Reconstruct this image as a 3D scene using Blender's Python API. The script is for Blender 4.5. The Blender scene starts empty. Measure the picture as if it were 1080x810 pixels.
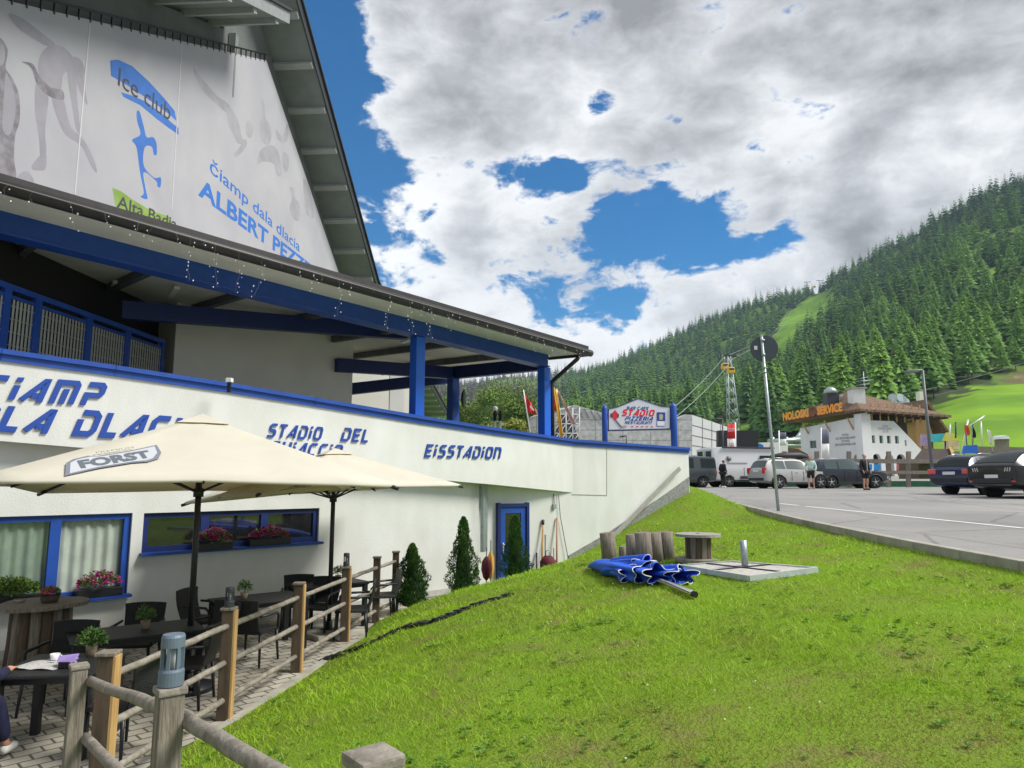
import bpy, bmesh, math, random
import numpy as np
from mathutils import Vector, Matrix
random.seed(7); np.random.seed(7)
R = math.radians; PI = math.pi
scene = bpy.context.scene
col = scene.collection

# ------------------------------------------------------------------ camera, world, sun, exposure
F = 740.0; PITCH = R(7.9); CP, SP = math.cos(PITCH), math.sin(PITCH)
cd = bpy.data.cameras.new('camera'); cam = bpy.data.objects.new('camera', cd); col.objects.link(cam)
cd.sensor_width = 36; cd.lens = 36*F/1080; cd.clip_start = .05; cd.clip_end = 6000
cam.location = (0, 0, 0); cam.rotation_euler = (R(90)+PITCH, 0, 0)
scene.camera = cam
scene.view_settings.view_transform = 'Standard'; scene.view_settings.look = 'None'
scene.view_settings.exposure = 1.3; scene.view_settings.gamma = 1
scene.view_settings.use_curve_mapping = False
SUN_AZ, SUN_EL = R(100), R(48)          # azimuth measured from +Y towards +X
sd = bpy.data.lights.new('sun', 'SUN'); sun = bpy.data.objects.new('sun', sd); col.objects.link(sun)
sd.energy = 2.0; sd.angle = R(22); sd.color = (1, .96, .88)
sdir = Vector((math.sin(SUN_AZ)*math.cos(SUN_EL), math.cos(SUN_AZ)*math.cos(SUN_EL), math.sin(SUN_EL)))
sun.rotation_euler = sdir.to_track_quat('Z', 'Y').to_euler()
sun.location = (0, 0, 60)

world = bpy.data.worlds.new('World'); scene.world = world; world.use_nodes = True
def build_world():
    nt = world.node_tree; N = nt.nodes; L = nt.links; N.clear()
    def nd(t, **k):
        n = N.new(t)
        for a, b in k.items(): setattr(n, a, b)
        return n
    def val(x):
        return x
    def math_(op, a, b=None, c=None):
        n = nd('ShaderNodeMath', operation=op)
        for i, v in enumerate((a, b, c)):
            if v is None: continue
            if isinstance(v, (int, float)): n.inputs[i].default_value = v
            else: L.new(v, n.inputs[i])
        return n.outputs[0]
    out = nd('ShaderNodeOutputWorld'); bg = nd('ShaderNodeBackground'); bg.inputs['Strength'].default_value = .1
    sky = nd('ShaderNodeTexSky', sky_type='NISHITA'); sky.sun_disc = False
    sky.sun_elevation = SUN_EL; sky.sun_rotation = SUN_AZ
    sky.air_density = 1.0; sky.dust_density = .3; sky.ozone_density = 3.0
    hs = nd('ShaderNodeHueSaturation'); hs.inputs['Saturation'].default_value = 1.7; hs.inputs['Value'].default_value = .52
    L.new(sky.outputs[0], hs.inputs['Color'])
    tc = nd('ShaderNodeTexCoord'); sep = nd('ShaderNodeSeparateXYZ'); L.new(tc.outputs['Generated'], sep.inputs[0])
    # azimuth / elevation of the sky direction, in degrees
    az = math_('MULTIPLY', math_('ARCTAN2', sep.outputs[0], sep.outputs[1]), 57.2958)
    el = math_('MULTIPLY', math_('ARCSINE', sep.outputs[2]), 57.2958)
    # cloud-deck coordinates (flattening towards the horizon)
    mp = nd('ShaderNodeMapping'); L.new(tc.outputs['Generated'], mp.inputs['Vector'])
    mp.inputs['Scale'].default_value = (1, 1, 1.7)
    def noise(scale, detail=8, rough=.55, dist=0., off=(0, 0, 0), vec=None):
        m2 = nd('ShaderNodeMapping'); L.new(vec or mp.outputs[0], m2.inputs['Vector']); m2.inputs['Location'].default_value = off
        n = nd('ShaderNodeTexNoise'); L.new(m2.outputs[0], n.inputs['Vector'])
        n.inputs['Scale'].default_value = scale; n.inputs['Detail'].default_value = detail
        n.inputs['Roughness'].default_value = rough; n.inputs['Distortion'].default_value = dist
        return n.outputs['Fac']
    n1 = noise(5.0, 9, .56, .15); n2 = noise(13, 8, .62, .3, (3, 1, 7)); n3 = noise(2.6, 4, .5, 0, (9, 2, 1))
    # openings in the cloud cover: (azimuth, elevation, radius az, radius el, weight)
    holes = HOLES
    tot = None
    for (a0, e0, ra, re, w) in holes:
        dx = math_('DIVIDE', math_('SUBTRACT', az, a0), ra); dy = math_('DIVIDE', math_('SUBTRACT', el, e0), re)
        d = math_('ADD', math_('MULTIPLY', dx, dx), math_('MULTIPLY', dy, dy))
        g = math_('MULTIPLY', math_('EXPONENT', math_('MULTIPLY', d, -1.0)), w)
        tot = g if tot is None else math_('ADD', tot, g)
    # coverage field: high = thick cloud
    cov = math_('ADD', math_('MULTIPLY', math_('SUBTRACT', n1, .5), 3.4), math_('MULTIPLY', math_('SUBTRACT', n2, .5), 3.2))
    cov = math_('SUBTRACT', math_('ADD', cov, .66), tot)
    mr = nd('ShaderNodeMapRange', interpolation_type='SMOOTHSTEP'); L.new(cov, mr.inputs['Value'])
    mr.inputs['From Min'].default_value = -.2; mr.inputs['From Max'].default_value = .25
    mask = mr.outputs[0]
    # brightness: thin rims are bright, thick bellies grey; darker to the upper right
    th = nd('ShaderNodeMapRange'); L.new(cov, th.inputs['Value']); th.inputs['From Min'].default_value = .05; th.inputs['From Max'].default_value = 1.5
    dk = nd('ShaderNodeMapRange', interpolation_type='SMOOTHSTEP'); L.new(math_('ADD', math_('MULTIPLY', az, .55), el), dk.inputs['Value'])
    dk.inputs['From Min'].default_value = 8; dk.inputs['From Max'].default_value = 40
    bel = noise(6, 7, .53, .25, (.35, -.2, .9)); big = noise(3.0, 3, .5, 0, (4, 4, 4))
    s = math_('ADD', math_('MULTIPLY', th.outputs[0], .50), math_('MULTIPLY', math_('SUBTRACT', bel, .5), 1.5))
    s = math_('ADD', s, math_('MULTIPLY', math_('SUBTRACT', big, .5), .7))
    s = math_('ADD', s, math_('MULTIPLY', dk.outputs[0], .42))
    cr = nd('ShaderNodeValToRGB'); L.new(s, cr.inputs[0]); e = cr.color_ramp.elements
    e[0].position = .0; e[0].color = (4.4, 4.43, 4.47, 1)
    e[1].position = 1.0; e[1].color = (1.35, 1.37, 1.45, 1)
    for p, c in ((.25, (3.95, 4.0, 4.1)), (.45, (3.1, 3.17, 3.3)), (.72, (2.2, 2.25, 2.36))):
        x = e.new(p); x.color = (*c, 1)
    mix = nd('ShaderNodeMix', data_type='RGBA'); L.new(mask, mix.inputs['Factor'])
    L.new(hs.outputs[0], mix.inputs[6]); L.new(cr.outputs[0], mix.inputs[7])
    L.new(mix.outputs[2], bg.inputs['Color']); L.new(bg.outputs[0], out.inputs[0])
HOLES = [(-17, 30, 4.0, 8, 1.4), (-15.5, 40, 4.0, 8, 1.35), (-11, 24.5, 5, 5, 1.0), (4.0, 24.3, 5.5, 2.0, 1.45),
         (9.5, 19.2, 7, 3.6, 1.0), (6.5, 14.0, 7.5, 2.0, 1.15), (14, 21.5, 5, 3.2, 1.15), (19, 18.2, 6, 1.6, 1.25),
         (-80, 35, 20, 12, 1.0), (60, 30, 9, 6, .6), (130, 40, 25, 10, 1.0), (-150, 30, 25, 10, 1.0)]
build_world()

# ------------------------------------------------------------------ measuring helpers
def ray(px, py):
    a, b = (px-540)/F, (405-py)/F
    return Vector((a, CP-b*SP, SP+b*CP))
def at(px, py, Y):
    d = ray(px, py); return d*(Y/d.y)
def on_z(px, py, z):
    d = ray(px, py); return d*(z/d.z)
def on_plane(px, py, P, n):
    d = ray(px, py); n = Vector(n); return d*(Vector(P).dot(n)/d.dot(n))
def proj(p):
    y = p[1]*CP+p[2]*SP; z = -p[1]*SP+p[2]*CP
    return 540+F*p[0]/y, 405-F*z/y
def lerp(a, b, t): return a+(b-a)*t
def interp(x, xs, ys): return float(np.interp(x, xs, ys))

# ------------------------------------------------------------------ object helpers
def wmat(o):
    m = Matrix.Identity(4)
    while o is not None:
        m = o.matrix_basis @ m; o = o.parent
    return m
def tag(o, label=None, cat=None, group=None, kind=None):
    if label: o['label'] = label
    if cat: o['category'] = cat
    if group: o['group'] = group
    if kind: o['kind'] = kind
    return o
def thing(name, label, cat, loc=(0, 0, 0), rotz=0, group=None):
    o = bpy.data.objects.new(name, None); col.objects.link(o)
    o.location = loc; o.rotation_euler = (0, 0, rotz); o.empty_display_size = .2
    return tag(o, label, cat, group)
def kids(o): return [c for c in bpy.data.objects if c.parent == o]
def copy_tree(o, parent=None, tree=None):
    c = o.copy(); col.objects.link(c); c.parent = parent
    for ch in kids(o): copy_tree(ch, c)
    return c
def place(proto, used, loc, rotz=0, label=None, group=None, cat=None):
    o = proto if not used else copy_tree(proto)
    o.location = loc; o.rotation_euler = (0, 0, rotz)
    tag(o, label, cat, group); return o

class MB:
    def __init__(s): s.v = []; s.f = []; s.sm = []
    def add(s, vs, fs, smooth=False):
        k = len(s.v); s.v += [Vector(v) for v in vs]; s.f += [[i+k for i in f] for f in fs]; s.sm += [smooth]*len(fs); return s
    def box(s, c, size, rz=0, rot=None, bev=0):
        sx, sy, sz = [x/2 for x in size]
        M = rot if rot is not None else Matrix.Rotation(rz, 3, 'Z'); c = Vector(c)
        if bev > 0:
            bm = bmesh.new(); bmesh.ops.create_cube(bm, size=1)
            for v in bm.verts: v.co = Vector((v.co.x*size[0], v.co.y*size[1], v.co.z*size[2]))
            bmesh.ops.bevel(bm, geom=list(bm.edges), offset=min(bev, min(size)*.45), segments=2, affect='EDGES', profile=.6)
            bm.verts.index_update()
            s.add([c+M@v.co for v in bm.verts], [[v.index for v in f.verts] for f in bm.faces]); bm.free(); return s
        P = [(-sx,-sy,-sz),(sx,-sy,-sz),(sx,sy,-sz),(-sx,sy,-sz),(-sx,-sy,sz),(sx,-sy,sz),(sx,sy,sz),(-sx,sy,sz)]
        return s.add([c+M@Vector(p) for p in P], [(0,3,2,1),(4,5,6,7),(0,1,5,4),(1,2,6,5),(2,3,7,6),(3,0,4,7)])
    def beam(s, a, b, w, h, up=(0, 0, 1), bev=0):
        a, b = Vector(a), Vector(b); d = b-a; x = d.normalized(); u = Vector(up)
        y = u.cross(x); y.normalize(); z = x.cross(y)
        M = Matrix((x, y, z)).transposed()
        return s.box((a+b)/2, (d.length, w, h), rot=M, bev=bev)
    def tube(s, pts, r, n=8, caps=True, smooth=True):
        pts = [Vector(p) for p in pts]; m = len(pts)
        rs = r if isinstance(r, (list, tuple)) else [r]*m
        vs = []; px = None
        for i, p in enumerate(pts):
            t = (pts[min(i+1, m-1)]-pts[max(i-1, 0)]).normalized()
            if px is None: px = t.orthogonal().normalized()
            else:
                px = px-t*px.dot(t)
                px = px.normalized() if px.length > 1e-5 else t.orthogonal().normalized()
            py = t.cross(px)
            for k in range(n):
                a = 2*PI*k/n; vs.append(p+(px*math.cos(a)+py*math.sin(a))*rs[i])
        fs = [(i*n+k, i*n+(k+1) % n, (i+1)*n+(k+1) % n, (i+1)*n+k) for i in range(m-1) for k in range(n)]
        s.add(vs, fs, smooth)
        if caps:
            k = len(s.v)-len(vs)
            s.f += [[k+i for i in reversed(range(n))], [k+(m-1)*n+i for i in range(n)]]; s.sm += [False]*2
        return s
    def lathe(s, prof, c=(0, 0, 0), n=20, smooth=True, axis=None):
        c = Vector(c); vs = []
        M = Matrix.Identity(3) if axis is None else Vector((0, 0, 1)).rotation_difference(Vector(axis)).to_matrix()
        for (r, z) in prof:
            for k in range(n):
                a = 2*PI*k/n; vs.append(c+M@Vector((r*math.cos(a), r*math.sin(a), z)))
        m = len(prof)
        fs = [(i*n+k, i*n+(k+1) % n, (i+1)*n+(k+1) % n, (i+1)*n+k) for i in range(m-1) for k in range(n)]
        s.add(vs, fs, smooth); k0 = len(s.v)-len(vs)
        s.f += [[k0+i for i in reversed(range(n))], [k0+(m-1)*n+i for i in range(n)]]; s.sm += [False]*2
        return s
    def prism(s, poly, ext, smooth=False):
        ext = Vector(ext); poly = [Vector(p) for p in poly]; n = len(poly)
        return s.add(poly+[p+ext for p in poly], [list(range(n))[::-1], [n+i for i in range(n)]]+[(i, (i+1) % n, n+(i+1) % n, n+i) for i in range(n)], smooth)
    def quad(s, a, b, c, d): return s.add([a, b, c, d], [(0, 1, 2, 3)])
    def build(s, name, mat, parent=None, world=True, kind=None):
        me = bpy.data.meshes.new(name); vs = s.v
        if parent is not None and world:
            Mi = wmat(parent).inverted(); vs = [Mi@v for v in vs]
        me.from_pydata([tuple(v) for v in vs], [], s.f)
        me.polygons.foreach_set('use_smooth', s.sm); me.materials.append(mat)
        bm = bmesh.new(); bm.from_mesh(me); bmesh.ops.recalc_face_normals(bm, faces=bm.faces); bm.to_mesh(me); bm.free()
        me.update()
        o = bpy.data.objects.new(name, me); col.objects.link(o); o.parent = parent
        if kind: o['kind'] = kind
        return o
def big_mesh(name, V, Fq, mat, parent=None, tint=None, smooth=False, k=3):
    me = bpy.data.meshes.new(name); V = np.asarray(V, dtype=np.float32); Fq = np.asarray(Fq, dtype=np.int32)
    me.vertices.add(len(V)); me.vertices.foreach_set('co', V.ravel())
    me.loops.add(Fq.size); me.loops.foreach_set('vertex_index', Fq.ravel())
    me.polygons.add(len(Fq)); me.polygons.foreach_set('loop_start', np.arange(len(Fq), dtype=np.int32)*k)
    me.polygons.foreach_set('use_smooth', np.full(len(Fq), smooth))
    if tint is not None:
        at_ = me.attributes.new('tint', 'FLOAT', 'POINT'); at_.data.foreach_set('value', np.asarray(tint, dtype=np.float32))
    me.materials.append(mat); me.update(calc_edges=True)
    o = bpy.data.objects.new(name, me); col.objects.link(o); o.parent = parent
    return o

# ------------------------------------------------------------------ materials
MATS = {}
def srgb(r, g, b):
    f = lambda c: (c/255/12.92 if c/255 <= .04045 else ((c/255+.055)/1.055)**2.4)
    return (f(r), f(g), f(b))
def mat(name, c, rough=.7, metal=0, var=.0, scale=6, bump=0, bscale=None, c2=None, spec=.5, stretch=None, coat=0, trans=None, detail=5):
    if name in MATS: return MATS[name]
    m = bpy.data.materials.new(name); m.use_nodes = True; N = m.node_tree.nodes; L = m.node_tree.links
    b = N['Principled BSDF']; b.inputs['Base Color'].default_value = (*c, 1); b.inputs['Roughness'].default_value = rough
    b.inputs['Metallic'].default_value = metal; b.inputs['Specular IOR Level'].default_value = spec
    b.inputs['Coat Weight'].default_value = coat; b.inputs['Coat Roughness'].default_value = .05 if coat >= .9 else .16
    if var or bump or c2:
        tc = N.new('ShaderNodeTexCoord'); mp = N.new('ShaderNodeMapping'); L.new(tc.outputs['Object'], mp.inputs[0])
        if stretch: mp.inputs['Scale'].default_value = stretch
        n = N.new('ShaderNodeTexNoise'); L.new(mp.outputs[0], n.inputs['Vector']); n.inputs['Scale'].default_value = scale
        n.inputs['Detail'].default_value = detail; n.inputs['Roughness'].default_value = .6
        cr = N.new('ShaderNodeValToRGB'); L.new(n.outputs['Fac'], cr.inputs[0])
        lo = c2 if c2 else tuple(x*(1-var) for x in c); hi = c if c2 else tuple(min(1, x*(1+var)) for x in c)
        cr.color_ramp.elements[0].position = .32; cr.color_ramp.elements[0].color = (*lo, 1)
        cr.color_ramp.elements[1].position = .68; cr.color_ramp.elements[1].color = (*hi, 1)
        L.new(cr.outputs[0], b.inputs['Base Color'])
        if bump:
            n2 = N.new('ShaderNodeTexNoise'); L.new(mp.outputs[0], n2.inputs['Vector']); n2.inputs['Scale'].default_value = bscale or scale*4
            n2.inputs['Detail'].default_value = 4
            bp = N.new('ShaderNodeBump'); bp.inputs['Strength'].default_value = bump; bp.inputs['Distance'].default_value = .02
            L.new(n2.outputs['Fac'], bp.inputs['Height']); L.new(bp.outputs[0], b.inputs['Normal'])
    if trans:
        b.inputs['Subsurface Weight'].default_value = 0
        tr = N.new('ShaderNodeBsdfTranslucent'); tr.inputs[0].default_value = (*trans, 1)
        mx = N.new('ShaderNodeMixShader'); mx.inputs[0].default_value = .35
        out = N['Material Output']; L.new(b.outputs[0], mx.inputs[1]); L.new(tr.outputs[0], mx.inputs[2]); L.new(mx.outputs[0], out.inputs[0])
    MATS[name] = m; return m
def tint_mat(name, ramp, rough=.75, noise_scale=None, noise_amt=.0, rnd=0., trans=.0, spec=.25):
    """colour from the per-point 'tint' attribute, plus world noise patches"""
    m = bpy.data.materials.new(name); m.use_nodes = True; N = m.node_tree.nodes; L = m.node_tree.links
    b = N['Principled BSDF']; b.inputs['Roughness'].default_value = rough; b.inputs['Specular IOR Level'].default_value = spec
    a = N.new('ShaderNodeAttribute'); a.attribute_name = 'tint'; f = a.outputs['Fac']
    def madd(x, k, y):
        n = N.new('ShaderNodeMath'); n.operation = 'MULTIPLY_ADD'; L.new(x, n.inputs[0]); n.inputs[1].default_value = k
        if isinstance(y, (int, float)): n.inputs[2].default_value = y
        else: L.new(y, n.inputs[2])
        return n.outputs[0]
    if noise_scale:
        g = N.new('ShaderNodeNewGeometry'); n = N.new('ShaderNodeTexNoise'); L.new(g.outputs['Position'], n.inputs['Vector'])
        n.inputs['Scale'].default_value = noise_scale; n.inputs['Detail'].default_value = 5
        f = madd(madd(n.outputs['Fac'], 1, -.5), noise_amt, f)
    if rnd:
        oi = N.new('ShaderNodeObjectInfo'); f = madd(madd(oi.outputs['Random'], 1, -.5), rnd, f)
    cr = N.new('ShaderNodeValToRGB'); L.new(f, cr.inputs[0]); e = cr.color_ramp.elements
    e[0].position = ramp[0][0]; e[0].color = (*ramp[0][1], 1); e[1].position = ramp[-1][0]; e[1].color = (*ramp[-1][1], 1)
    for p, c in ramp[1:-1]: x = e.new(p); x.color = (*c, 1)
    L.new(cr.outputs[0], b.inputs['Base Color'])
    if trans:
        tr = N.new('ShaderNodeBsdfTranslucent'); L.new(cr.outputs[0], tr.inputs[0])
        mx = N.new('ShaderNodeMixShader'); mx.inputs[0].default_value = trans
        out = N['Material Output']; L.new(b.outputs[0], mx.inputs[1]); L.new(tr.outputs[0], mx.inputs[2]); L.new(mx.outputs[0], out.inputs[0])
    return m
def brick_mat(name, c1, c2, cm, scale, bw=.5, bh=.25, mortar=.02, rough=.85, rot=0, bump=.4, offset=.5, vec='Position'):
    m = bpy.data.materials.new(name); m.use_nodes = True; N = m.node_tree.nodes; L = m.node_tree.links
    b = N['Principled BSDF']; b.inputs['Roughness'].default_value = rough
    g = N.new('ShaderNodeNewGeometry'); mp = N.new('ShaderNodeMapping'); mp.vector_type = 'POINT'
    L.new(g.outputs['Position'], mp.inputs[0]); mp.inputs['Rotation'].default_value = rot if isinstance(rot, tuple) else (0, 0, rot)
    br = N.new('ShaderNodeTexBrick'); L.new(mp.outputs[0], br.inputs['Vector']); br.inputs['Scale'].default_value = scale
    br.inputs['Color1'].default_value = (*c1, 1); br.inputs['Color2'].default_value = (*c2, 1); br.inputs['Mortar'].default_value = (*cm, 1)
    br.inputs['Mortar Size'].default_value = mortar; br.inputs['Brick Width'].default_value = bw; br.inputs['Row Height'].default_value = bh; br.offset = offset
    n = N.new('ShaderNodeTexNoise'); L.new(mp.outputs[0], n.inputs['Vector']); n.inputs['Scale'].default_value = 2.2; n.inputs['Detail'].default_value = 8
    mx = N.new('ShaderNodeMix'); mx.data_type = 'RGBA'; mx.blend_type = 'MULTIPLY'; mx.inputs['Factor'].default_value = .8
    cr = N.new('ShaderNodeValToRGB'); L.new(n.outputs['Fac'], cr.inputs[0]); cr.color_ramp.elements[0].position = .3; cr.color_ramp.elements[0].color = (.55, .55, .52, 1)
    cr.color_ramp.elements[1].position = .7; cr.color_ramp.elements[1].color = (1.1, 1.08, 1.05, 1)
    L.new(br.outputs['Color'], mx.inputs[6]); L.new(cr.outputs[0], mx.inputs[7]); L.new(mx.outputs[2], b.inputs['Base Color'])
    bp = N.new('ShaderNodeBump'); bp.inputs['Strength'].default_value = bump; bp.inputs['Distance'].default_value = .01; bp.invert = True
    L.new(br.outputs['Fac'], bp.inputs['Height']); L.new(bp.outputs[0], b.inputs['Normal'])
    return m
def plaster(name, c):
    m = bpy.data.materials.new(name); m.use_nodes = True; N = m.node_tree.nodes; L = m.node_tree.links; b = N['Principled BSDF']; b.inputs['Roughness'].default_value = .9; b.inputs['Specular IOR Level'].default_value = .25
    g = N.new('ShaderNodeNewGeometry'); col_ = None
    for (sc_, st_, lo, p0, p1, d) in ((.7, (1, 1, 1), .93, .35, .65, 6), (3.2, (1, 1, .12), .955, .30, .6, 7), (2.3, (1, 1, .5), .95, .4, .6, 9)):
        mp = N.new('ShaderNodeMapping'); L.new(g.outputs['Position'], mp.inputs[0]); mp.inputs['Scale'].default_value = st_
        n = N.new('ShaderNodeTexNoise'); L.new(mp.outputs[0], n.inputs['Vector']); n.inputs['Scale'].default_value = sc_; n.inputs['Detail'].default_value = d
        cr = N.new('ShaderNodeValToRGB'); L.new(n.outputs['Fac'], cr.inputs[0]); e = cr.color_ramp.elements; e[0].position = p0; e[1].position = p1; e[0].color = (lo, lo, lo*.985, 1); e[1].color = (1, 1, 1, 1)
        mx = N.new('ShaderNodeMix'); mx.data_type = 'RGBA'; mx.blend_type = 'MULTIPLY'; mx.inputs[0].default_value = 1
        if col_ is None: mx.inputs[6].default_value = (*c, 1)
        else: L.new(col_, mx.inputs[6])
        L.new(cr.outputs[0], mx.inputs[7]); col_ = mx.outputs[2]
    L.new(col_, b.inputs['Base Color'])
    n2 = N.new('ShaderNodeTexNoise'); L.new(g.outputs['Position'], n2.inputs['Vector']); n2.inputs['Scale'].default_value = 45; n2.inputs['Detail'].default_value = 4
    bp = N.new('ShaderNodeBump'); bp.inputs['Strength'].default_value = .3; bp.inputs['Distance'].default_value = .015; L.new(n2.outputs['Fac'], bp.inputs['Height']); L.new(bp.outputs[0], b.inputs['Normal'])
    return m
WHITE = plaster('white_render', (.73, .745, .73))
WHITE2 = mat('cream_render', (.76, .75, .67), .9, var=.05, scale=1.2, bump=.2, bscale=50)
BLUE = mat('blue_paint', (.012, .07, .36), .45, var=.12, scale=3)
BLUE2 = mat('deep_blue_paint', (.004, .018, .12), .5, var=.1, scale=3)
BLUEL = mat('blue_letters', (.01, .06, .34), .5)
BRIGHTBLUE = mat('bright_blue_paint', (.01, .12, .62), .4)
DARK = mat('dark_brown_sheet', (.022, .02, .02), .55, var=.3, scale=4)
INTER = mat('dark_interior', (.018, .018, .018), .9)
SOFFIT = mat('beige_soffit', (.74, .73, .66), .85, var=.08, scale=1.5)
GREYGREEN = mat('greygreen_soffit', (.20, .23, .22), .75, var=.12, scale=1.2)
RAFT = mat('pale_purlin', (.34, .37, .36), .7, var=.1, scale=2)
STEEL = mat('dark_steel', (.05, .055, .065), .5, metal=.4)
GALV = mat('galvanised_steel', (.36, .42, .42), .45, metal=.6, var=.15, scale=8)
CHROME = mat('polished_steel', (.6, .6, .6), .2, metal=1)
BLACK = mat('black_plastic', (.013, .014, .018), .42, var=.15, scale=30)
GLASSD = mat('dark_reflective_glass', (.012, .014, .016), .03, spec=1.0, coat=1)
CONC = mat('pale_concrete', (.42, .40, .35), .9, c2=(.25, .24, .2), scale=3, bump=.3, bscale=60)
def asphalt():
    m = bpy.data.materials.new('asphalt'); m.use_nodes = True; N = m.node_tree.nodes; L = m.node_tree.links; b = N['Principled BSDF']; b.inputs['Roughness'].default_value = .9
    g = N.new('ShaderNodeNewGeometry')
    def nz(s, d=6, r=.6):
        n = N.new('ShaderNodeTexNoise'); L.new(g.outputs['Position'], n.inputs['Vector']); n.inputs['Scale'].default_value = s; n.inputs['Detail'].default_value = d; n.inputs['Roughness'].default_value = r; return n
    def mul(a, f, lo, hi, p0, p1):
        cr = N.new('ShaderNodeValToRGB'); L.new(f, cr.inputs[0]); e = cr.color_ramp.elements; e[0].position = p0; e[1].position = p1; e[0].color = (*lo, 1); e[1].color = (*hi, 1)
        mx = N.new('ShaderNodeMix'); mx.data_type = 'RGBA'; mx.blend_type = 'MULTIPLY'; mx.inputs[0].default_value = 1
        if isinstance(a, tuple): mx.inputs[6].default_value = (*a, 1)
        else: L.new(a, mx.inputs[6])
        L.new(cr.outputs[0], mx.inputs[7]); return mx.outputs[2]
    c = mul((.27, .262, .255), nz(.25, 5).outputs['Fac'], (.82, .82, .82), (1.1, 1.1, 1.1), .35, .65)
    c = mul(c, nz(60, 3, .8).outputs['Fac'], (.75, .75, .75), (1.2, 1.2, 1.2), .3, .7)
    w = nz(1.2, 4); mx = N.new('ShaderNodeMix'); mx.data_type = 'VECTOR'; mx.inputs[0].default_value = .12; L.new(g.outputs['Position'], mx.inputs[4]); L.new(w.outputs['Color'], mx.inputs[5])
    v = N.new('ShaderNodeTexVoronoi'); v.feature = 'DISTANCE_TO_EDGE'; v.inputs['Scale'].default_value = .28; L.new(mx.outputs[1], v.inputs['Vector'])
    c = mul(c, v.outputs['Distance'], (.62, .62, .62), (1, 1, 1), .0, .012)
    c = mul(c, nz(.9, 3).outputs['Fac'], (1, 1, 1), (.78, .77, .76), .62, .70)
    L.new(c, b.inputs['Base Color'])
    bp = N.new('ShaderNodeBump'); bp.inputs['Strength'].default_value = .4; bp.inputs['Distance'].default_value = .01; L.new(nz(150, 3).outputs['Fac'], bp.inputs['Height']); L.new(bp.outputs[0], b.inputs['Normal'])
    MATS['asphalt'] = m; return m
ASPH = asphalt()
PAINT = mat('road_paint', (.75, .75, .72), .8, var=.1, scale=9)
WOODG = mat('weathered_wood', (.30, .265, .215), .85, c2=(.12, .10, .08), scale=7, bump=.5, bscale=22, stretch=(6, 6, .6))
WOODH = mat('weathered_rail_wood', (.33, .30, .255), .85, c2=(.16, .14, .115), scale=12, bump=.5, bscale=30, stretch=(1, 1, 1))
WOODY = mat('fresh_yellow_wood', (.55, .36, .15), .8, c2=(.38, .2, .07), scale=5, stretch=(6, 6, .5))
WOODB = mat('brown_wood', (.055, .037, .025), .8, c2=(.12, .082, .054), scale=6, stretch=(4, 4, .6))
CREAMF = mat('cream_canvas', (.80, .78, .68), .85, var=.05, scale=2, trans=(.66, .56, .36))
REDM = mat('red_cloth', (.65, .02, .03), .7)
WHITEP = mat('white_plastic', (.8, .8, .8), .4)
YEL = mat('yellow_paint', (.75, .42, .03), .5)
ORANGE = mat('orange_letters', (.85, .30, .01), .5)
REDL = mat('red_letters', (.7, .02, .04), .5)
DKTXT = mat('dark_letters', (.06, .06, .07), .6)
# ------------------------------------------------------------------ lettering
GL = {
'C': (3.0, [[(3, 4), (.7, 4), (0, 3.2), (0, .6), (.6, 0), (2.6, 0)]]),
'i': (0.4, [[(.1, 0), (.1, 2.8)], [(.1, 3.5), (.1, 4.35)]]),
'I': (0.4, [[(.1, 0), (.1, 4)]]),
'A': (3.0, [[(-.5, 0), (2.3, 3.9), (2.7, 3.9), (2.7, -.3)], [(.95, .95), (2.1, .95)]]),
'M': (3.6, [[(0, -.3), (0, 4), (3.1, 4), (3.5, 3.5), (3.5, -.3)], [(1.75, -.3), (1.75, 2.7)]]),
'P': (3.0, [[(0, 4), (2.5, 4), (3, 3.5), (3, 2.3), (2.6, 1.8), (.3, 1.8), (.3, -.3)]]),
'D': (3.1, [[(0, 4), (2.3, 4), (3, 3.3), (3, .8), (2.3, 0), (0, 0), (0, 2.7)]]),
'L': (2.4, [[(0, 4.3), (0, 0), (2.4, 0)]]),
'S': (2.8, [[(2.9, 4), (.9, 4), (.25, 3.5), (.25, 2.7), (.8, 2.1), (2.1, 2.1), (2.7, 1.6), (2.7, .6), (2.1, 0), (-.2, 0)]]),
'T': (2.8, [[(-.2, 4), (2.9, 4)], [(1.3, 3.4), (1.3, -.3)]]),
'O': (3.1, [[(1.5, 4), (.5, 4), (0, 3.4), (0, .6), (.6, 0), (2.4, 0), (3, .6), (3, 3.4), (2.4, 4), (1.5, 4)]]),
'E': (2.6, [[(2.8, 4), (0, 4), (0, 0), (2.6, 0)], [(.6, 2), (2.4, 2)]]),
'G': (3.0, [[(3, 4), (.7, 4), (0, 3.2), (0, .6), (.6, 0), (3, 0), (3, 1.9), (1.7, 1.9)]]),
'H': (3.0, [[(0, -.3), (0, 4.3)], [(3, -.3), (3, 4.3)], [(.6, 2), (2.5, 2)]]),
'N': (3.0, [[(0, -.3), (0, 4), (2.4, 4), (3, 3.3), (3, -.3)]]),
'R': (3.0, [[(0, -.3), (0, 4), (2.5, 4), (3, 3.5), (3, 2.4), (2.6, 1.9), (.7, 1.9)], [(1.7, 1.4), (3, -.3)]]),
'B': (3.0, [[(0, 0), (0, 4), (2.5, 4), (2.9, 3.5), (2.9, 2.5), (2.5, 2.1), (.7, 2.1)], [(2.7, 1.5), (3, 1.2), (3, .5), (2.5, 0), (.6, 0)]]),
'Z': (2.8, [[(0, 4), (2.8, 4), (0, 0), (2.8, 0)]]),
'F': (2.6, [[(2.8, 4), (0, 4), (0, -.3)], [(.6, 2), (2.3, 2)]]),
'U': (3.0, [[(0, 4.3), (0, .6), (.6, 0), (2.4, 0), (3, .6), (3, 4.3)]]),
}
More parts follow.
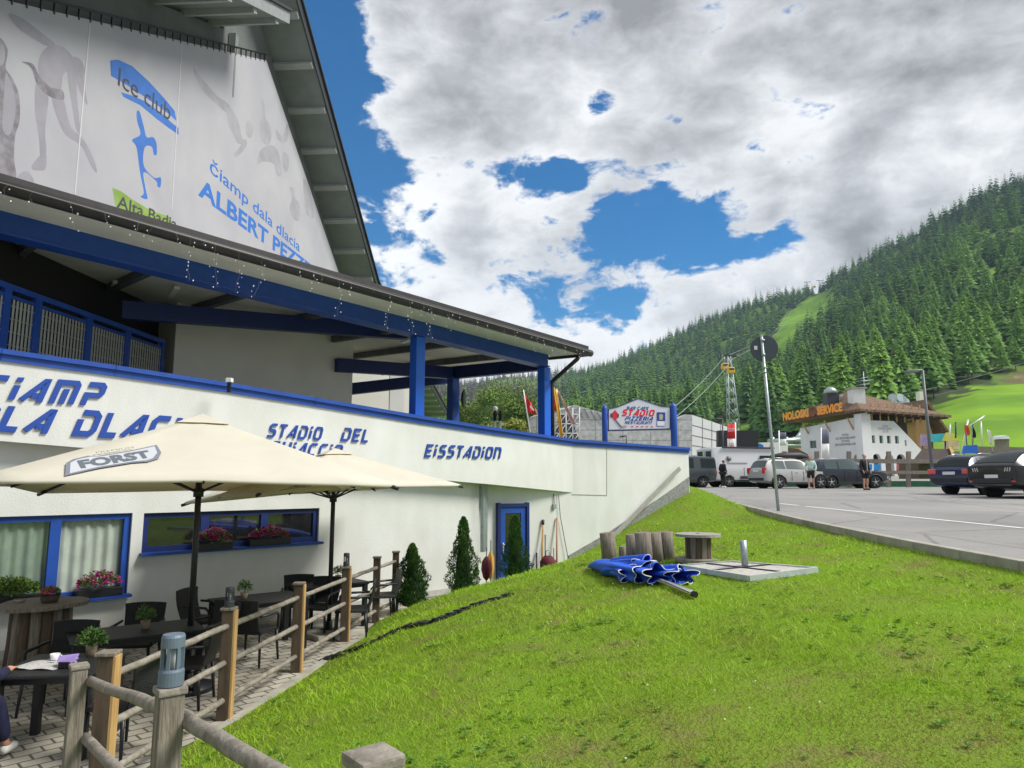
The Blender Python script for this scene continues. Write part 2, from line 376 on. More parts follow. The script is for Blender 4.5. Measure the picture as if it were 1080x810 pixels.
def stroke_text(mb, txt, O, u, v, n, h, wfac=1.0, sw=.9, shear=.32, gap=1.1, depth=.03, fit=None):
    """techno letters: O baseline start, u/v unit axes, n outward normal, h cap height"""
    O, u, v, n = Vector(O), Vector(u), Vector(v), Vector(n); k = h/4.0
    tot = sum((GL[c][0]+gap+sw if c in GL else 2.4) for c in txt)
    kx = k*wfac if fit is None else fit/tot
    x0 = 0
    for c in txt:
        if c not in GL: x0 += 2.4; continue
        w, strokes = GL[c]
        for si, pl in enumerate(strokes):
            P = [Vector(p) for p in pl]; m = len(P); Lf = []; Rt = []
            closed = (P[0]-P[-1]).length < 1e-6
            for i, p in enumerate(P):
                if closed and i in (0, m-1): d0 = (P[m-1]-P[m-2]).normalized(); d1 = (P[1]-P[0]).normalized()
                else:
                    d0 = (P[i]-P[i-1]).normalized() if i else (P[1]-P[0]).normalized()
                    d1 = (P[i+1]-P[i]).normalized() if i < m-1 else d0
                nn = Vector((-(d0.y+d1.y), d0.x+d1.x))
                nn = nn/max(nn.length, 1e-6); cosv = max(.45, nn.dot(Vector((-d1.y, d1.x))))
                Lf.append(p+nn*(sw/2/cosv)); Rt.append(p-nn*(sw/2/cosv))
            def m3(q, dz): return O+u*((x0+q.x+q.y*shear)*kx)+v*(q.y*k)+n*(dz+si*.002)
            vs = [m3(q, depth) for q in Lf]+[m3(q, depth) for q in Rt]+[m3(q, 0.001) for q in Lf]+[m3(q, 0.001) for q in Rt]
            fs = []
            for i in range(m-1):
                fs += [(i, i+1, m+i+1, m+i), (i, 2*m+i, 2*m+i+1, i+1), (m+i, m+i+1, 3*m+i+1, 3*m+i)]
            fs += [(0, m, 3*m, 2*m), (m-1, 3*m-1, 4*m-1, 2*m-1)]
            mb.add(vs, fs)
        x0 += w+gap+sw
    return x0*kx
_tc = {}
def text2d(txt, bold=0.0):
    key = (txt, bold)
    if key in _tc: return _tc[key]
    cu = bpy.data.curves.new('t', 'FONT'); cu.body = txt; cu.size = 1; cu.offset = bold; cu.resolution_u = 3; cu.fill_mode = 'FRONT'
    o = bpy.data.objects.new('t', cu); col.objects.link(o)
    dg = bpy.context.evaluated_depsgraph_get(); me = o.evaluated_get(dg).to_mesh()
    V = [Vector((v.co.x, v.co.y)) for v in me.vertices]; Fc = [list(p.vertices) for p in me.polygons]
    o.evaluated_get(dg).to_mesh_clear(); bpy.data.objects.remove(o); bpy.data.curves.remove(cu)
    x0 = min(v.x for v in V); x1 = max(v.x for v in V)
    V = [Vector((v.x-x0, v.y)) for v in V]
    _tc[key] = (V, Fc, x1-x0); return _tc[key]
def flat_text(mb, txt, O, u, v, n, h, fit=None, off=.01, bold=0.0, shear=0, warp=None):
    V, Fc, w = text2d(txt, bold); k = h/.7; kx = k if fit is None else fit/w
    O, u, v, n = Vector(O), Vector(u), Vector(v), Vector(n); vs = []
    for q in V:
        x, y = (q.x+q.y*shear)*kx, q.y*k
        if warp: y += warp(x)
        vs.append(O+u*x+v*y+n*off)
    mb.add(vs, Fc)

# ------------------------------------------------------------------ ground levels
def road_z(Y): return interp(Y, [-10, 8, 16, 27, 34, 41, 50, 60, 75], [-1.12, -.90, -.75, -.50, -.42, -.40, -.36, -.30, -.2])
TERR = -2.45
LP = np.array([(0,0,-1.6),(-1.39,3.0,-1.75),(-3.2,5.2,-2.36),(-3.0,7.7,-2.50),(-2.8,9.5,-2.52),(-2.6,11.3,-2.52),(-2.2,13.6,-2.52),(-2.5,9.5,-2.44),(-2.25,11.4,-2.42),(-1.35,14.3,-2.42),(-.55,15.6,-2.30),(.3,16.3,-2.25),
  (-1.5,10,-1.98),(-1.5,7,-1.92),(-1.5,12.6,-2.05),(0,14.2,-1.86),(0,11,-1.68),(0,7,-1.6),(1.4,9,-1.38),(1.5,13.5,-1.52),(1.5,15.8,-1.64),(2.0,17.6,-1.85),(3.3,18.9,-1.30),(4.3,19.9,-.82),(5.15,20.6,-.42),
  (2.78,10.7,-1.22),(4,8,-1.14),(4,4,-1.3),(4,14,-1.05),(5.7,8.1,-1.05),(6,4,-1.15),(6,0,-1.2),(6.3,12,-.97),(6.3,16,-.88),(6.2,19,-.7),(2.5,3,-1.45),(2.5,-3,-1.5),(-2.5,-3,-1.9)])
def _tps():
    P = LP[:, :2]; n = len(P); d = np.linalg.norm(P[:, None]-P[None], axis=2)
    K = np.where(d > 0, d*d*np.log(d+1e-9), 0)+np.eye(n)*.12
    A = np.zeros((n+3, n+3)); A[:n, :n] = K; A[:n, n] = 1; A[:n, n+1:] = P; A[n, :n] = 1; A[n+1:, :n] = P.T
    return np.linalg.solve(A, np.concatenate([LP[:, 2], np.zeros(3)]))
_w = _tps()
def lawn_np(X, Y):
    X = np.asarray(X, float); Y = np.asarray(Y, float); P = LP[:, :2]
    out = np.zeros(X.shape)+_w[-3]+_w[-2]*X+_w[-1]*Y
    for i in range(len(P)):
        d2 = (X-P[i, 0])**2+(Y-P[i, 1])**2+1e-12; out += _w[i]*d2*.5*np.log(d2)
    return out+.012*np.sin(X*3.1+Y*1.7)*np.cos(Y*2.3-X)
def lawn_z(x, y): return float(lawn_np(np.array([x]), np.array([y]))[0])
def hit(px, py, zf, t0=1.5, t1=80):
    d = ray(px, py); lo = t0; prev = lo
    t = lo
    while t < t1:
        p = d*(t/d.y)
        if p.z < zf(p.x, p.y):
            a, b = prev, t
            for _ in range(30):
                m = (a+b)/2; q = d*(m/d.y)
                if q.z < zf(q.x, q.y): b = m
                else: a = m
            return d*(b/d.y)
        prev = t; t += .1
    return d*(t1/d.y)
# kerb line (from the photograph), x as a function of Y on the road level
kerb_px = [(1080, 591), (1000, 577), (950, 568), (900, 558), (850, 548), (822, 541.5), (800, 536), (770, 529), (735, 521.5)]
kerb_pts = [on_z(px, py, -.85) for px, py in kerb_px]
kerb_pts = []
for px, py in kerb_px:
    kerb_pts.append(hit(px, py, lambda x, y: road_z(y)+.03, 3, 60))
_ky = [p.y for p in kerb_pts]; _kx = [p.x for p in kerb_pts]
s0 = (_kx[1]-_kx[0])/(_ky[1]-_ky[0])
KY = [-14, _ky[0]-2]+_ky; KX = [_kx[0]-s0*.6*(_ky[0]+14), _kx[0]-s0*2]+_kx
def kerb_x(Y): return float(np.interp(Y, KY, KX))
print('KERB', [(round(x, 2), round(y, 2)) for x, y in zip(KX, KY)])

# building base line
B0 = Vector((-7.1, 9.75, 0)); BD = Vector((.7038, .7104, 0)); BN = Vector((.7104, -.7038, 0))   # outward normal towards the camera
def bl(t, off=0, z=0): p = B0+BD*t+BN*off; p.z = z; return p
def wall_pt(px, py, off=0): return on_plane(px, py, B0+BN*off, BN)
def tt(p): return (p-B0).dot(BD)
B1 = wall_pt(604, 500); T1 = tt(B1)
E = at(726, 475, 21.0)
P2a = Vector((-.95, 16.85, 0)); 
P2D = Vector((E.x-B1.x, E.y-B1.y, 0)).normalized(); P2N = Vector((P2D.y, -P2D.x, 0))
P2a = Vector((B1.x, B1.y, 0))-P2D*3.2
print('T1', T1, B1, 'E', E, 'P2a', P2a)
def wall2_pt(px, py, off=0): return on_plane(px, py, Vector((B1.x, B1.y, 0))+P2N*off, P2N)

# ------------------------------------------------------------------ terrain and ground sheets
def st(px, py):
    d = ray(px, py); return d.x/d.y, d.z/d.y
CH = [  # (px, py, depth) chains from near to far
 [(-200,514,110),(480,507,110),(740,506,110),(870,503,110),(985,495,108),(1080,487,105),(1400,450,105)],
 [(-200,480,250),(480,474,280),(620,474,280),(740,472,240),(800,468,215),(870,470,185),(930,468,180),(985,430,210),(1030,408,235),(1080,401,245),(1400,345,245)],
 [(-200,450,600),(480,446,600),(620,438,600),(740,424,600),(820,398,560),(870,380,450),(960,345,430),(1080,290,430),(1400,140,430)],
 [(-200,430,1300),(300,412,1300),(480,404,1300),(560,404,1300),(620,393,1250),(680,370,1200),(740,345,1150),(800,320,1100),(840,310,1060),(858,306,1050),(872,302,1000),(882,291,960),(900,283,930),(960,256,860),(1000,234,820),(1040,214,800),(1080,196,780),(1150,160,760),(1400,112,740)],
]
CHS = []
for c in CH:
    s = []; y = []; t = []
    for px, py, D in c:
        a, b = st(px, py); s.append(a); y.append(D); t.append(b*D)
    CHS.append((np.array(s), np.array(y), np.array(t)))
def terr_np(X, Y):
    X = np.asarray(X, float); Y = np.maximum(np.asarray(Y, float), 1e-3); s = X/Y
    Ys = [np.full(s.shape, 52.)]; Zs = [np.full(s.shape, -.95)]
    for cs, cy, cz in CHS:
        Ys.append(np.interp(s, cs, cy)); Zs.append(np.interp(s, cs, cz))
    Ys.append(Ys[-1]*1.5); Zs.append(Zs[-1]*.55)
    Ys.append(Ys[-1]*3); Zs.append(Zs[-1]*0)
    z = np.where(Y < 52, -.95, 0.)
    for i in range(len(Ys)-1):
        m = (Y >= Ys[i]) & (Y < Ys[i+1]); f = (Y-Ys[i])/(Ys[i+1]-Ys[i])
        z = np.where(m, Zs[i]+(Zs[i+1]-Zs[i])*f, z)
    am = np.clip((Y-180)/400, 0, 1)
    z = z+am*(9*np.sin(X*.013+1)*np.sin(Y*.011)+4*np.sin(X*.034+Y*.021)+1.6*np.sin(X*.09)*np.cos(Y*.07))
    return z
def terr_z(x, y): return float(terr_np(np.array([x]), np.array([y]))[0])

def meadow_mat(name, base, base2, dirt):
    m = bpy.data.materials.new(name); m.use_nodes = True; N = m.node_tree.nodes; L = m.node_tree.links
    b = N['Principled BSDF']; b.inputs['Roughness'].default_value = .95; b.inputs['Specular IOR Level'].default_value = .15
    at_ = N.new('ShaderNodeAttribute'); at_.attribute_name = 'wood'
    g = N.new('ShaderNodeNewGeometry')
    def nz(s, d=6):
        n = N.new('ShaderNodeTexNoise'); L.new(g.outputs['Position'], n.inputs['Vector']); n.inputs['Scale'].default_value = s; n.inputs['Detail'].default_value = d; return n.outputs['Fac']
    cr = N.new('ShaderNodeValToRGB'); L.new(nz(.045), cr.inputs[0]); e = cr.color_ramp.elements
    e[0].position = .38; e[0].color = (*base2, 1); e[1].position = .62; e[1].color = (*base, 1)
    cr2 = N.new('ShaderNodeValToRGB'); L.new(nz(.03, 8), cr2.inputs[0]); e = cr2.color_ramp.elements
    e[0].position = .63; e[0].color = (0, 0, 0, 1); e[1].position = .68; e[1].color = (1, 1, 1, 1)
    mx = N.new('ShaderNodeMix'); mx.data_type = 'RGBA'; L.new(cr2.outputs[0], mx.inputs[0]); L.new(cr.outputs[0], mx.inputs[6]); mx.inputs[7].default_value = (*dirt, 1)
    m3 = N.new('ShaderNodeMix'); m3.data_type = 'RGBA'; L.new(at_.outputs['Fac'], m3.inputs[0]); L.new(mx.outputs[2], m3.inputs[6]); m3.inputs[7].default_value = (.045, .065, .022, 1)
    a2 = N.new('ShaderNodeAttribute'); a2.attribute_name = 'gravel'; m4 = N.new('ShaderNodeMix'); m4.data_type = 'RGBA'; L.new(a2.outputs['Fac'], m4.inputs[0]); L.new(m3.outputs[2], m4.inputs[6]); m4.inputs[7].default_value = (.30, .29, .26, 1)
    L.new(m4.outputs[2], b.inputs['Base Color']); return m
MEADOW = meadow_mat('meadow_ground', (.19, .34, .02), (.11, .23, .018), (.20, .15, .08))
def grid_sheet(name, fx, us, vs, matl, kind='structure', smooth=True):
    n, m = len(us), len(vs); V = fx(us, vs).reshape(-1, 3)
    i, j = np.meshgrid(np.arange(n-1), np.arange(m-1), indexing='ij'); a = (i*m+j).ravel()
    Fq = np.stack([a, a+m, a+m+1, a+1], 1)
    o = big_mesh(name, V, Fq, matl, smooth=smooth, k=4); 
    o['kind'] = kind; return o
def f_terr(us, vs):
    S, Yg = np.meshgrid(us, vs, indexing='ij'); X = S*Yg; return np.stack([X, Yg, terr_np(X, Yg)], -1)
grid_sheet('terrain', f_terr, np.linspace(-1.2, 1.5, 420), np.concatenate([np.linspace(24, 300, 80), np.linspace(310, 1500, 260), np.linspace(1520, 2100, 12)]), MEADOW)
# far ground under everything, beyond the terrain fan (behind the camera too)
MB().quad((-600, -600, -3.2), (900, -600, -3.2), (900, 60, -3.2), (-600, 60, -3.2)).build('ground', mat('valley_ground', (.17, .19, .12), .95, c2=(.24, .23, .20), scale=.05))['kind'] = 'structure'

# asphalt
def f_road(us, vs):
    U, Yg = np.meshgrid(us, vs, indexing='ij')
    KXv = np.interp(Yg, KY, KX); far = np.interp(Yg, [20.5, 21.5, 60], [0, 1, 1])
    x0 = KXv*(1-far)+3.5*far
    x0 = np.where(Yg > 21, 3.5, KXv)
    X = x0+U*(75-x0); return np.stack([X, Yg, np.interp(Yg, [-10, 8, 16, 27, 34, 41, 50, 60, 75], [-1.12, -.90, -.75, -.50, -.42, -.40, -.36, -.30, -.2])], -1)
grid_sheet('road', f_road, np.linspace(0, 1, 40), np.concatenate([np.linspace(-14, 20.9, 90), np.linspace(21.0, 52, 50)]), ASPH)
# kerb stones
kb = MB(); y = 3.0
yy = np.concatenate([np.arange(-6, 21, 1.0), [kerb_pts[-1].y]])
yy = [v for v in yy if v <= kerb_pts[-1].y+.01]
for i in range(len(yy)-1):
    a = Vector((kerb_x(yy[i]), yy[i], road_z(yy[i])-.10)); b = Vector((kerb_x(yy[i+1]-.02), yy[i+1]-.012, road_z(yy[i+1])-.10))
    kb.beam(a, b, .14, .26, bev=.012)
kb.build('kerb', CONC)['kind'] = 'structure'
# painted lines
def road_line(name, pts, w=.13, dash=None):
    P = [hit(px, py, lambda x, y: road_z(y)+.005, 4, 70) for px, py in pts]; mb = MB()
    for a, b in zip(P[:-1], P[1:]):
        n = max(1, int((b-a).length/1.0)); d = (b-a).normalized(); s_ = Vector((-d.y, d.x, 0))*w/2
        for k in range(n):
            p, q = a.lerp(b, k/n), a.lerp(b, (k+1)/n); p.z = road_z(p.y)+.006; q.z = road_z(q.y)+.006
            mb.quad(p+s_, q+s_, q-s_, p-s_)
    o = mb.build(name, PAINT); o['kind'] = 'structure'
road_line('road_marking', [(1080, 557), (1000, 549), (920, 541), (850, 534)])
road_line('road_marking', [(842, 533), (822, 531)])
# extend the line towards the camera side
road_line('road_marking', [(1330, 582), (1083, 557.4)])
road_line('road_marking', [(930, 521.0), (1075, 527.5)], .14)

# lawn sheet
def lawn_full(X, Y):
    Z = lawn_np(X, Y)
    kx = np.interp(Y, KY, KX)
    rz__ = np.interp(Y, [-10, 8, 16, 27], [-1.12, -.90, -.75, -.5])-.075; f_ = np.clip(1-(kx-X)/.7, 0, 1)**1.5; Z = Z*(1-f_)+np.maximum(Z, rz__)*f_
    Z = np.minimum(Z, np.interp(Y, [-10, 8, 16, 21, 27], [-1.12, -.90, -.75, -.62, -.5])-.055+np.clip(kx-X, 0, 1)*.5)
    return Z
def f_lawn(us, vs):
    X, Yg = np.meshgrid(us, vs, indexing='ij'); Z = lawn_full(X, Yg)
    # stops under the road, drops under the terrace slab
    kx = np.interp(Yg, KY, KX); X2 = np.minimum(X, kx+.03)
    fx = np.interp(Yg, [3, 5.4, 7.7, 13.9, 16], [-3.4, -3.15, -2.93, -2.13, -1.6])
    Z = np.where(X2 < fx-.12, -2.75, Z)
    return np.stack([X2, Yg, Z], -1)
def lawn_material():
    m = bpy.data.materials.new('lawn_ground'); m.use_nodes = True; N = m.node_tree.nodes; L = m.node_tree.links
    b = N['Principled BSDF']; b.inputs['Roughness'].default_value = .95; b.inputs['Specular IOR Level'].default_value = .1
    g = N.new('ShaderNodeNewGeometry')
    n = N.new('ShaderNodeTexNoise'); L.new(g.outputs['Position'], n.inputs['Vector']); n.inputs['Scale'].default_value = 1.1; n.inputs['Detail'].default_value = 8; n.inputs['Roughness'].default_value = .65
    cr = N.new('ShaderNodeValToRGB'); L.new(n.outputs['Fac'], cr.inputs[0]); e = cr.color_ramp.elements
    e[0].position = .34; e[0].color = (.20, .17, .07, 1); e[1].position = .62; e[1].color = (.16, .28, .02, 1); x = e.new(.45); x.color = (.17, .25, .03, 1)
    L.new(cr.outputs[0], b.inputs['Base Color'])
    n2 = N.new('ShaderNodeTexNoise'); L.new(g.outputs['Position'], n2.inputs['Vector']); n2.inputs['Scale'].default_value = 45; n2.inputs['Detail'].default_value = 5
    bp = N.new('ShaderNodeBump'); bp.inputs['Strength'].default_value = .9; bp.inputs['Distance'].default_value = .03; L.new(n2.outputs['Fac'], bp.inputs['Height']); L.new(bp.outputs[0], b.inputs['Normal'])
    return m
grid_sheet('lawn', f_lawn, np.linspace(-5, 9, 150), np.linspace(-6, 22.5, 260), lawn_material())

# terrace slab
PAV = brick_mat('terrace_pavers', (.48, .45, .39), (.38, .355, .31), (.10, .10, .08), 1, bw=.24, bh=.16, mortar=.012, rot=-.8, bump=.6)
tp = [(-14, -2), (-3.75, -2), (-3.4, 3), (-3.15, 5.4), (-2.93, 7.7), (-2.13, 13.9), (-1.9, 15.6), (-14, 15.6)]
MB().prism([(x, y, TERR-.25) for x, y in tp], (0, 0, .25)).build('terrace', PAV)['kind'] = 'structure'
ed = MB()
for a, b in zip([(-3.75, -2), (-3.4, 3), (-3.15, 5.4), (-2.93, 7.7), (-2.53, 10.8)], [(-3.4, 3), (-3.15, 5.4), (-2.93, 7.7), (-2.53, 10.8), (-2.13, 13.9)]):
    ed.beam((a[0]+.06, a[1], TERR-.08), (b[0]+.06, b[1], TERR-.08), .13, .2, bev=.01)
ed.build('terrace_edging', CONC)['kind'] = 'structure'
# walkway in front of the recess
MB().prism([(-1.9, 14.2, -2.7), (1.2, 17.5, -2.7), (2.2, 19.5, -2.7), (-2.5, 18.5, -2.7), (-2.5, 15, -2.7)], (0, 0, .22)).build('path', CONC)['kind'] = 'structure'
# ------------------------------------------------------------------ stadium building
bld = thing('stadium_building', 'white ice stadium with blue beams, canopy roof and blue letters on its balcony wall', 'building', (-4, 13, TERR))
def zt(px, py): return wall_pt(px, py).z
par = [(-400, 310), (-150, 348), (0, 373), (120, 390), (240, 408), (330, 423), (440, 441.5), (520, 454), (604, 466)]
bot = [(-400, 428), (-150, 452), (0, 465), (120, 475), (240, 485.5), (330, 494), (440, 504), (520, 511), (604, 519.5)]
mb = MB(); TOP = []; BOTM = []
for (a, ya), (b, yb) in zip(par, bot):
    p = wall_pt(a, ya); q = wall_pt(b, yb); t = tt(p); TOP.append((t, p.z)); BOTM.append((tt(q), q.z))
def ztop(t): return interp(t, [x for x, _ in TOP], [z for _, z in TOP])
def zbot(t): return interp(t, [x for x, _ in BOTM], [z for _, z in BOTM])
ts = [TOP[0][0]]+[t for t, _ in TOP[1:-1]]+[T1]
for a, b in zip(ts[:-1], ts[1:]):
    # band as one folded slab
    mb.add([bl(a, 0, ztop(a)), bl(b, 0, ztop(b)), bl(b, 0, zbot(b)), bl(a, 0, zbot(a)),
            bl(a, -.35, ztop(a)), bl(b, -.35, ztop(b)), bl(b, -.35, zbot(b)+.001), bl(a, -.35, zbot(a)+.001)],
           [(3, 2, 1, 0), (4, 5, 6, 7), (0, 1, 5, 4), (3, 7, 6, 2)])
a, b = ts[0], ts[-1]
mb.add([bl(b, 0, ztop(b)), bl(b, 0, zbot(b)), bl(b, -.35, zbot(b)), bl(b, -.35, ztop(b))], [(0, 1, 2, 3)])
band = mb.build('balcony_wall', WHITE, bld)
# soffit from band to lower wall / recess
mb = MB()
for a, b in zip(ts[:-1], ts[1:]):
    mb.add([bl(a, -.001, zbot(a)+.004), bl(b, -.001, zbot(b)+.004), bl(b, -2.6, zbot(b)+.004), bl(a, -2.6, zbot(a)+.004)], [(0, 1, 2, 3)])
mb.build('soffit', WHITE, bld)
# coping
mb = MB()
for a, b in zip(ts[:-1], ts[1:]):
    mb.beam(bl(a, -.15, ztop(a)+.03), bl(b+.02, -.15, ztop(b)+.03), .46, .07)
    mb.beam(bl(a, .02, ztop(a)-.05), bl(b+.02, .02, ztop(b)-.05), .03, .10)
e2 = wall2_pt(726, 474.5)
B1t = wall2_pt(604, 466); 
mb.beam(Vector((B1t.x, B1t.y, ztop(T1)+.03))-P2N*.15, Vector((E.x, E.y, e2.z+.03))-P2N*.15, .46, .07)
mb.beam(Vector((B1t.x, B1t.y, ztop(T1)-.05))+P2N*.02, Vector((E.x, E.y, e2.z-.05))+P2N*.02, .03, .10)
mb.build('coping', BLUE, bld)
# end wall (plane 2) : from P2a under the band to E, full height beyond B1
P2b = Vector((B1.x, B1.y, 0)); zb = -3.0
mb = MB()
th = -P2N*.35
pl = [Vector((P2b.x, P2b.y, zb)), Vector((E.x, E.y, zb)), Vector((E.x, E.y, e2.z)), Vector((P2b.x, P2b.y, ztop(T1)-.002))]
mb.prism(pl, th)
mb.build('end_wall', WHITE, bld)
mb = MB(); mb.prism([Vector((P2a.x, P2a.y, zb)), Vector((P2b.x, P2b.y, zb)), Vector((P2b.x, P2b.y, zbot(T1)+.06)), Vector((P2a.x, P2a.y, zbot(T1)+.3))], th)
mb.build('recess_wall', WHITE, bld)
# right return wall of the building
mb = MB(); rr = Vector((E.x-1.2, E.y+13, 0))
mb.prism([Vector((E.x-.001, E.y, zb)), Vector((rr.x, rr.y, zb)), Vector((rr.x, rr.y, .6)), Vector((E.x-.001, E.y, e2.z-.002))], (-.3, 0, 0))
mb.build('side_wall', WHITE, bld)
# panel joints on the end wall
mb = MB()
j1a, j1b = wall2_pt(640, 468, .004), wall2_pt(640, 522, .004); mb.beam(j1a, j1b, .012, .008, up=P2N)
j2a, j2b = wall2_pt(603, 521.5, .004), wall2_pt(640, 522.5, .004); mb.beam(j2a, j2b, .008, .02)
mb.build('expansion_joint', mat('joint_grey', (.3, .31, .3), .9), bld)
# dimpled base strip and handrail
p0, p1 = wall2_pt(612, 590, .03), wall2_pt(726, 513, .03)
mb = MB(); N_ = 14
up0, up1 = wall2_pt(612, 583, .03), wall2_pt(727, 505, .03)
mb.prism([wall2_pt(600, 604, .03), wall2_pt(727, 532, .03), wall2_pt(727, 503, .03), wall2_pt(705, 519, .03), wall2_pt(680, 536, .03), wall2_pt(640, 563, .03), wall2_pt(600, 586, .03)], -P2N*.025)
mb.build('dimpled_membrane', mat('membrane_grey', (.16, .17, .17), .7, c2=(.3, .31, .3), scale=14, bump=1, bscale=22), bld)
mb = MB(); mb.beam(wall2_pt(717, 494, .12), wall2_pt(642, 571, .12), .05, .11); 
hr = mb.build('handrail', mat('rail_grey', (.33, .32, .30), .6, var=.1), bld)
# lower wall with window openings
LW = -.30
def lw(px, py): return wall_pt(px, py, LW)
def rect_px(x0, x1, yt0, yt1, yb0, yb1):
    a = tt(lw(x0, yt0)); b = tt(lw(x1, yt1)); z1 = (lw(x0, yt0).z+lw(x1, yt1).z)/2; z0 = (lw(x0, yb0).z+lw(x1, yb1).z)/2
    return a, b, z0, z1
tend = tt(lw(505, 560)); print('tend', tend)
w1 = rect_px(-150, 140, 541, 541, 640, 625); w2 = rect_px(152, 337, 541, 536, 583, 571)
w1 = (tt(lw(-150, 600)), w1[1], lw(140, 625).z, lw(140, 541).z)
print('win', w1, w2)
mb = MB(); tl = TOP[0][0]; zt_ = 3.0
def wseg(t0, t1, z0, z1, zz1=None):
    zz1 = z1 if zz1 is None else zz1
    mb.prism([bl(t0, LW, z0), bl(t1, LW, z0), bl(t1, LW, zz1), bl(t0, LW, z1)], -BN*.3)
cuts = [tl, w1[0], w1[1], w2[0], w2[1], tend]
wseg(tl, w1[0], -2.9, zbot(tl), zbot(w1[0])); wseg(w1[1], w2[0], -2.9, zbot(w1[1]), zbot(w2[0])); wseg(w2[1], tend, -2.9, zbot(w2[1]), zbot(tend))
for w in (w1, w2):
    wseg(w[0], w[1], -2.9, w[2]); wseg(w[0], w[1], w[3], zbot(w[0]), zbot(w[1]))
mb.build('lower_wall', WHITE, bld)
mb = MB(); c0 = bl(tend-.002, LW, 0); c1 = c0-BN*2.2
mb.prism([Vector((c0.x, c0.y, -2.9)), Vector((c1.x, c1.y, -2.9)), Vector((c1.x, c1.y, zbot(tend))), Vector((c0.x, c0.y, zbot(tend)))], -BD*.25)
mb.build('recess_side_wall', WHITE, bld)
# base skirting strip
MB().beam(bl(tl, LW+.015, TERR+.06), bl(tend-.1, LW+.015, TERR+.06), .02, .12).build('skirting', mat('skirting_grey', (.42, .42, .40), .9, var=.15), bld)
# windows
def curtain_window(w, mull, curtain):
    fr = MB(); d = LW-.10
    H = w[3]-w[2]
    fr.box(bl((w[0]+w[1])/2, d, w[2]+.045), (w[1]-w[0], .09, .09), rz=math.atan2(BD.y, BD.x)).box(bl((w[0]+w[1])/2, d, w[3]-.045), (w[1]-w[0], .09, .09), rz=math.atan2(BD.y, BD.x))
    for t in [w[0]+.045]+mull+[w[1]-.045]:
        fr.box(bl(t, d+.004, (w[2]+w[3])/2), (.1 if t not in mull else .14, .09, H-.02), rz=math.atan2(BD.y, BD.x))
    f = fr.build('window', BLUE2 if not curtain else BLUE, bld)
    edges = [w[0]+.09]+mull+[w[1]-.09]
    for a, b in zip(edges[:-1], edges[1:]):
        q_ = [bl(a, d+.01, w[2]+.08), bl(b, d+.01, w[2]+.08), bl(b, d+.01, w[3]-.08), bl(a, d+.01, w[3]-.08)]
        (MB().quad(*q_) if curtain else MB().prism(q_, -BN*.012)).build('pane', CLEAR if curtain else GLASSD, f)
    MB().box(bl((w[0]+w[1])/2, LW+.03, w[2]-.02), (w[1]-w[0]+.06, .24, .045), rz=math.atan2(BD.y, BD.x)).build('sill', BLUE, f)
    if curtain:
        cm = MB(); n = 240; a, b = w[0]+.02, w[1]-.02; vs = []
        for i in range(n+1):
            t = lerp(a, b, i/n); o = d-.055+.018*math.sin(i*.55)+.012*math.sin(i*.23+1)
            vs += [bl(t, o, w[2]+.02), bl(t, o, w[3]-.02)]
        cm.add(vs, [(2*i, 2*i+2, 2*i+3, 2*i+1) for i in range(n)], True); cm.build('curtain', mat('net_curtain', (.84, .86, .82), .9, var=.12, scale=5, trans=(.3, .35, .3)), f)
        MB().prism([bl(a, d-.35, w[2]-.1), bl(b, d-.35, w[2]-.1), bl(b, d-.35, w[3]+.1), bl(a, d-.35, w[3]+.1)], -BN*.02).build('room_back', INTER, f)
    return f
def clear_glass():
    m = bpy.data.materials.new('clear_glass'); m.use_nodes = True; N = m.node_tree.nodes; L = m.node_tree.links
    N.remove(N['Principled BSDF']); out = N['Material Output']; t = N.new('ShaderNodeBsdfTransparent'); t.inputs[0].default_value = (.9, .95, .92, 1)
    g = N.new('ShaderNodeBsdfGlossy'); g.inputs['Roughness'].default_value = .02; fr = N.new('ShaderNodeLayerWeight'); fr.inputs[0].default_value = .25; mm = N.new('ShaderNodeMath'); mm.operation = 'MULTIPLY_ADD'; mm.inputs[1].default_value = .45; mm.inputs[2].default_value = .05; L.new(fr.outputs['Facing'], mm.inputs[0])
    mx = N.new('ShaderNodeMixShader'); L.new(mm.outputs[0], mx.inputs[0]); L.new(t.outputs[0], mx.inputs[1]); L.new(g.outputs[0], mx.inputs[2]); L.new(mx.outputs[0], out.inputs[0])
    return m
CLEAR = clear_glass()
curtain_window(w1, [tt(lw(57, 590)), tt(lw(-45, 590))], True)
curtain_window(w2, [tt(lw(217, 560)), tt(lw(280, 560))], False)
# door in the recess
dx0, dx1 = wall2_pt(524, 560, .05), wall2_pt(557, 560, .05); dw = (dx1-dx0).length; dz1 = wall2_pt(540, 531, .05).z
rz2 = math.atan2(P2D.y, P2D.x); dc = (dx0+dx1)/2; Hd = dz1-TERR+.02
fr = MB()
for s, t in ((-1, 0), (1, 0)):
    fr.box((dc.x+P2D.x*s*(dw/2-.04), dc.y+P2D.y*s*(dw/2-.04), TERR+Hd/2), (.08, .12, Hd), rz=rz2)
fr.box((dc.x, dc.y, dz1-.04), (dw-.165, .118, .08), rz=rz2)
door = fr.build('door', BLUE2, bld)
lf = MB(); W_ = dw-.18
def dbox(cx, cz, w, h, dep=.05, off=0):
    lf.box((dc.x+P2D.x*cx+P2N.x*off, dc.y+P2D.y*cx+P2N.y*off, cz), (w, dep, h), rz=rz2)
zmid = TERR+Hd*.46; ztopd = dz1-.09
dbox(0, (TERR+zmid)/2, W_, zmid-TERR); dbox(0, ztopd-.07, W_-.002, .14)
for s in (-1, 1): dbox(s*(W_/2-.07), (zmid+ztopd-.14)/2+.0, .14, ztopd-.14-zmid-.002)
lf.build('door_leaf', BLUE, door)
